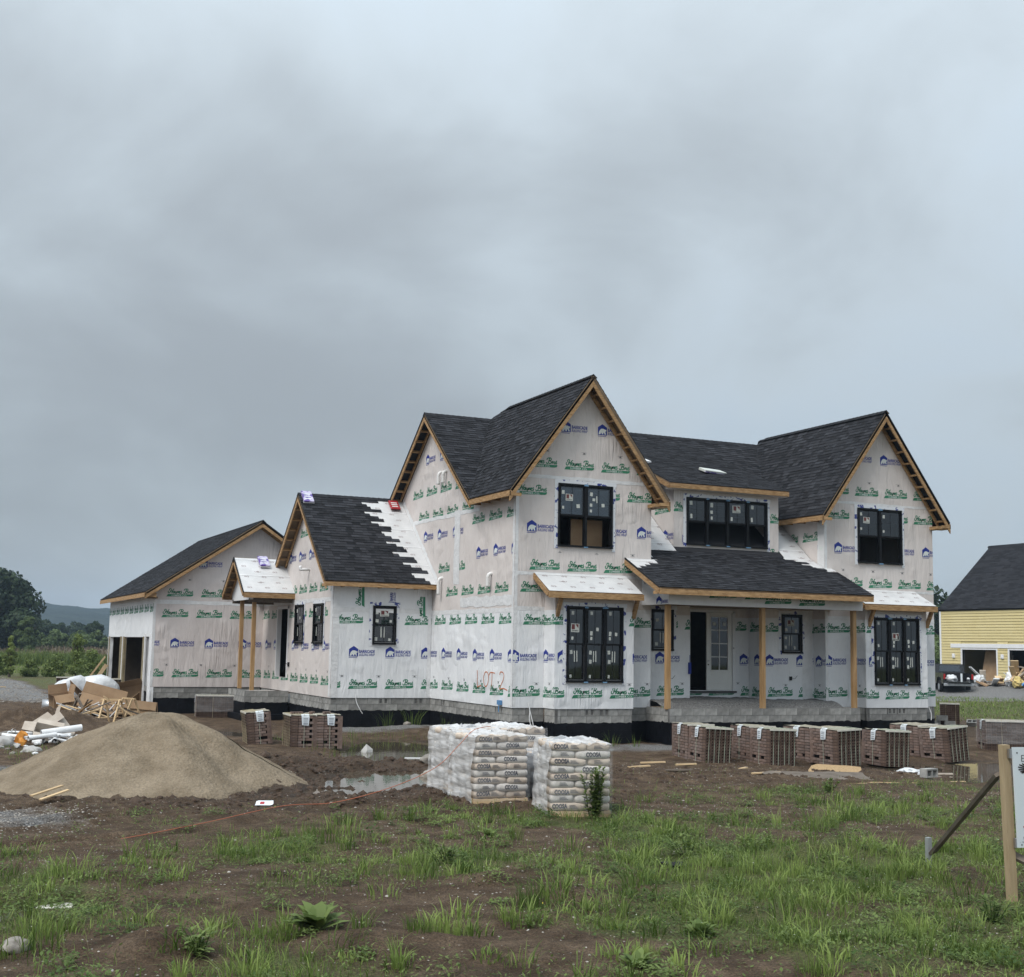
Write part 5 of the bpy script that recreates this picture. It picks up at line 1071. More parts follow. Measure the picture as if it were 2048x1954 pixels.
# ------------------------------------------------------------------ grass and weeds
RG = np.random.default_rng(5)
def blades(x, y, h, w, lean, az, shade, z=None, tip=0.0):
    """curved tapering blades as triangles"""
    n = len(x); z = ground_z(x, y)-.015 if z is None else z; ca, sa = np.cos(az), np.sin(az); tw = az+np.pi/2+RG.uniform(-.5, .5, n); cw, sw = np.cos(tw), np.sin(tw)
    Vs = []; lv = (0, .38, .72, 1.0); ww = (1.0, .95, .62, 0)
    for t, k in zip(lv, ww):
        rr = lean*h*t**1.9; zz = z+h*(t-(.42*lean*t**2.6 if True else 0)); cxx = x+ca*rr; cyy = y+sa*rr
        if k: Vs += [np.stack([cxx-cw*w*k/2, cyy-sw*w*k/2, zz], -1), np.stack([cxx+cw*w*k/2, cyy+sw*w*k/2, zz], -1)]
        else: Vs += [np.stack([cxx, cyy, zz], -1)]
    V = np.stack(Vs, 1).reshape(-1, 3); b = np.arange(n)[:, None]*7
    F = np.stack([b+np.array(q) for q in ((0, 1, 3), (0, 3, 2), (2, 3, 5), (2, 5, 4), (4, 5, 6))], 1).reshape(-1, 3)
    C = np.repeat(np.stack([shade]*3, -1), 7, 0); return V, F, C
def join(parts):
    o = 0; Vs, Fs, Cs = [], [], []
    for V, F, C in parts: Vs.append(V); Fs.append(F+o); Cs.append(C); o += len(V)
    return np.concatenate(Vs), np.concatenate(Fs), np.concatenate(Cs)
CL = [(-10.29,-16.35,.49),(-10.44,-15.96,.32),(-9.75,-15.4,.45),(-14.34,-20.8,.35),(-14.55,-21.37,.27),(-14.1,-20.66,.29),(-13.52,-18.05,.2),(-12.65,-18.34,.24),(-12.93,-17.14,.16),(-12.85,-21.34,.26),(-12.63,-20.95,.25),(-12.38,-21.39,.29),(-12.23,-21.57,.24),(-12.09,-21.39,.27),(-13.26,-22.04,.27),(-12.77,-22.6,.24),(-11.54,-22.87,.18),(-11.06,-21.99,.22),(-10.76,-21.62,.25),(-10.71,-21.88,.3),(-10.34,-21.25,.34),(-10.48,-21.96,.3),(-10.75,-22.96,.18),(-9.86,-21.69,.41),(-9.43,-21.02,.46),(-9.14,-20.83,.45),(-8.85,-20.62,.34),(-7.6,-16.6,.29),(-7.71,-20.36,.36),(-7.37,-20.12,.4),(-7.0,-19.88,.44),(-6.95,-20.27,.4),(-6.37,-19.71,.39),(-6.54,-20.41,.37),(-6.09,-20.19,.38),(-5.62,-19.96,.36),(-5.82,-20.65,.37),(-3.06,-17.47,.51),(-2.46,-17.08,.48),(-1.57,-16.08,.47),(-1.74,-16.68,.37),(-3.65,-19.77,.34),(-4.6,-21.06,.34),(-4.1,-20.86,.38),(-4.11,-21.23,.34),(-4.18,-21.56,.34),(-5.52,-21.77,.32),(-6.08,-22.19,.28),(-6.17,-21.86,.26),(-6.62,-22.0,.28),(-2.42,-20.18,.35),(-3.63,-21.75,.34),(-5.4,-23.0,.22),(-6.57,-23.61,.3),(-6.33,-23.2,.26),(-7.38,-23.55,.2),(-7.67,-23.44,.24),(-8.45,-22.69,.18),(-9.4,-23.85,.22),(-8.41,-24.41,.26),(-8.0,-24.17,.27),(-6.38,-24.35,.24),(-6.65,-24.87,.23),(-9.72,-23.34,.23),(-9.36,-23.26,.19),(-9.04,-22.23,.18),(-8.14,-19.5,.28),(-8.23,-20.18,.3),(1.5,-14.75,.33),(-.41,-15.73,.27),(1.13,-16.18,.31)]
parts = []
for cx, cy_, h in CL:
    coarse = RG.random() < .62; n = int(RG.integers(30, 60)) if coarse else int(RG.integers(70, 120)); r = (.10+.35*h)*(1 if coarse else .8)
    a = RG.uniform(0, 6.28, n); q = r*np.sqrt(RG.random(n)); x = cx+q*np.cos(a); y = cy_+q*np.sin(a)
    hh = h*RG.uniform(.45, 1.15, n)*(1-.3*q/r); w = RG.uniform(.009, .017, n)*(1 if coarse else .5); ln = RG.uniform(.15, .95, n)*(1 if coarse else .6)
    sh = np.clip(RG.normal(.62 if coarse else .45, .28)+RG.normal(0, .18, n), 0, 1); parts.append(blades(x, y, hh, w, ln, a+RG.normal(0, .7, n), sh))
# more tall grass where the photo shows a thick belt on the right
n = 1500; bx = RG.uniform(-15.5, 3, n); by = RG.uniform(-25, -13.0, n); k = (RG.random(n) < np.clip(green_at(bx, by)*1.1-.15, 0, 1))
for cx, cy_ in zip(bx[k], by[k]):
    m = int(RG.integers(10, 42)); r = RG.uniform(.05, .24); a = RG.uniform(0, 6.28, m); q = r*np.sqrt(RG.random(m)); h = RG.uniform(.10, .36)
    parts.append(blades(cx+q*np.cos(a), cy_+q*np.sin(a), h*RG.uniform(.5, 1.1, m), RG.uniform(.006, .014, m), RG.uniform(.15, .9, m), a+RG.normal(0, .8, m), np.clip(RG.normal(.55, .32)+RG.normal(0, .18, m), 0, 1)))
def scatter(n, x0, x1, y0, y1, dens):
    x = RG.uniform(x0, x1, n); y = RG.uniform(y0, y1, n); k = RG.random(n) < dens(x, y); return x[k], y[k]
x, y = scatter(480000, -19, 6, -25.5, -11, lambda x, y: np.clip(green_at(x, y)-.06, 0, 1)**1.5*np.clip(.35+3.0*fbm(x+9, y+3, 1.7, 3), 0, 1))
n = len(x); parts.append(blades(x, y, RG.uniform(.03, .17, n)*(1+.9*fbm(x, y, .6, 2)), RG.uniform(.0035, .009, n), RG.uniform(.1, 1.0, n), RG.uniform(0, 6.28, n), np.clip(RG.normal(.45, .24, n)+.9*fbm(x, y, .8, 2), 0, 1)))
x, y = scatter(9000, -20, 13, -13, -4, lambda x, y: np.clip(.10+.9*fbm(x, y, .8, 3), 0, .5)*np.where(np.hypot(x+9.5, y+8) < 4.5, 0, 1)); n = len(x)
parts.append(blades(x, y, RG.uniform(.04, .16, n), RG.uniform(.005, .010, n), RG.uniform(.2, .9, n), RG.uniform(0, 6.28, n), np.clip(RG.normal(.4, .2, n), 0, 1)))
x, y = scatter(4200, -6.4, .2, -3.5, 4.8, lambda x, y: np.clip(.35+1.6*fbm(x, y, .7, 3), 0, 1)*(ground_z(x, y) < -.99)); n = len(x)       # sedge standing in the ditch water
parts.append(blades(x, y, RG.uniform(.10, .34, n), RG.uniform(.005, .010, n), RG.uniform(.05, .4, n), RG.uniform(0, 6.28, n), np.clip(RG.normal(.35, .2, n), 0, 1)))
for cx, cy_, h, m in ((-.9, 5.6, .75, 34), (-1.7, 5.7, .6, 18), (-.4, 3.9, .6, 22), (-.5, 1.8, .5, 20), (2.4, -1.5, .5, 22), (3.0, -1.7, .45, 16), (.5, -.9, .55, 16), (-.3, -.4, .45, 14)):
    a = RG.uniform(0, 6.28, m); q = .28*np.sqrt(RG.random(m)); parts.append(blades(cx+q*np.cos(a), cy_+q*np.sin(a), h*RG.uniform(.4, 1.1, m), RG.uniform(.008, .014, m), RG.uniform(.1, .7, m), a, np.clip(RG.normal(.3, .2, m), 0, 1)))
x, y = scatter(26000, 13, 46, -6, 30, lambda x, y: green_at(x, y)*.9); n = len(x); parts.append(blades(x, y, RG.uniform(.05, .22, n), RG.uniform(.02, .04, n), RG.uniform(.2, .9, n), RG.uniform(0, 6.28, n), np.clip(RG.normal(.5, .25, n)+.6*fbm(x, y, .3, 2), 0, 1)))
x, y = scatter(14000, -26, 14, 70, 100, lambda x, y: np.clip(.6+fbm(x, y, .2, 2)*2, 0, 1)); n = len(x); parts.append(blades(x, y, RG.uniform(.08, .35, n), RG.uniform(.03, .06, n), RG.uniform(.2, .8, n), RG.uniform(0, 6.28, n), np.clip(RG.normal(.6, .25, n), 0, 1)))
x, y = scatter(2600, -13.4, -10.4, -6.0, 1.5, lambda x, y: np.clip(.3+1.5*fbm(x, y, .6, 2), 0, 1)*np.where(np.hypot((x+10.95)/3.3, (y+7.5)/3.2) < 1, 0, 1)); n = len(x); parts.append(blades(x, y, RG.uniform(.05, .16, n), RG.uniform(.007, .012, n), RG.uniform(.2, .9, n), RG.uniform(0, 6.28, n), np.clip(RG.normal(.5, .2, n), 0, 1)))
V, F, C = join(parts); tag(tri_mesh('grass', V, F, 'leaf_grass', C), 'green grass and sedge growing in tufts over the muddy ground', 'grass', kind='stuff')
# dry stalks
x, y = scatter(24000, -19, 4, -25, -11, lambda x, y: np.clip(green_at(x, y)*.6, 0, 1)*np.clip(.3+1.6*fbm(x-7, y, .9, 2), 0, 1)); n = len(x)
n2 = 26000; x2 = RG.uniform(-19, 8, n2); y2 = RG.uniform(-25.5, -7, n2); x = np.concatenate([x, x2]); y = np.concatenate([y, y2]); n = len(x); flat_ = np.arange(n) >= n-n2
V, F, C = blades(x, y, np.where(flat_, RG.uniform(.02, .06, n), RG.uniform(.04, .22, n)), RG.uniform(.003, .006, n), np.where(flat_, RG.uniform(1.4, 2.3, n), RG.uniform(.1, 1.2, n)), RG.uniform(0, 6.28, n), RG.random(n)); tag(tri_mesh('dry_grass', V, F, 'leaf_dry', C), 'dry straw-coloured stalks among the green foreground grass', 'dry grass', kind='stuff')
# low broadleaf cover: little tilted leaves
def leaves(x, y, z, s, mat_shade):
    n = len(x); az = RG.uniform(0, 6.28, n); tl = RG.uniform(-.2, .7, n); ca, sa = np.cos(az), np.sin(az); L_ = s; wd = s*RG.uniform(.35, .6, n)
    P = np.stack([x, y, z], -1); d = np.stack([ca*np.cos(tl), sa*np.cos(tl), np.sin(tl)], -1); sd_ = np.stack([-sa, ca, np.zeros(n)], -1)
    V = np.stack([P, P+d*(L_*.5)[:, None]-sd_*(wd*.5)[:, None], P+d*L_[:, None], P+d*(L_*.5)[:, None]+sd_*(wd*.5)[:, None]], 1).reshape(-1, 3)
    b = np.arange(n)[:, None]*4; F = np.stack([b+np.array((0, 1, 2)), b+np.array((0, 2, 3))], 1).reshape(-1, 3); return V, F, np.repeat(np.stack([mat_shade]*3, -1), 4, 0)
x, y = scatter(330000, -19, 6, -25.5, -11.5, lambda x, y: np.clip(green_at(x, y)+.05, 0, 1)*np.clip(.3+2.6*fbm(x-3, y+8, 1.3, 3), 0, 1)); n = len(x)
V, F, C = leaves(x, y, ground_z(x, y)+RG.uniform(.0, .05, n), RG.uniform(.015, .06, n), np.clip(RG.normal(.55, .28, n)+1.2*fbm(x, y, .7, 2), 0, 1)); tag(tri_mesh('ground_cover', V, F, 'leaf_weed', C), 'low creeping broadleaf weeds covering the foreground soil', 'weeds', kind='stuff')
wp = []
n = 900; bx = RG.uniform(-16, 4, n); by = RG.uniform(-25.3, -12.0, n); k = RG.random(n) < np.clip(green_at(bx, by)*.9+.06, 0, 1)
for cx, cy_ in zip(bx[k], by[k]):                      # leafy weeds of many sizes
    r = RG.uniform(.05, .22); hgt_ = RG.uniform(.05, .26); m = int(40+700*r*r*4); a = RG.uniform(0, 6.28, m); q = r*np.sqrt(RG.random(m)); x = cx+q*np.cos(a); y = cy_+q*np.sin(a); tone = RG.normal(.55, .28)
    wp.append(leaves(x, y, ground_z(x, y)+hgt_*RG.random(m)**.8*(1-.55*(q/r)**2), RG.uniform(.02, .055, m)*(1+r), np.clip(tone+RG.normal(0, .16, m), 0, 1)))
V, F, C = join(wp); tag(tri_mesh('weed_clumps', V, F, 'leaf_weed', C), 'leafy weeds in rounded clumps between the grass tufts', 'weeds', kind='stuff')
for nm, mt, cnt, lab in (('white_flowers', 'flower_white', 900, 'tiny white flowers dotted through the foreground weeds'), ('yellow_flowers', 'flower_yellow', 260, 'tiny yellow flowers dotted through the foreground weeds')):
    x, y = scatter(cnt*4, -18, 4, -25, -12, lambda x, y: np.clip(green_at(x, y), 0, 1)*np.clip(.1+2*fbm(x+cnt, y, .5, 2), 0, 1)); n = len(x)
    V, F, C = leaves(x, y, ground_z(x, y)+RG.uniform(.05, .22, n), RG.uniform(.012, .024, n), RG.random(n)); tag(tri_mesh(nm, V, F, mt, C), lab, 'flowers', kind='stuff')
# single plants that stand out
def plant(name, x, y, h, n_stems, n_leaf, ls, lab, mat='leaf_weed', spread=.15, group=None, rosette=False, shade=.4):
    z = float(ground_z(x, y)); root = empty(name, (x, y, z), label=lab, cat='plant', group=group); mb = MB(); P = []
    for i in range(n_stems):
        a = RG.uniform(0, 6.28); r = spread*RG.random(); b0 = Vector((x+r*.3*math.cos(a), y+r*.3*math.sin(a), z-.02)); tp = Vector((x+r*math.cos(a), y+r*math.sin(a), z+h*RG.uniform(.6, 1.0)))
        if not rosette: mb.tube([b0, b0.lerp(tp, .5)+Vector((.01, 0, .02)), tp], [.006, .005, .002], 5)
        for k in range(n_leaf): t = RG.uniform(.08, 1) if not rosette else RG.uniform(0, .12); q = b0.lerp(tp, t); P.append((q, a+RG.normal(0, 1.4), t))
    if mb.f: mb.build('stem', 'leaf_weed', root)
    Vv, Fv, Cv = [], [], []
    for q, a, t in P:
        L_ = ls*RG.uniform(.6, 1.2)*(1-.35*t if not rosette else 1); tl = RG.uniform(.1, .9) if not rosette else RG.uniform(.35, 1.25); wd = L_*RG.uniform(.13, .24); d = Vector((math.cos(a)*math.cos(tl), math.sin(a)*math.cos(tl), math.sin(tl))); s = Vector((-math.sin(a), math.cos(a), 0)); o = len(Vv); droop = Vector((math.cos(a), math.sin(a), -.7))*L_*.22
        for pt in (q, q+d*L_*.35-s*wd, q+d*L_*.35+s*wd, q+d*L_*.72-s*wd*.8+droop*.35, q+d*L_*.72+s*wd*.8+droop*.35, q+d*L_*.92+droop): Vv.append(tuple(pt))
        Fv += [(o, o+1, o+2), (o+1, o+3, o+4), (o+1, o+4, o+2), (o+3, o+5, o+4)]; Cv += [(min(1, max(0, RG.normal(shade, .2))),)*3]*6
    tri_mesh('leaves', np.array(Vv), np.array(Fv), mat, np.array(Cv), parent=root); return root
plant('dock_plant', -11.86, -21.47, .42, 1, 64, .30, 'large green dock plant with long broad leaves in left foreground', rosette=True, shade=.7)
plant('tall_weed', -5.45, -15.0, .86, 16, 60, .12, 'tall leafy weed standing in front of the right cement pallet', spread=.22, shade=.8)
plant('leafy_weed', -9.29, -18.34, .26, 10, 16, .11, 'bright green bushy weed left of centre on bare soil', spread=.35, shade=.75)
plant('rosette_weed', -7.88, -16.51, .18, 1, 34, .18, 'low bright green rosette weed near the left cement pallets', rosette=True, shade=.7)
plant('leafy_weed', -13.1, -22.1, .24, 8, 14, .12, 'light green leafy weed at the bottom left edge of the ground', spread=.2, shade=.9)
plant('rosette_weed', -9.73, -23.73, .22, 1, 40, .2, 'dark green rosette weed low at the bottom of the picture', rosette=True, shade=.7)
plant('leafy_weed', -5.96, -18.58, .32, 12, 14, .10, 'wide mid green weed behind the tall grass belt', spread=.4, shade=.75)
plant('rosette_weed', -8.45, -22.69, .2, 1, 40, .2, 'spiky green rosette on bare soil right of the bottom centre', rosette=True, shade=.7)
plant('leafy_weed', -5.33, -23.3, .27, 9, 14, .12, 'leafy weed at the foot of the wooden sign post', spread=.25, shade=.55)
plant('leafy_weed', .9, -12.8, .3, 10, 14, .12, 'bushy green weed right of the fallen sheets of board', spread=.3, shade=.5)

# ------------------------------------------------------------------ stones, clods
def rocks(name, xs, ys, size, mat, lab, cat, flat=.6, sink=.3):
    n = len(xs); base = np.array([(1, 0, 0), (-1, 0, 0), (0, 1, 0), (0, -1, 0), (0, 0, 1), (.6, .6, .55), (-.6, .6, .5), (-.6, -.6, .55), (.6, -.6, .5)], float)
    fc = np.array([(0, 2, 5), (2, 1, 6), (1, 3, 7), (3, 0, 8), (4, 0, 5), (4, 5, 2), (4, 2, 6), (4, 6, 1), (4, 1, 7), (4, 7, 3), (4, 3, 8), (4, 8, 0)]); fc = np.array([(0, 2, 5), (2, 1, 6), (1, 3, 7), (3, 0, 8), (4, 0, 5), (5, 2, 4), (4, 2, 6), (6, 1, 4), (4, 1, 7), (7, 3, 4), (4, 3, 8), (8, 0, 4)])
    V = base[None]*(1+RG.uniform(-.35, .35, (n, 9, 3)))*size[:, None, None]; V[:, :, 2] *= flat; a = RG.uniform(0, 6.28, n); c, s = np.cos(a)[:, None], np.sin(a)[:, None]
    x = V[:, :, 0]*c-V[:, :, 1]*s; y = V[:, :, 0]*s+V[:, :, 1]*c; z = V[:, :, 2]+ground_z(xs, ys)[:, None]-(size*flat*sink)[:, None]
    V = np.stack([x+xs[:, None], y+ys[:, None], z], -1).reshape(-1, 3); F = (np.arange(n)[:, None, None]*9+fc[None]).reshape(-1, 3); return tag(tri_mesh(name, V, F, mat), lab, cat, kind='stuff')
x, y = scatter(34000, -19, 8, -25.5, -6, lambda x, y: np.clip(.35+1.5*fbm(x, y, .5, 3), 0, 1)); rocks('pebbles', x, y, RG.uniform(.004, .015, len(x))*np.where(RG.random(len(x)) < .04, 2.2, 1), 'pebble', 'small pale pebbles scattered over the brown soil', 'pebbles')
x, y = scatter(17000, -14.5, 8, -14, 0, lambda x, y: np.exp(-(((x+8)/5.5)**2+((y+8)/5)**2)**2)+.5*np.exp(-(((x-3)/6)**2+((y+9.3)/1.5)**2))); rocks('mud_clods', x, y, RG.uniform(.02, .075, len(x))*np.where(RG.random(len(x)) < .06, 1.9, 1), 'clod', 'dark lumps of churned mud around the puddles and sand', 'mud', .75)
x, y = scatter(5200, -16, -12.6, -14.6, -10.6, lambda x, y: np.exp(-(((x+14.3)/1.2)**2+((y+12.6)/1.1)**2))); rocks('spilled_gravel', x, y, RG.uniform(.008, .022, len(x)), 'rock', 'grey gravel spilled at the left edge before the sand pile', 'gravel')
x, y = scatter(9000, -30, -9.5, 24, 68, lambda x, y: x*0+.7); rocks('drive_gravel', x, y, RG.uniform(.03, .09, len(x)), 'rock', 'grey gravel of the driveway behind the rubbish heap', 'gravel')

# ------------------------------------------------------------------ sand pile
c0 = np.array((-11.0, -7.45)); e1 = np.array((.9095, -.4157)); e2 = np.array((.4157, .9095)); nt_, nr = 260, 90
T_, Rr = np.meshgrid(np.linspace(0, 2*np.pi, nt_+1), np.linspace(0, 1.06, nr)); ct, st_ = np.cos(T_), np.sin(T_)
Ra = np.where(ct < 0, 3.6, 2.75); base_r = Ra*3.15/np.sqrt((3.15*ct)**2+(Ra*st_)**2)*(1+.07*np.sin(3*T_+.6)+.04*np.sin(7*T_+2)); rr = base_r*Rr
px = c0[0]+e1[0]*rr*ct+e2[0]*rr*st_; py = c0[1]+e1[1]*rr*ct+e2[1]*rr*st_
q = np.clip(Rr, 0, 1); qs = np.sqrt(q*q+.10)-.3162; qq = np.clip(qs/.7326, 0, 1); hgt = 1.33*((1-qq)*.82+.18*(1-qq)**2)
ridge = .09*np.exp(-((T_-5.15)/.22)**2)*np.sin(np.pi*np.clip(q, 0, 1))+.10*np.exp(-((T_-4.2)/.22)**2)*np.sin(np.pi*q)-.06*np.exp(-((T_-4.75)/.3)**2)*np.sin(np.pi*q)+.08*np.exp(-((T_-5.9)/.2)**2)*np.sin(np.pi*q)
wv = .16*fbm(px*1.0, py*1.0, 1.5, 4)*4*q*(1-q)+.10*fbm(px+3, py, .9, 3)+.07*np.abs(fbm(T_*9, q*1.5+2, 1.0, 3))*np.sin(np.pi*q)+.05*fbm(T_*5, q*1.2, 1.0, 3)*np.sin(np.pi*q)+.028*fbm(px, py, 5.0, 3)
pz = -1.03+hgt+ridge+wv-.12*sstep(.97, 1.06, Rr)
V = np.stack([px, py, pz], -1).reshape(-1, 3); I = np.arange(nr*(nt_+1)).reshape(nr, nt_+1); F = np.stack([I[:-1, :-1], I[1:, :-1], I[1:, 1:], I[:-1, 1:]], -1).reshape(-1, 4)
tag(tri_mesh('sand_pile', V, F, 'sand', smooth=True), 'broad heap of tan masonry sand in the left middle ground', 'sand pile')
# ------------------------------------------------------------------ brick cubes
def shared(mb, name, mats, smooth=False):
    o = mb.build(name, mats, smooth=smooth); d = o.data; bpy.data.objects.remove(o); return d
bw, bh = .140, .0705
mb = MB(); mb.box((0, 0, 0), (bw-.009, .19, bh-.009))
for hx in (.022, .080): mb.poly([(hx, -.0015, .014), (hx+.034, -.0015, .014), (hx+.034, -.0015, .048), (hx, -.0015, .048)], 1)
BRK_END = shared(mb, 'brick', ['brick_end', 'brick_hole'])
mb = MB(); mb.box((0, 0, 0), (.09, .186, bh-.012)); BRK_SIDE = shared(mb, 'brick', 'brick')
mb = MB(); mb.box((0, 0, 0), (.09, .086, bh-.012)); BRK_HEAD = shared(mb, 'brick', 'brick')
def brick_cube(loc, rz, label, front=True, rows=12, tilt=(0, 0), group='strapped cubes of brick', tagged=True, w=.70, d=1.0, film=False, straps=5, nx=5, face2=True):
    """front (-Y) face shows the cored ends, left (-X) face shows the sides"""
    rt = empty('brick_cube', loc, (tilt[0], tilt[1], rz), label, 'bricks', group); h = rows*bh
    c = MB(); c.box((.03, .06, .005), (w-.01, d-.01, h-.02)); c.build('brick_core', 'brick_hole', rt, local=True)
    if front:
        for r in range(rows):
            for i in range(nx): inst(BRK_END, 'brick', (i*bw+random.uniform(-.003, .003), random.uniform(-.006, .004), r*bh), rt)
    voids = {(2, 1), (2, 3)} if tagged else set()
    if face2:
        for r in range(rows):
            y = .20 if front else 0.0; cidx = 0; y += 0.0
            seq = [1, 1, 1, 1] if r % 2 else [2, 1, 1, 1, 2]
            for s in (seq if front else [1]+seq):
                L_ = .20 if s == 1 else .10
                if (r, cidx) not in voids and y+L_ <= d+.03: inst(BRK_SIDE if s == 1 else BRK_HEAD, 'brick', (random.uniform(-.005, .003), y, r*bh), rt)
                y += L_; cidx += 1
    b = MB(); b.box((nx*bw+.001, .02, 0), (w+.02, d, h-.01)) if nx*bw < w else b.box((w-.05, .2, 0), (w, d, h-.012)); b.box((.0, d-.1, 0), (w, d+.02, h-.012)); b.build('brick_back', 'brick', rt, local=True)
    t = MB(); nxx, nyy = 7, 8; H = [[h+.006+random.uniform(0, .02) for _ in range(nyy+1)] for _ in range(nxx+1)]
    for i in range(nxx):
        for j in range(nyy):
            P = lambda a, bb: (-.01+(w+.02)*a/nxx, -.015+(d+.03)*bb/nyy, H[a][bb]); t.poly([P(i, j), P(i+1, j), P(i+1, j+1), P(i, j+1)])
    t.build('paper_cover', 'pack_top', rt, local=True)
    e = MB(); e.box((-.015, -.028, h-.012), (w+.015, -.004, h+.030)); e.build('edge_board', 'board_edge', rt, local=True)
    for i in range(straps):
        x = w*(i+.6)/straps; s = MB(); j = random.uniform(-.012, .012); s.tube([(x, d*.5, h+.034), (x, -.032, h+.034), (x+j, -.014, h*.5), (x+j*1.5, -.012, .0)], .0048, 4); s.build('strap', 'strap' if straps == 5 else 'strap_tan', rt, local=True)
    s = MB(); s.tube([(w*.4, d*.52, h+.03), (-.016, d*.52, h+.03), (-.014, d*.53, 0)], .0048, 4); s.build('strap', 'strap', rt, local=True)
    if tagged:
        y0 = d*.40; g = MB(); x = -.020
        g.poly([(x, y0+.21, h-.02), (x, y0, h-.01), (x-.012, y0+.02, h-.235), (x-.012, y0+.19, h-.25)]); g.poly([(x+.06, y0+.2, h+.035), (x+.06, y0, h+.035), (x, y0, h-.01), (x, y0+.21, h-.02)])
        tg = g.build('tag', 'tag', rt, local=True); p = MB()
        for z in (.06, .10, .15, .19, .21): p.poly([(x-.013, y0+.17, h-z), (x-.013, y0+.05, h-z), (x-.013, y0+.05, h-z-.011), (x-.013, y0+.17, h-z-.011)])
        tag(p.build('tag_print', 'tag_print', tg, local=True), kind='stuff')
    if film:
        f = MB(); f.box((-.03, -.04, .22), (w+.03, d+.03, h+.02)); f.build('stretch_film', 'film_thin', rt, local=True)
    return rt
G0 = -1.03
brick_cube((2.05, -6.70, G0), rad(-9), 'front brick cube of the leftmost pair before the front porch', tilt=(0, rad(2.5)))
brick_cube((2.24, -5.64, G0+.0), rad(-9), 'rear brick cube of the leftmost pair before the front porch', front=False, straps=0)
brick_cube((3.30, -7.60, G0), rad(-7), 'front brick cube of the second pair from the left before the porch', tilt=(0, rad(1)))
brick_cube((3.46, -6.54, G0), rad(-7), 'rear brick cube of the second pair from the left before the porch', front=False, straps=0)
brick_cube((4.90, -8.15, G0), rad(3), 'front brick cube of the third pair, standing at the puddle edge', tilt=(rad(1), rad(-2)), w=.72)
brick_cube((4.86, -7.10, G0), rad(3), 'rear brick cube of the third pair, behind the puddle edge', front=False, straps=0)
brick_cube((6.28, -8.20, G0-.02), rad(-6), 'single brick cube standing in the puddle between two pairs', tilt=(0, rad(1.5)), rows=12)
brick_cube((8.92, -7.60, G0-.03), rad(4), 'front brick cube of the rightmost pair, leaning in the puddle', tilt=(rad(-2), rad(-5)))
brick_cube((8.86, -6.52, G0-.03), rad(4), 'rear brick cube of the rightmost pair in the puddle', front=False, tilt=(0, rad(-3)), straps=0)
brick_cube((12.55, -5.15, G0), rad(-30), 'brick cube in clear film behind the white sign', film=True, w=1.4, nx=10, straps=2)
brick_cube((20.25, 5.0, G0), rad(-42), 'brick cube beside the loose grey blocks at the right house corner', straps=2, tagged=False)
def turned(o): o.scale = (-1, 1, 1); return o       # cored ends to the left, sides with the tags to the front
turned(brick_cube((-6.50, -.55, G0), rad(-94), 'left half of the brick cube pair with three loose bricks on top', d=.66, w=1.0, nx=7, straps=6, tilt=(0, 0)))
turned(brick_cube((-5.83, -.60, G0), rad(-94), 'right half of the brick cube pair with three loose bricks on top', d=.66, w=1.0, front=False, straps=0))
turned(brick_cube((-7.30, .65, G0), rad(-96), 'leaning brick cube tied with tan bands near the side porch', d=.62, w=1.0, nx=7, straps=6, tilt=(rad(6), 0)))
brick_cube((-6.2, 13.2, G0), rad(-8), 'brick cube in clear film against the garage foundation', film=True, w=1.9, d=.9, nx=13, rows=11, straps=2)
brick_cube((-9.85, 24.5, G0), rad(-6), 'tall brick cube at the back of the rubbish heap', tagged=False, rows=15, w=1.4, nx=10)
brick_cube((-8.9, 22.6, G0), rad(-4), 'brick cube just behind the white plastic bag', tagged=False, rows=15, w=1.4, nx=10)
for i, (x, y, rz, lab) in enumerate(((-6.42, -.30, .2, 'long loose brick lying on a brick cube, left of three'), (-5.85, -.2, .9, 'middle loose brick lying on a brick cube'), (-5.55, -.25, .05, 'right loose brick with core holes lying on a brick cube'))):
    b = MB(); L_ = .33 if i == 0 else .19; b.box((0, 0, 0), (L_, .095, .065))
    for k in range(3): b.poly([(L_*(.18+.24*k), -.0015, .02), (L_*(.18+.24*k)+.03, -.0015, .02), (L_*(.18+.24*k)+.03, -.0015, .045), (L_*(.18+.24*k), -.0015, .045)], 1) if i != 1 else None
    o = b.build('loose_brick', ['brick', 'brick_hole']); o.location = (x, y, G0+12*bh+.02); o.rotation_euler = (0, 0, rz); tag(o, lab, 'brick', 'loose bricks on the brick cube')

# ------------------------------------------------------------------ bagged cement on pallets
def pillow(lx, ly, lz, nu=28, nv=10, e=.22, ez=.40):
    mb = MB(); sg = lambda v, p: math.copysign(abs(v)**p, v)
    for j in range(nv+1):
        ph = -math.pi/2+math.pi*j/nv
        for i in range(nu):
            t = 2*math.pi*i/nu; c = sg(math.cos(ph), ez); mb.v.append((lx/2*c*sg(math.cos(t), e), ly/2*c*sg(math.sin(t), e), lz/2*sg(math.sin(ph), ez)*(1+.10*math.sin(t*3+ph))))
    for j in range(nv):
        for i in range(nu): mb.f.append((j*nu+i, j*nu+(i+1) % nu, (j+1)*nu+(i+1) % nu, (j+1)*nu+i)); mb.m.append(0)
    return mb
def bag_mesh(lx, ly, lz, mat): return shared(pillow(lx, ly, lz), 'cement_bag', mat, True)
LZ = .118
BAG = {'L': bag_mesh(.60, .42, LZ*1.13, 'bag_paper'), 'S': bag_mesh(.40, .62, LZ*1.13, 'bag_paper'), 'Lg': bag_mesh(.60, .42, LZ*1.13, 'bag_grey'), 'Sg': bag_mesh(.40, .62, LZ*1.13, 'bag_grey')}
_coosa = fit_text('COOSA', 0, 0, .25, .068, .05); m_ = MB()
for t in _coosa: m_.poly([(p[0], 0, p[1]) for p in t])
COOSA = shared(m_, 'bag_lettering', 'bag_print')
m_ = MB()
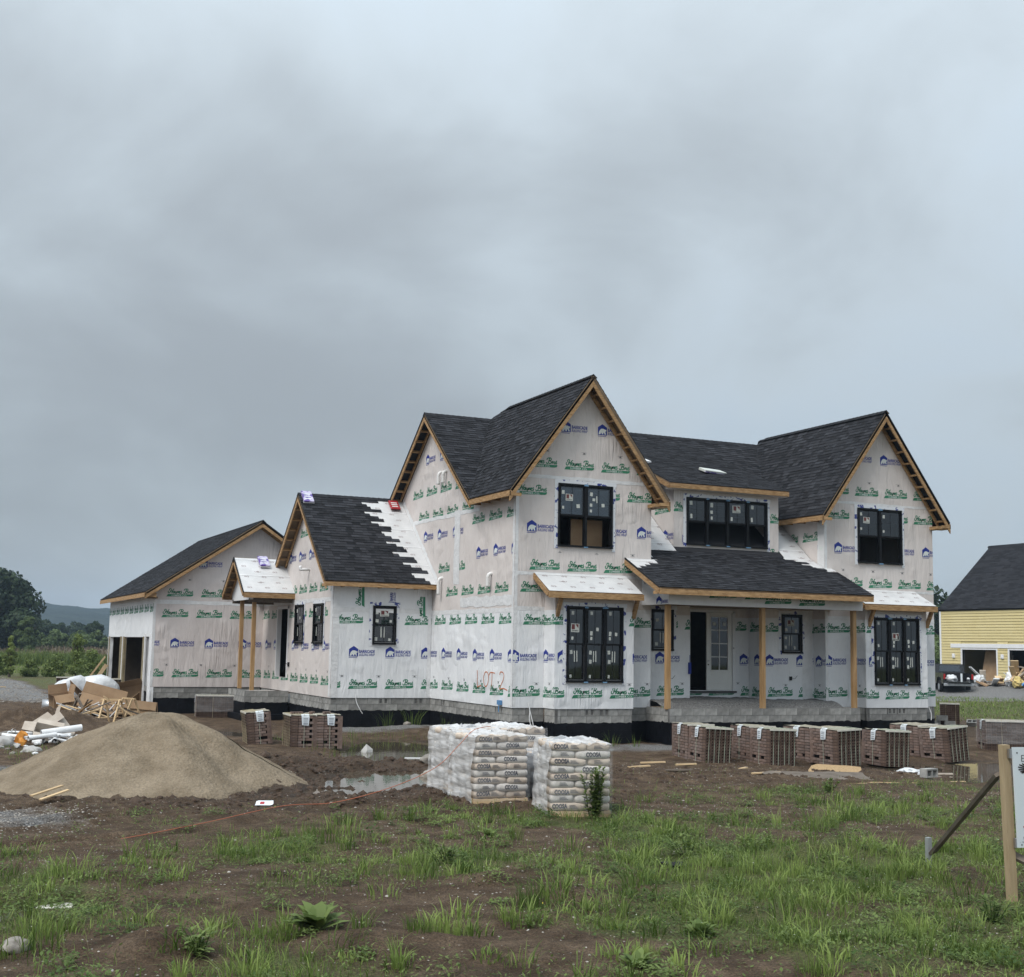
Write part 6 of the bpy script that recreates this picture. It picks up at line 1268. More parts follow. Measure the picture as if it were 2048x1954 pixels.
for k in range(3): m_.poly([(0, 0, .02*k), (.14-.02*k, 0, .02*k), (.14-.02*k, 0, .02*k+.008), (0, 0, .02*k+.008)])
LINES = shared(m_, 'bag_small_print', 'bag_print')
def cement_pallet(loc, rz, label, layers=9, film='film', text=True, w=1.0, d=1.3, sidefilm=True, seed=0):
    rd = random.Random(seed); rt = empty('cement_pallet', loc, (0, 0, rz), label, 'cement pallet', 'pallets of bagged cement'); z0 = .11
    for k in range(3): b = MB(); b.box((0, .02+k*(d-.14)/2, 0), (w, .12+k*(d-.14)/2, .075)); b.build('pallet_block', 'wood_pale', rt, local=True)
    for k in range(6): b = MB(); x = k*(w-.1)/5; b.box((x, 0, .076), (x+.1, d, .098)); b.build('pallet_board', 'wood_pale', rt, local=True)
    b = MB(); b.box((.0, -.012, .0), (w, .012, .095)); b.build('pallet_edge', 'wood_pale', rt, local=True); b = MB(); b.box((.04, .05, .1), (w-.04, d-.06, z0+LZ*layers-.03)); b.build('stack_core', 'bag_grey', rt, local=True)
    for r in range(layers):
        z = z0+LZ*(r+.5); j = lambda s=.012: rd.uniform(-s, s); even = r % 2 == (layers-1) % 2; sag = -.012*math.sin(r)
        def bag(kind, x, y, rot=0.0, txt=None):
            o = inst(BAG[kind], 'cement_bag', (x+j(), y+j(), z+j(.004)), rt, (j(.03), rd.uniform(-.03, .03), rot+j(.03)))
            if txt == 'c': t_ = inst(COOSA, 'bag_lettering', (-.25+j(), -.2135, -.03+j(.006)), o, (rad(0), j(.06), 0)); inst(LINES, 'bag_small_print', (.02, -.2135, -.02), o)
            if txt == 'c2': t_ = inst(COOSA, 'bag_lettering', (-.15+j(.03), -.2135, -.03+j(.006)), o)
            if txt == 's': inst(LINES, 'bag_small_print', (-.07+j(.03), -.3135, -.02), o)
        if even: bag('L', .305, .19, 0, 'c' if text else None); bag('S', .80, .29, 0, 's'); bag('L' if r == layers-1 else 'Lg', .19, .74, math.pi/2); bag('Lg', .305, 1.10); bag('S', .80, .93)
        else: bag('Sg', .20, .29, 0, 's'); bag('Lg', .70, .19, 0, 'c2' if text else None); bag('Sg', .20, .93); bag('Lg', .70, 1.10); 
        if r == layers-1: bag('L', .70, .64)
    H = z0+LZ*layers
    # shrink film pulled down over the top and the left side, bulging with the layers
    f = MB(); nu, nz = 22, 30; g = []
    for a in range(nu+1):
        row = []
        for b_ in range(nz+1):
            t = b_/nz; y = -.02+(d+.03)*a/nu; z = .03+(H+.0-.03)*t; bl = .009*math.sin((z-z0)/LZ*math.pi+y*2.5)+.020*math.sin(y*7+t*5)+.010*math.sin(y*17-t*9)+rd.uniform(-.0025, .0025); tuck = .05*t**6; row.append((-.045-bl*.8+tuck, y, z+(rd.uniform(-.03, .03) if b_ == 0 else 0)))
        g.append(row)
    for a in range(nu):
        for b_ in range(nz): f.poly([g[a+1][b_], g[a][b_], g[a][b_+1], g[a+1][b_+1]])
    n2 = 16; top = [[(.0-.0+(w)*i/n2, -.03+(d+.05)*k/n2, H+.012+.022*math.sin(i*1.7+k*.9)+rd.uniform(-.01, .016)-.06*(max(0, abs(i/n2-.5)-.36)*5)**2-.05*(max(0, abs(k/n2-.5)-.38)*5)**2) for k in range(n2+1)] for i in range(n2+1)]
    for i in range(n2):
        for k in range(n2): f.poly([top[i][k], top[i+1][k], top[i+1][k+1], top[i][k+1]])
    f.build('plastic_cover', film, rt, smooth=True, local=True); ff = MB()
    for a in range(12):
        for b_ in range(14):
            P = lambda i, k: (-.02+(w+.04)*i/12, -.035-.012*math.sin(i*1.3+k*.8), .06+(H-.05)*k/14); ff.poly([P(a, b_), P(a+1, b_), P(a+1, b_+1), P(a, b_+1)])
    ff.build('clear_film', 'film_thin', rt, smooth=True, local=True)
    for k in range(3):                                    # loose folds of film on top
        x, y = rd.uniform(.2, .8), rd.uniform(.3, 1.0); q = MB(); a = rd.uniform(0, 3); dx, dy = math.cos(a)*.22, math.sin(a)*.22
        q.poly([(x-dx, y-dy, H+.01), (x+dx, y+dy, H+.01), (x+dx*.8, y+dy*.8+.02, H+.05), (x+.02, y, H+.085), (x-dx*.7, y-dy*.7, H+.04)]); q.build('film_fold', 'poly_white', rt, local=True)
    return rt
cement_pallet((-6.55, -12.70, -1.02), rad(-4), 'cement pallet at the front left, orange cord lying over its top', seed=1)
cement_pallet((-6.40, -11.32, -1.02), rad(-3), 'cement pallet directly behind the front left one', seed=2, text=False)
cement_pallet((-6.00, -14.55, -1.02), rad(-15), 'cement pallet on the right with a tall weed before it', seed=3)
cement_pallet((-5.50, -11.25, -1.00), rad(-4), 'cement pallet at the back, nearest to the house', seed=4)
cement_pallet((-5.18, -12.62, -1.02), rad(4), 'low cement pallet under bluish grey film in the gap between pallets', layers=6, film='film_grey', text=False, w=1.0, d=1.1, seed=5)

# cord over the pallets and along the ground
def gz(x, y, o=0.0): return float(ground_z(x, y))+o
pts = [(-15.6, -16.4, gz(-15.6, -16.4, .02)), (-13.3, -15.2, gz(-13.3, -15.2, .02)), (-11.6, -14.2, gz(-11.6, -14.2, .02)), (-10.0, -13.0, gz(-10, -13, .03)), (-9.0, -12.6, -.93), (-8.0, -12.55, -.72), (-7.2, -12.5, -.42), (-6.75, -12.4, -.08), (-6.45, -12.3, .17), (-6.1, -11.9, .21), (-5.6, -11.2, .19)]
mb = MB(); mb.tube([(a, b, c+.02) for a, b, c in smooth_line(pts, 6)], .007, 6); tag(mb.build('extension_cord', 'cord_orange', smooth=True), 'orange extension cord running over the ground onto the cement pallet', 'cord')

# ------------------------------------------------------------------ boards, blocks and litter on the mud
def slab(name, c, sx, sy, th, rz, mat, label, cat, tilt=(0, 0), jag=.0, group=None, z=None, n=14):
    """flat piece with a worn outline"""
    mb = MB(); P = []
    for k in range(n):
        t = k/n*4; e = int(t); f = t-e; q = [(-1+2*f, -1), (1, -1+2*f), (1-2*f, 1), (-1, 1-2*f)][e]; P.append((q[0]*sx/2*(1-random.uniform(0, jag)), q[1]*sy/2*(1-random.uniform(0, jag))))
    mb.poly([(a, b, th/2) for a, b in P]); mb.poly([(a, b, -th/2) for a, b in P][::-1])
    for a, b in zip(P, P[1:]+P[:1]): mb.poly([(*a, -th/2), (*b, -th/2), (*b, th/2), (*a, th/2)])
    o = mb.build(name, mat); o.location = (c[0], c[1], gz(c[0], c[1], th/2+.01) if z is None else z); o.rotation_euler = (tilt[0], tilt[1], rz); return tag(o, label, cat, group)
slab('board_sheet', (3.75, -9.5), 1.25, 2.3, .014, rad(-38), 'osb', 'tan sheet of strand board half sunk in mud by the puddle', 'board', (rad(5), rad(2)), .12)
slab('board_sheet', (2.55, -10.4), 2.5, 1.8, .02, rad(-24), 'wood_dark', 'muddy dark board with a broken left edge before the bricks', 'board', (rad(4), 0), .18)
slab('board_sheet', (2.6, -11.7), 2.6, .75, .016, rad(-34), 'osb', 'long narrow tan board sliver nearest the foreground grass', 'board', (rad(2), rad(-1)), .2)
for i, (x, y, L_, rz, m, lab) in enumerate(((-.3, -7.6, .55, .35, 'wood_pale', 'pale lumber offcut right of the cement pallets'), (.6, -6.7, .6, .1, 'wood_pale', 'longer pale lumber offcut before the left brick pair'), (.2, -8.5, .6, -.1, 'wood_dark', 'brown lumber offcut lying in mud before the bricks'), (1.2, -7.2, .5, .05, 'wood_pale', 'pale offcut just left of the first brick pair'), (1.9, -9.4, .7, .25, 'wood_pale', 'pale stick on grass left of the dark board'), (5.2, -11.6, .55, 0.0, 'wood_pale', 'short pale offcut right of the puddle block'), (6.4, -9.9, .6, -.2, 'cardboard_pale', 'pale splintered board in the right puddle'), (-4.2, -4.1, .9, -.2, 'pvc', 'white lath floating in the ditch before the house'), (-2.9, 1.2, 1.1, .5, 'wood_pale', 'thin stick across the ditch bank by the house'), (-4.5, -13.6, .12, .3, 'board_edge', 'tiny pale chip left of the right pallet'), (2.05, -8.3, .22, .6, 'wood_pale', 'small square pale chip before the first brick cube'))):
    mb = MB(); wd = .09 if L_ > .3 else .10; a = Vector((-L_/2, 0, 0)); b = Vector((L_/2, 0, .02)); mb.beam(a, b, wd, .032); o = mb.build('lumber_offcut', m); o.location = (x, y, gz(x, y, .045)); o.rotation_euler = (0, 0, rz-.35); tag(o, lab, 'lumber', 'lumber offcuts lying on the mud')
def cmu(loc, rz, label, tilt=(0, 0), group='loose concrete blocks'):
    mb = MB(); L_, w, h, t = .39, .19, .19, .032
    mb.box((0, 0, 0), (L_, t, h)); mb.box((0, w-t, 0), (L_, w, h)); mb.box((0, t, 0), (t, w-t, h)); mb.box((L_/2-t/2, t, 0), (L_/2+t/2, w-t, h)); mb.box((L_-t, t, 0), (L_, w-t, h))
    o = mb.build('concrete_block', 'block'); o.location = loc; o.rotation_euler = (tilt[0], tilt[1], rz); return tag(o, label, 'block', group)
cmu((5.05, -10.75, gz(5.1, -10.7, .0)), rad(10), 'grey concrete block standing alone in the right puddle', (rad(90), 0))
for x, y, z, rz, lab, tl in ((19.72, 4.95, -1.0, -.35, 'left grey block at the bottom of the corner stack', 0), (20.13, 4.62, -1.0, -.5, 'right grey block at the bottom of the corner stack', 0), (19.93, 4.80, -.80, -.45, 'grey block on top of the corner stack', 0), (20.65, 4.05, -.98, -.9, 'grey block tipped over beside the corner stack', .6)): cmu((x, y, z), rz, lab, (tl, 0), 'blocks stacked at the house corner')
def lump(name, c, s, mat, label, cat, seed=1, flat=.6, amp=.35, group=None, f=2.0, z=None, sub=3):
    """crumpled or rough rounded body"""
    bm = bmesh.new(); bmesh.ops.create_icosphere(bm, subdivisions=sub, radius=1); r = random.Random(seed); off = Vector((r.uniform(0, 50), r.uniform(0, 50), r.uniform(0, 50)))
    from mathutils import noise as mn
    for v in bm.verts: d = v.co.normalized(); k = 1+amp*(mn.noise(d*f+off)+.5*mn.noise(d*f*2.7+off)); v.co = Vector((d.x*s[0]*k, d.y*s[1]*k, d.z*s[2]*k*flat))
    me = bpy.data.meshes.new(name); bm.to_mesh(me); bm.free(); me.materials.append(MATS[mat]); o = bpy.data.objects.new(name, me); COL.objects.link(o); me.shade_smooth() if amp < .5 else None
    o.location = (c[0], c[1], gz(c[0], c[1], s[2]*flat*.45) if z is None else z); o.rotation_euler = (0, 0, r.uniform(0, 6)); return tag(o, label, cat, group)
lump('rock', (-4.35, -5.4), (.42, .3, .3), 'rock', 'pale rock at the puddle edge left of the pallets, farther', 'rock', 2, amp=.3)
lump('rock', (-5.15, -7.3), (.36, .28, .3), 'rock', 'pale rough rock touching the left cement pallet', 'rock', 3, amp=.3)
lump('rock', (-4.6, -1.0), (.30, .2, .26), 'concrete', 'broken white slab piece standing in the ditch water', 'rock', 4, .9, .5, sub=1)
lump('rock', (-14.6, -11.9), (.40, .3, .3), 'rock', 'large pale rock at the left edge before the sand', 'rock', 5, amp=.3)
lump('rock', (-14.5, -21.2), (.16, .12, .12), 'rock', 'grey rock at the bottom left corner', 'rock', 8, amp=.3)
lump('rock', (-1.1, 5.5), (.14, .11, .11), 'rock', 'small stone at the foundation of the low wing', 'rock', 9, amp=.3)
lump('plastic_scrap', (6.1, -9.3), (.34, .2, .08), 'poly_white', 'white crumpled plastic scrap floating by the brick cubes', 'plastic', 6, 1, .6)
lump('plastic_scrap', (5.3, -10.5), (.10, .06, .05), 'poly_white', 'tiny white plastic scrap near the single block', 'plastic', 7, 1, .6)
slab('torn_label', (-10.0, -11.95), .30, .15, .006, rad(-20), 'tag', 'white printed label lying on mud below the sand pile', 'label', (rad(25), 0), .1)
mb = MB(); mb.box((-.02, -.04, .0), (.05, .03, .004)); o = mb.build('label_mark', 'print_red', bpy.data.objects['torn_label'], local=True); o.location = (-.05, 0, .004)
slab('board_scrap', (-13.95, -18.95), .42, .22, .02, rad(-20), 'board_edge', 'pale flat scrap beside the left foreground puddle', 'board', (rad(6), 0), .25)
for i, (x, y, L_, rz, lab) in enumerate(((-13.3, -10.5, .6, .55, 'upper pale lath lying at the left foot of the sand'), (-13.2, -10.7, .5, .45, 'lower pale lath lying at the left foot of the sand'))):
    mb = MB(); mb.beam((-L_/2, 0, 0), (L_/2, 0, .12), .08, .02); o = mb.build('lath', 'wood_pale'); o.location = (x, y, gz(x, y, .06)); o.rotation_euler = (0, 0, rz); tag(o, lab, 'lumber')
slab('tarp_scrap', (-6.7, -19.5), .5, .2, .03, .3, 'rubber', 'black plastic scrap half hidden in tall grass', 'plastic', (.2, .1), .4)

# ------------------------------------------------------------------ shingle bundles left on the roofs
def bundle(loc, rot, size, mat, label, edge='trim_white'):
    rt = empty('shingle_bundle', loc, rot, label, 'shingle bundle'); b = MB(); b.box((-size[0]/2, -size[1]/2, .0), (size[0]/2, size[1]/2, size[2])); b.build('wrapper', mat, rt, local=True, bevel=.015)
    b = MB(); b.box((-size[0]/2-.006, -size[1]/2-.006, .01), (size[0]/2+.006, -size[1]/2+.03, size[2]*.5)); b.build('wrapper_edge', edge, rt, local=True)
    b = MB(); [b.box((-size[0]*.35, -size[1]*(.3-.22*k), size[2]+.001), (size[0]*.3, -size[1]*(.3-.22*k)+.05, size[2]+.003)) for k in range(3)]; tag(b.build('wrapper_print', 'print_white', rt, local=True), kind='stuff')
sl = math.atan2(3.125, 3.71); bundle((-3.5, 9.50, 6.60), (sl, 0, 0), (.36, .62, .10), 'plastic_purple', 'purple wrapped shingle bundle draped on the low wing ridge')
bundle((-4.2, 12.45, 4.50), (math.atan2(1.28, 1.72), 0, .03), (.36, .6, .10), 'plastic_purple', 'purple wrapped shingle bundle on the small side porch roof')
bundle((-.40, 9.35, 6.50), (sl, 0, 0), (.34, .5, .08), 'plastic_red', 'red wrapped shingle bundle at the wall end of the ridge', 'black_plain')
bundle((8.2, 2.3, 7.52), (math.atan(DS), 0, .25), (1.0, .34, .09), 'sticker', 'pale shingle bundle lying on the dormer roof', 'plastic_purple')
bundle((5.9, 3.0, 7.80), (math.atan(DS), 0, .2), (.6, .3, .08), 'trim_white', 'white shingle wrapper near the left end of the dormer roof')

# ------------------------------------------------------------------ rubbish heap by the garage
def carton(loc, rot, size, label, flaps=(70, 110, 40, 95), mat='cardboard', marks=None):
    """open carton of thin board: base, four sides, four flaps"""
    rt = empty('cardboard_box', loc, rot, label, 'cardboard box', 'cartons in the rubbish heap'); x, y, z = size; t = .012
    for nm, a, b in (('base', (0, 0, 0), (x, y, t)), ('side', (0, 0, t), (x, t, z)), ('side', (0, y-t, t), (x, y, z)), ('side', (0, t, t), (t, y-t, z)), ('side', (x-t, t, t), (x, y-t, z))): m = MB(); m.box(a, b); m.build(nm, mat, rt, local=True)
    for k, (ang, p0, p1, out, ln) in enumerate(zip(flaps, ((0, 0, z), (0, y, z), (0, 0, z), (x, 0, z)), ((x, 0, z), (x, y, z), (0, y, z), (x, y, z)), ((0, -1, 0), (0, 1, 0), (-1, 0, 0), (1, 0, 0)), (y*.5, y*.5, x*.4, x*.4))):
        a = rad(ang); o = Vector(out)*math.sin(a)*ln+Vector((0, 0, math.cos(a)*ln)); p0 = Vector(p0); p1 = Vector(p1); n = Vector(out)*.01; m = MB(); ed = (p1-p0).normalized()*.01
        m.hexa([p0+ed, p1-ed, p1-ed+n, p0+ed+n, p0+o+ed*3, p1+o-ed*3, p1+o+n-ed*3, p0+o+n+ed*3]); m.build('flap', mat, rt, local=True)
    if marks:
        for txt, px_, pz_, w, h, mt in marks:
            m = MB(); [m.poly([(p[0], -.002, p[1]) for p in tr]) for tr in fit_text(txt, px_, pz_, w, h, .03)]; m.build('box_print', mt, rt, local=True)
    return rt
carton((-10.15, 14.2, -.62), (rad(-28), rad(14), rad(-18)), (1.55, .75, .55), 'large tan carton lying tilted on top of the rubbish heap', (20, 150, 60, 30), marks=[('IIIIII', .85, .3, .30, .05, 'print_black'), ('o o o o', .85, .15, .4, .06, 'print_black'), ('o o o', .85, .05, .3, .05, 'print_black')])
carton((-10.85, 14.2, -.85), (rad(4), rad(-8), rad(12)), (.7, .6, .55), 'open tan carton with raised flaps at the left of the heap', (150, 10, 60, 20))
carton((-8.25, 17.4, -.90), (rad(10), rad(-12), rad(-10)), (1.0, .7, .75), 'dark brown carton leaning against the garage posts', (40, 160, 90, 70))
carton((-9.05, 12.4, -.80), (rad(-12), rad(6), rad(-5)), (1.3, .6, .5), 'long taped carton behind the top of the sand pile', (170, 170, 170, 170))
carton((-9.9, 15.2, -.95), (0, rad(20), .4), (.8, .6, .5), 'brown carton crushed underneath the large tilted one', (120, 60, 100, 30))
carton((-12.0, 2.6, -.92), (rad(-25), rad(-30), rad(25)), (.6, .45, .5), 'pale carton with red letters on the white pipe heap', (160, 20, 60, 50), 'cardboard_pale', [('ON', .12, .16, .3, .17, 'print_red')])
carton((-12.55, 2.2, -.93), (rad(35), rad(12), rad(-10)), (.7, .4, .3), 'flattened pale carton left of the red lettered one', (100, 100, 95, 95), 'cardboard_pale')
lump('plastic_bag', (-9.2, 17.0), (.9, .55, .6), 'poly_white', 'big white plastic bag printed blue on top of the heap', 'plastic bag', 11, .75, .22, z=-.12, f=1.3)
lump('plastic_bag', (-10.1, 16.8), (.75, .6, .7), 'poly_white', 'cloudy plastic sheet slumped left of the big white bag', 'plastic bag', 12, .9, .3, z=-.32, f=1.4)
m = MB(); [m.poly([(p[0], -.56, p[1]) for p in t]) for t in fit_text('o  o o', -.3, -.1, .6, .12, .05)]; o = m.build('bag_print', 'plastic_blue', bpy.data.objects['plastic_bag'], local=True)
lump('plastic_bag', (-9.9, 14.6), (.45, .35, .3), 'insul_yellow', 'yellow insulation scrap at the foot of the heap', 'insulation', 13, .5, .45)
mb = MB(); mb.tube([(-11.15, 15.6, -.68), (-10.35, 15.5, -.70)], .2, 18); tag(mb.build('metal_duct', 'zinc', smooth=True), 'shiny round metal duct piece at the left of the heap', 'duct')
lump('heap_scrap', (-10.9, 14.9), (.28, .2, .16), 'cardboard', 'small crushed brown carton left of the duct', 'cardboard', 14, .8, .4, sub=1); lump('heap_scrap', (-10.5, 14.6), (.2, .14, .1), 'tag', 'small white paper scrap before the open carton', 'paper', 15, .8, .5, sub=1)
RH = random.Random(3)
for i in range(30):
    x = RH.uniform(-10.7, -8.6); y = RH.uniform(8.5, 15); L_ = RH.uniform(.5, 1.5); m = RH.choice(['wood_pale', 'wood_pale', 'wood', 'pvc', 'wood_dark', 'trim_white']); q = Vector((RH.uniform(-1, 1), RH.uniform(-.6, .6), RH.uniform(-.25, .35))).normalized()*L_/2; mb = MB(); mb.beam(-q, q, RH.uniform(.04, .10), RH.uniform(.02, .05)); o = mb.build('scrap_lumber', m); o.location = (x, y, gz(x, y, .06)+abs(q.z)+RH.uniform(0, .15)); tag(o, '%s %s scrap at the %s of the rubbish heap by the garage' % ('long' if L_ > 1.15 else 'medium' if L_ > .8 else 'short', {'wood_pale': 'pale lumber', 'wood': 'brown lumber', 'pvc': 'white plastic', 'wood_dark': 'dark lumber', 'trim_white': 'white painted'}[m], 'near left' if x < -9.9 and y < 11.5 else 'left' if x < -9.9 else 'near right' if y < 11.5 else 'right'), 'lumber', 'scrap lumber in the rubbish heap')
for i, (x, y, rz, lab) in enumerate(((-9.35, 9.6, .9, 'left wooden trestle frame sticking out above the sand slope'), (-8.75, 10.8, .4, 'right wooden trestle frame near the top of the sand slope'))):
    rt = empty('trestle', (x, y, gz(x, y)), (0, 0, rz), lab, 'trestle')
    for a, b in (((-.35, 0, 0), (-.05, 0, .75)), ((.35, 0, 0), (.05, 0, .75)), ((-.35, .55, 0), (-.05, .55, .75)), ((.35, .55, 0), (.05, .55, .75)), ((0, -.1, .78), (0, .65, .78)), ((-.2, 0, .35), (.2, 0, .35))): m = MB(); m.beam(a, b, .05, .05, up=(0, 1, .02) if a[2] == 0 else (0, 0, 1)); m.build('trestle_bar', 'wood_pale', rt, local=True)
for i in range(44):
    x = RH.gauss(-12.1, .55); y = RH.gauss(1.9, .75); L_ = RH.uniform(.15, .75); a = RH.uniform(0, 3.14); d = Vector((math.cos(a), math.sin(a), RH.uniform(-.15, .25)))*L_/2; r = RH.choice([.03, .04, .055, .06]); mb = MB(); c = Vector((0, 0, 0)); mb.tube([c-d, c+d], r, 10, cap=False); mb.tube([c+d*.98, c-d*.98], r*.82, 10, cap=False); o = mb.build('pipe_offcut', 'pvc', smooth=True); o.location = (x, y, gz(x, y, .05)+RH.uniform(0, .2)); tag(o, '%s %s white pipe offcut at the %s of the pipe heap' % ('long' if L_ > .5 else 'short', 'thick' if r > .05 else 'thin', ('near ' if y < 1.9 else 'far ')+('left' if x < -12.1 else 'right')), 'pipe', 'white pipe offcuts')
mb = MB(); mb.tube([(-12.35, 1.8, -.72), (-11.35, 2.0, -.6)], .085, 14, cap=False); tag(mb.build('pipe_offcut', 'pvc', smooth=True), 'longest thick white pipe on top of the pipe heap', 'pipe')
lump('orange_netting', (-12.85, 1.3), (.17, .14, .24), 'orange', 'crumpled orange netting left of the pipe heap', 'netting', 21, 1, .55, sub=2)
lump('rubble', (-13.0, 3.2), (.6, .4, .25), 'rock', 'long pale rubble lump behind the orange netting', 'rubble', 22, .6, .35); lump('rubble', (-13.35, 1.0), (.35, .3, .3), 'concrete', 'grey concrete lump at the left edge', 'rubble', 23, .7, .35); lump('rubble', (-12.75, -.6), (.22, .16, .15), 'concrete', 'pale rubble piece on grass below the pipes', 'rubble', 24, .7, .35)
for i in range(22): x = RH.gauss(-13.2, .45); y = RH.gauss(.2, .9); lump('rubble_bit', (x, y), (RH.uniform(.05, .14),)*3, RH.choice(['concrete', 'rock', 'pvc']), '%s rubble bit %s of the pipe heap' % (['small pale', 'tiny grey', 'rounded tan', 'angular white'][i % 4], ['far left', 'left', 'near left', 'near side', 'far side', 'edge'][i//4]), 'rubble', 30+i, .6, .5, 'rubble bits by the pipe heap', sub=1)
for i, (p, q) in enumerate((((-8.9, 26.8, -.95), (-7.6, 27.0, .9)), ((-8.55, 26.4, -.95), (-7.58, 26.6, .55)))): mb = MB(); mb.beam(p, q, .07 if i == 0 else .16, .035, up=(0, 1, 0)); tag(mb.build('leaning_board', 'wood_pale'), ['thin pale pole leaning on the far garage corner', 'wide board leaning on the far garage corner'][i], 'lumber')
mb = MB(); mb.beam((-13.5, 40, -.93), (-10.8, 41, -.93), .15, .04); tag(mb.build('plank', 'wood_pale'), 'plank lying on the gravel drive at the far left', 'lumber')

# ------------------------------------------------------------------ the white sign
sg = empty('lot_sign', (-4.475, -22.739, -1.0), label='white sign panel on a wooden post at the right edge', cat='sign')
ez = Vector((0, 0, 1)); ex = Vector((.985, -.17, 0)).normalized(); en = ex.cross(ez)
S0 = Vector((-4.475, -22.739, 0))
mb = MB(); mb.beam(S0+ex*(-.005)+ez*.72, S0+ex*.055-ez*1.15, .088, .088, up=tuple(en)); mb.build('post', 'post_sign', sg)
PS0 = S0+en*.055
def sp(u, z, d=0.0): return PS0+ex*u+ez*z+en*d
mb = MB(); mb.hexa([sp(.065, -.375, -.012), sp(1.3, -.375, -.012), sp(1.3, -.375, .006), sp(.065, -.375, .006), sp(.03, .70, -.012), sp(1.3, .70, -.012), sp(1.3, .70, .006), sp(.03, .70, .006)]); mb.build('panel', 'sign_white', sg)
for u, z in ((.0, .66), (.05, -.3)): mb = MB(); mb.hexa([sp(u, z-.08, -.05), sp(u+.05, z-.08, -.05), sp(u+.05, z-.08, -.014), sp(u, z-.08, -.014), sp(u, z+.02, -.05), sp(u+.05, z+.02, -.05), sp(u+.05, z+.02, -.014), sp(u, z+.02, -.014)]); mb.build('bracket', 'metal', sg)
def sign_tris(T, mat, name): m = MB(); [m.poly([sp(p[0], p[1], .009) for p in t]) for t in T]; return m.build(name, mat, sg)
sign_tris(fan([(.075, .632), (.09, .632), (.09, .648), (.075, .648)]), 'print_black', 'screw'); sign_tris(fan([(.105, -.352), (.12, -.352), (.12, -.337), (.105, -.337)]), 'print_black', 'screw')
sign_tris([[(p[0], p[1]) for p in t] for t in fit_text('EA', .125, .545, .125, .075, -.015)], 'print_black', 'lettering')
wing = []
for k, (a, L_) in enumerate(((3.55, .11), (3.35, .12), (3.1, .14), (2.85, .15), (2.6, .15), (2.35, .13), (2.1, .10))):
    o = (.235, .455); wing += ribbon([o, (o[0]+math.cos(a)*L_*.6, o[1]+math.sin(a)*L_*.5), (o[0]+math.cos(a)*L_, o[1]+math.sin(a)*L_*.75)], .014, 3)
wing += fan([(.17, .44), (.22, .50), (.30, .52), (.36, .49), (.36, .38), (.29, .37), (.25, .40), (.22, .385)])
sign_tris(wing, 'print_black', 'bird_emblem')
sign_tris(fit_text('7', .195, .215, .045, .065, .05), 'print_black', 'lettering')
sign_tris(fan([(.175, -.235), (.187, -.235), (.187, -.085), (.175, -.085)])+ribbon([(.14, -.16), (.26, -.085), (.38, -.16)], .022, 1), 'print_red', 'house_emblem')
sign_tris(fit_text('B', .20, -.235, .05, .075, .03), 'print_black', 'lettering'); sign_tris(fit_text('H O', .135, -.285, .10, .026, .03), 'print_black', 'lettering'); sign_tris(fit_text('- build', .085, -.322, .14, .016), 'print_grey', 'lettering')
br = empty('sign_brace', (-3.56, -20.46, -1.0), label='dark diagonal brace and short metal stake behind the sign', cat='sign brace')
mb = MB(); mb.beam((-3.50, -20.55, -.78), (-4.42, -22.62, .42), .04, .11, up=(1, 0, .3)); mb.build('brace_board', 'wood_dark', br); mb = MB(); mb.box((-3.60, -20.52, -1.1), (-3.54, -20.46, -.62)); mb.build('stake', 'zinc', br)
mb = MB(); mb.beam((-4.38, -22.62, -.42), (-3.6, -23.4, -.9), .04, .09, up=(1, 0, .3)); mb.build('brace_board', 'wood_dark', br)
# ------------------------------------------------------------------ neighbouring yellow house
yx = 54.0
yh = empty('yellow_house', (yx, 40, -.2), label='yellow lap-sided house with dark roof at the right edge', cat='house')
Y0, Y1, ZB, ZE, ZR, HW = 14.0, 41.3, -.2, 5.05, 10.0, 5.3
DO = [(35.8, 39.1), (31.3, 34.6), (26.8, 30.1)]; DT = 2.15
core = MB()
for a, b in zip([Y0]+[d[1] for d in DO[::-1]], [d[0] for d in DO[::-1]]+[Y1]): core.box((yx+.02, a, ZB), (yx+.2, b, DT))
core.box((yx+.02, Y0, DT), (yx+.2, Y1, ZE)); core.box((yx+2*HW-.2, Y0, ZB), (yx+2*HW, Y1, ZE)); core.build('wall', 'siding_yellow', yh)
g = MB(); g.poly([(yx+.02, Y1, ZB), (yx+2*HW, Y1, ZB), (yx+2*HW, Y1, ZE), (yx+HW, Y1, ZR-.1), (yx+.02, Y1, ZE)]); g.poly([(yx+.02, Y0, ZB), (yx+2*HW, Y0, ZB), (yx+2*HW, Y0, ZE), (yx+HW, Y0, ZR-.1), (yx+.02, Y0, ZE)]); g.build('gable_wall', 'siding_yellow', yh)
z = ZB+.05; ex_ = .2
while z < ZE-.02:
    segs = [(Y0, Y1)] if z > DT+.35 else []
    if z <= DT+.35:
        ys = [Y0]+[v for d in DO[::-1] for v in (d[0]-.12, d[1]+.12)]+[Y1]; segs = [(ys[i], ys[i+1]) for i in range(0, len(ys), 2)]
    for a, b in segs:
        m = MB(); m.hexa([(yx+.02, a, z), (yx+.02, b, z), (yx-.045, b, z), (yx-.045, a, z), (yx+.02, a, z+ex_+.01), (yx+.02, b, z+ex_+.01), (yx-.004, b, z+ex_+.01), (yx-.004, a, z+ex_+.01)]); m.build('siding_plank', 'siding_yellow', yh)
    z += ex_
m = MB(); m.box((yx-.05, Y1-.14, ZB), (yx+.05, Y1+.03, ZE)); m.build('corner_board', 'trim_white', yh)
for a, b in DO:
    m = MB(); m.box((yx-.045, a-.13, ZB), (yx+.21, a, DT)); m.box((yx-.045, b, ZB), (yx+.21, b+.13, DT)); m.box((yx-.04, a, DT-.1), (yx+.21, b, DT)); m.build('garage_door_frame', 'trim_white', yh)
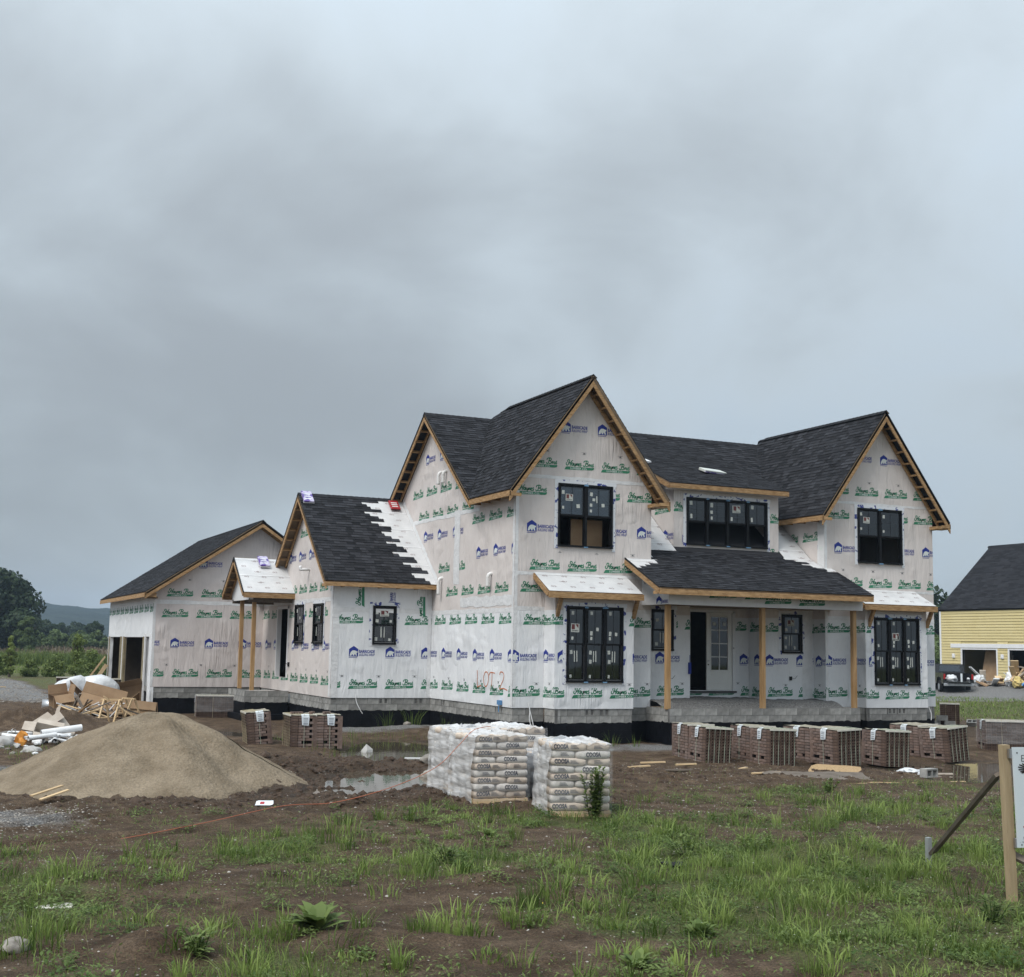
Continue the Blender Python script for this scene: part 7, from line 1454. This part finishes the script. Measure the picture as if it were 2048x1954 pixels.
m = MB(); m.box((yx-.07, DO[-1][0]-.5, DT+.03), (yx+.02, DO[0][1]+1.1, DT+.32)); m.build('door_head_board', 'trim_white', yh)
for y in (39.9, 35.2, 30.7): m = MB(); m.box((yx-.12, y-.12, 1.45), (yx-.02, y+.12, 1.75)); m.tube([(yx-.13, y, 1.52), (yx-.13, y, 1.68)], .04, 6); m.build('wall_lamp', 'trim_white', yh)
m = MB(); m.box((yx+.2, Y0+.2, ZB-.05), (yx+2*HW-.2, Y1-.2, ZB+.02)); m.build('garage_floor', 'concrete', yh)
m = MB(); m.box((yx+5.5, Y0+.3, ZB), (yx+5.6, Y1-.3, ZE)); m.box((yx+.2, Y0+.3, 2.9), (yx+5.5, Y1-.2, 3.0)); m.build('inner_wall', 'interior', yh)
for y, w, h, mt, tl in ((36.6, 1.5, 2.2, 'cardboard', .1), (35.7, .9, 1.9, 'wood_dark', .15), (35.15, .4, 1.5, 'osb', 0), (32.8, .6, 1.9, 'wood', .1), (31.6, .8, 1.4, 'wood_dark', 0)): m = MB(); m.hexa([(yx+.8, y, ZB), (yx+.8, y+w, ZB), (yx+.75, y+w, ZB), (yx+.75, y, ZB), (yx+.8+tl*3, y-tl*2, ZB+h), (yx+.8+tl*3, y+w-tl*2, ZB+h), (yx+.75+tl*3, y+w-tl*2, ZB+h), (yx+.75+tl*3, y-tl*2, ZB+h)]); m.build('stored_panel', mt, yh)
def far_roof(pts, root):
    fr = plane_frame(pts[0], Vector(pts[1])-Vector(pts[0]), Vector(pts[3])-Vector(pts[0])); O, Ud, Vd, Nn = fr
    if Nn.z < 0: fr = plane_frame(pts[0], -(Vector(pts[1])-Vector(pts[0])), Vector(pts[3])-Vector(pts[0])); O, Ud, Vd, Nn = fr
    poly = ccw([to_uv(p, fr) for p in pts]); W3 = lambda u, v, h=0.0: O+Ud*u+Vd*v+Nn*h; mb = MB(); mb.poly([W3(*p, 0) for p in poly], 0, (1, 1, 1)); mb.poly([W3(*p, -.15) for p in poly][::-1], 0, (1, 1, 1))
    for a, b in zip(poly, poly[1:]+poly[:1]): mb.poly([W3(*a, -.15), W3(*b, -.15), W3(*b), W3(*a)], 0, (1, 1, 1))
    u0, u1 = min(p[0] for p in poly), max(p[0] for p in poly); v1 = max(p[1] for p in poly); v = 0
    while v < v1:
        u = u0-random.uniform(0, .5)
        while u < u1:
            w = random.uniform(.25, .8); r = clip_convex([(u, v), (u+w, v), (u+w, v+.15), (u, v+.15)], poly); c = random.uniform(.7, 1.35)
            if r: mb.poly([W3(a, b, .02*(1-(b-v)/.15)+.004) for a, b in r], 0, (c, c, c*1.03))
            u += w
        v += .145
    tag(mb.build('roof', 'shingle', root), kind='stuff')
sl_ = (ZR-ZE)/HW
far_roof([(yx-.15, Y1+.1, ZE-.1), (yx-.15, Y0-.35, ZE-.1), (yx+HW, Y0-.35, ZR), (yx+HW, Y1+.1, ZR)], yh); far_roof([(yx+2*HW+.35, Y0-.35, ZE-.1), (yx+2*HW+.35, Y1+.35, ZE-.1), (yx+HW, Y1+.35, ZR), (yx+HW, Y0-.35, ZR)], yh)

# rubbish in front of it
RB = random.Random(9)
def gzz(x, y): return float(ground_z(x, y))
for i in range(64):
    a = RB.random(); y = 24.5+11*RB.random(); x = 51.0-1.0*RB.random(); hmax = .25+1.35*max(0, 1-abs(y-27.5)/5.5); mt = RB.choice(['wood_dark', 'wood_pale', 'cardboard', 'poly_white', 'trim_white', 'wood_dark', 'cardboard_pale']); L_ = RB.uniform(.5, 2.0)
    d = Vector((RB.uniform(-.4, .4), RB.uniform(-1, 1), RB.uniform(-.35, .35))).normalized()*L_/2; m = MB(); m.beam(-d, d, RB.uniform(.1, .55), RB.uniform(.03, .12)); o = m.build('rubbish_board', mt); o.location = (x, y, gzz(x, y)+RB.uniform(.05, 1)*hmax+abs(d.z)*.4); tag(o, '%s %s scrap at the %s of the heap before the yellow house' % ('long' if L_ > 1.4 else 'medium' if L_ > .9 else 'short', {'wood_dark': 'dark board', 'wood_pale': 'pale board', 'cardboard': 'brown cardboard', 'poly_white': 'white plastic', 'trim_white': 'white panel', 'cardboard_pale': 'grey cardboard'}[mt], 'left end' if y > 32 else 'left middle' if y > 29.5 else 'right middle' if y > 27 else 'right end'), 'rubbish', 'scrap in the heap before the yellow house')
for i, (x, y, s, mt, lab) in enumerate(((50.3, 34.6, (.4, .7, .32), 'poly_white', 'white bag at the left end of the heap before the yellow house'), (50.2, 33.6, (.3, .45, .4), 'poly_white', 'second white bag in the heap before the yellow house'), (50.0, 30.0, (.3, .4, .4), 'insul_yellow', 'yellow foam lump in the heap before the yellow house'), (49.9, 28.3, (.3, .8, .35), 'plastic_blue', 'blue plastic sheet in the heap before the yellow house'), (50.0, 26.9, (.3, .6, .5), 'tag', 'light blue bag in the heap before the yellow house'), (50.0, 25.6, (.3, .5, .4), 'tag', 'pale bag at the right part of the heap by the yellow house'), (50.6, 31.3, (.25, .35, .5), 'trim_white', 'white carton on the heap before the yellow house'))): lump('rubbish_bag', (x, y), s, mt, lab, 'rubbish', 50+i, .9, .5, z=gzz(x, y)+s[2]*.5+.1)
rt = empty('wood_pallet', (50.4, 30.0, gzz(50.4, 30)+.45), (rad(18), rad(-38), .2), 'broken wooden pallet leaning on the heap by the yellow house', 'pallet')
for k in range(5): m = MB(); m.box((-.5, -.6+.28*k, .08), (.5, -.46+.28*k, .1)); m.build('slat', 'wood_pale', rt, local=True)
for k in range(3): m = MB(); m.box((-.5+.45*k, -.6, 0), (-.42+.45*k, .66, .08)); m.build('runner', 'wood_pale', rt, local=True)
m = MB(); m.tube([(50.0, 25.6, gzz(50, 25.6)+.9), (49.8, 25.0, gzz(50, 25)+.35)], .3, 14); tag(m.build('waste_bin', 'zinc', smooth=True), 'grey bin tipped over in the heap by the yellow house', 'bin')

# ------------------------------------------------------------------ pickup with its tailgate down
tx, ty = 47.5, 32.7
tr = empty('pickup_truck', (tx, ty, gzz(tx, ty)), (0, 0, rad(-30)), 'black pickup truck with open tailgate behind the right house corner', 'truck')
def tb(name, boxes, mat, bevel=.03, par=None):
    m = MB(); [m.box(a, b) for a, b in boxes]; return m.build(name, mat, par or tr, local=True, bevel=bevel)
def body(name, pts, x0, x1, mat):
    m = MB(); n = len(pts); m.poly([(x0, *p) for p in pts]); m.poly([(x1, *p) for p in pts][::-1]); [m.poly([(x0, *pts[i]), (x1, *pts[i]), (x1, *pts[(i+1) % n]), (x0, *pts[(i+1) % n])]) for i in range(n)]; return m.build(name, mat, tr, local=True, bevel=.03)
# y runs from the tail (0) to the nose (5.6)
for x0, x1 in ((-.98, -.90), (.90, .98)):
    body('bed_side', [(0, .62), (.55, .62), (.75, 1.0), (1.25, 1.06), (1.75, 1.0), (1.95, .62), (2.3, .62), (2.3, 1.32), (0, 1.32)], x0, x1, 'paint_black')
tb('bed_floor', [((-.9, 0, .66), (.9, 2.3, .74)), ((-.9, 2.24, .7), (.9, 2.3, 1.34))], 'black_plain', .01); tb('rear_bumper', [((-.96, -.16, .48), (.96, 0, .66))], 'zinc', .02); tb('tailgate', [((-.78, -.62, .70), (.78, -.02, .77))], 'paint_black', .02)
body('cab', [(2.32, .5), (5.55, .5), (5.55, .95), (5.3, 1.12), (4.2, 1.2), (3.75, 1.85), (2.5, 1.9), (2.34, 1.3)], -.95, .95, 'paint_black')
m = MB(); m.poly([(-.7, 2.33, 1.4), (.7, 2.33, 1.4), (.66, 2.45, 1.8), (-.66, 2.45, 1.8)][::-1]); m.build('rear_window', 'glass', tr, local=True)
for s in (-1, 1): m = MB(); m.poly([(s*.96, 2.6, 1.35), (s*.96, 3.8, 1.3), (s*.96, 3.6, 1.78), (s*.96, 2.65, 1.82)]); m.build('side_window', 'glass', tr, local=True); tb('tail_light', [((s*.90-.06, -.02, .92), (s*.90+.06, .06, 1.26))], 'lamp_red', .01)
for x in (-.86, .86):
    for y in (1.25, 4.65):
        m = MB(); m.tube([(x-.13, y, .40), (x+.13, y, .40)], .40, 22); w_ = m.build('wheel', 'rubber', tr, local=True, smooth=False); m = MB(); m.tube([(x-.14, y, .40), (x+.14, y, .40)], .22, 14); m.build('rim', 'zinc', w_, local=True)
o = lump('truck_load', (0, 0), (.42, .4, .26), 'poly_white', 'white bag lying in the open bed of the black pickup', 'bag', 70, 1, .4, z=0); o.location = tuple(parent_world(tr) @ Vector((-.35, .45, .93)))
m = MB(); m.tube([(0, 0, 0), (0, 0, .55)], .07, 8); o = m.build('load_bottle', 'tag'); o.location = tuple(parent_world(tr) @ Vector((.25, .2, .75))); tag(o, 'small white bottle standing in the open pickup bed', 'bottle')

# ------------------------------------------------------------------ trees, bushes, field, hill
RT = np.random.default_rng(21)
def crown(lobes, n, size, shade0=.0, flat=.85):
    """leaf faces spread through overlapping lobes, denser at their skins"""
    L_ = np.array(lobes); w = L_[:, 3]**2; k = RT.choice(len(L_), n, p=w/w.sum()); d = RT.normal(size=(n, 3)); d /= np.linalg.norm(d, axis=1)[:, None]; r = L_[k, 3]*(.45+.62*RT.random(n)**.45)
    P = L_[k, :3]+d*r[:, None]*np.array((1, 1, flat)); nrm = d+RT.normal(0, .55, (n, 3)); nrm /= np.linalg.norm(nrm, axis=1)[:, None]; a = np.cross(nrm, RT.normal(size=(n, 3))); a /= np.linalg.norm(a, axis=1)[:, None]; b = np.cross(nrm, a); s = size*RT.uniform(.55, 1.5, n)[:, None]
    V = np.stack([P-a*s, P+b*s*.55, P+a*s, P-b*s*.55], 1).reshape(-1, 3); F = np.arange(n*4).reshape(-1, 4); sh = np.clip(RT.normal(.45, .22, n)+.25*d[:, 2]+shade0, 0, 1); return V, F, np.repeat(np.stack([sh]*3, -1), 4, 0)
def tree(name, x, y, h, r, n, label, cat='tree', mat='leaf_tree', leaf=.4, trunk=True, group=None, lobes_n=16, low=.25, shade=0):
    z = gzz(x, y); rt = empty(name, (x, y, z), label=label, cat=cat, group=group); lobes = []
    for i in range(lobes_n):
        t = RT.uniform(low, 1); a = RT.uniform(0, 6.28); prof = math.sin(math.pi*min(1, max(.08, (t-low+.12)/(1.12-low))))**.6; q = r*prof*math.sqrt(RT.random())*.8; s = r*RT.uniform(.26, .46)*(.65+.5*prof); lobes.append((x+q*math.cos(a), y+q*math.sin(a), z+h*t*.92-s*.25, s))
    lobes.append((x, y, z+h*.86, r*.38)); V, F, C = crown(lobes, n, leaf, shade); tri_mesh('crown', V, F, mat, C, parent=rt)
    if trunk:
        m = MB(); m.tube([(x, y, z-.3), (x+.1, y, z+h*.3), (x, y+.1, z+h*.75)], [h*.035, h*.026, h*.01], 8)
        for i in range(5): a = RT.uniform(0, 6.28); t = RT.uniform(.25, .55); m.tube([(x+.05, y, z+h*t), (x+r*.35*math.cos(a), y+r*.35*math.sin(a), z+h*(t+.18)), (x+r*.6*math.cos(a), y+r*.6*math.sin(a), z+h*(t+.28))], [h*.014, h*.009, h*.003], 6)
        m.build('trunk', 'bark', rt)
    return rt
def far(px, depth, dy=0.0):
    """a point at a given distance along a bearing right of the camera axis (tangent px)"""
    f2 = (math.sin(PSI), math.cos(PSI)); r2 = (math.cos(PSI), -math.sin(PSI)); return (-15.507+f2[0]*depth+r2[0]*px*depth, -33.651+f2[1]*depth+r2[1]*px*depth)
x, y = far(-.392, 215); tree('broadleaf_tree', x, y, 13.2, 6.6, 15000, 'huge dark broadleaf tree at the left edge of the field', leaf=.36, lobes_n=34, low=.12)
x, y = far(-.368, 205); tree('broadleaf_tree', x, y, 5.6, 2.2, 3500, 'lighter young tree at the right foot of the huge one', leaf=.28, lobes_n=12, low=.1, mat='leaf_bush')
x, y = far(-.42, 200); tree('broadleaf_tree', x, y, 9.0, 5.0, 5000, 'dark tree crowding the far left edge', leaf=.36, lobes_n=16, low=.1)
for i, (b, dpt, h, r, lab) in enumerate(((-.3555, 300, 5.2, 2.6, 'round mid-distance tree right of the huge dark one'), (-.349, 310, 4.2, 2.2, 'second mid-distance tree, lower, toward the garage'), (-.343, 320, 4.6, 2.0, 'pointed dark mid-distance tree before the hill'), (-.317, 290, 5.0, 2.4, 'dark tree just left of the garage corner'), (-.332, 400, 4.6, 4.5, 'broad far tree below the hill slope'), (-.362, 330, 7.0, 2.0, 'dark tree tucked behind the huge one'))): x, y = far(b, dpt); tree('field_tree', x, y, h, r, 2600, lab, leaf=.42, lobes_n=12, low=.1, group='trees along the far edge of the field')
for i, (b, h, r, lab) in enumerate(((-.3935, 2.0, 1.6, 'leftmost round green bush on the field edge'), (-.381, 2.4, 1.9, 'low bush second from the left on the field edge'), (-.376, 2.9, 2.0, 'taller bush below the huge tree'), (-.3625, 3.0, 2.2, 'bright round bush in the middle of the field edge'), (-.3585, 2.2, 1.8, 'low bush right of the bright round one'), (-.3475, 3.0, 2.8, 'wide light bush before the mid trees'), (-.342, 2.4, 2.4, 'low wide bush right of the light one'), (-.333, 2.5, 1.9, 'small bush left of a rounder one'), (-.328, 3.0, 2.4, 'rounder bush toward the garage'), (-.315, 3.2, 2.3, 'last bush next to the garage wall'))): x, y = far(b, 245); tree('bush', x, y, h, r, 1500, lab, 'bush', 'leaf_bush', .26, False, 'bushes along the field edge', 7, .1, .25)
for i, (b, dpt, h, r, lab, mt) in enumerate(((.325, 190, 11, 6.0, 'dark tree seen between the house corner and the yellow house', 'leaf_tree'), (.345, 200, 9.5, 6.0, 'tree mostly hidden behind the yellow house', 'leaf_tree'), (.300, 195, 9.0, 6.0, 'tree hidden behind the right wing', 'leaf_tree'))): x, y = far(b, dpt); tree('field_tree', x, y, h, r, 4000, lab, leaf=.42, lobes_n=14, low=.05, mat=mt, group='trees beyond the yellow house')
for i, (b, dpt, h, r, lab) in enumerate(((.328, 130, 3.4, 2.4, 'light green bush right of the house corner'), (.318, 125, 2.6, 2.0, 'light green bush touching the house corner'))): x, y = far(b, dpt); tree('bush', x, y, h, r, 2200, lab, 'bush', 'leaf_bush', .2, False, 'bushes beyond the house corner', 9, .05, .35)
# reeds at the edge of the rough field
parts = []; n = 30000; x = RT.uniform(-30, 18, n); y = RT.uniform(99, 112, n)+.15*x; hh = (1.25+.9*fbm(x, y, .25, 3)*2)*RT.uniform(.55, 1.15, n); parts.append(blades(x, y, hh, RT.uniform(.03, .07, n), RT.uniform(.05, .5, n), RT.uniform(0, 6.28, n), np.clip(RT.normal(.4, .25, n)+.8*fbm(x, y, .4, 2), 0, 1)))
n = 5000; x = RT.uniform(60, 100, n); y = RT.uniform(72, 80, n); parts.append(blades(x, y, RT.uniform(.4, 1.0, n), RT.uniform(.03, .07, n), RT.uniform(.05, .5, n), RT.uniform(0, 6.28, n), RT.random(n)))
V, F, C = join(parts); tag(tri_mesh('reeds', V, F, 'leaf_reed', C), 'band of tall green reeds along the near edge of the field', 'reeds', kind='stuff')
n = 26000; x = RT.uniform(-60, 40, n)*1.0; y = 113+170*RT.random(n)**1.3; x = x*(1+y/300); V, F, C = blades(x, y, RT.uniform(.4, .9, n), RT.uniform(.08, .2, n), RT.uniform(.1, .5, n), RT.uniform(0, 6.28, n), np.clip(RT.normal(.4, .3, n), 0, 1)); tag(tri_mesh('pasture_grass', V, F, 'leaf_pasture', C), 'brownish pasture grass across the far field', 'grass', kind='stuff')
for i, (b, dpt, h, lab) in enumerate(((-.381, 88, 3.0, 'upright sapling with pale leaves in front of the reeds'), (-.330, 90, 3.2, 'darker bushy sapling before the reeds near the garage'))): x, y = far(b, dpt); tree('sapling', x, y, h, .45 if i == 0 else .8, 3000, lab, 'tree', 'leaf_reed', .065, True, None, 24, .1, .6 if i == 0 else .2)
for i, (b, dpt, h, r, lab) in enumerate(((-.3905, 92, 1.4, .9, 'low shrub in the reeds at the left edge'), (-.3655, 90, 1.1, .8, 'low shrub by the first sapling'), (-.345, 91, 1.5, 1.0, 'low shrub in the middle of the reeds'), (-.319, 88, 1.9, 1.1, 'shrub beside the garage corner'))): x, y = far(b, dpt); tree('shrub', x, y, h, r, 2400, lab, 'shrub', 'leaf_reed', .07, False, 'shrubs in the reeds', 14, .05)
# wooded hill
nx_, ny_ = 150, 50; u = np.linspace(-1500, 1700, nx_); v = np.linspace(1150, 2100, ny_); U, Vv = np.meshgrid(u, v)
lat = (U*math.cos(PSI)-0*Vv)  # position across the view
prof = 40*np.exp(-((U+700)/400)**2)+9*np.exp(-((U-300)/900)**2); Zh = 1.0+prof*np.sin(np.pi*np.clip((Vv-1150)/950, 0, 1))**.8+5.5*fbm(U, Vv, .02, 3)*2+3.0*fbm(U, Vv, .09, 2)*2
nx_, ny_ = 420, 110; u = np.linspace(-1500, 1700, nx_); v = np.linspace(1150, 2100, ny_); U, Vv = np.meshgrid(u, v); prof = 40*np.exp(-((U+700)/400)**2)+9*np.exp(-((U-300)/900)**2)
bump = 3.2*np.abs(fbm(U, Vv, .05, 3))*3; Zh = .8+prof*np.sin(np.pi*np.clip((Vv-1150)/950, 0, 1))**.8+bump*sstep(1150, 1180, Vv)
fx, fy = math.sin(PSI), math.cos(PSI); XX = -15.5+math.cos(PSI)*U+fx*Vv; YY = -33.6-math.sin(PSI)*U+fy*Vv
V3 = np.stack([XX, YY, Zh], -1).reshape(-1, 3); I = np.arange(nx_*ny_).reshape(ny_, nx_); F = np.stack([I[:-1, :-1], I[:-1, 1:], I[1:, 1:], I[1:, :-1]], -1).reshape(-1, 4)
tag(tri_mesh('wooded_hill', V3, F, 'hill_forest', smooth=True), kind='structure')
# humid air
hz = MB(); hz.box((-1600, -110, -4.0), (2600, 2500, 80.0)); hz_o = hz.build('haze', 'sand'); m = bpy.data.materials.new('haze'); m.use_nodes = True; m.node_tree.nodes.clear(); pv = m.node_tree.nodes.new('ShaderNodeVolumePrincipled'); oo = m.node_tree.nodes.new('ShaderNodeOutputMaterial'); pv.inputs['Color'].default_value = (.54, .70, .90, 1); pv.inputs['Density'].default_value = .00024; pv.inputs['Anisotropy'].default_value = .1; m.node_tree.links.new(pv.outputs[0], oo.inputs['Volume']); hz_o.data.materials[0] = m; tag(hz_o, kind='stuff')
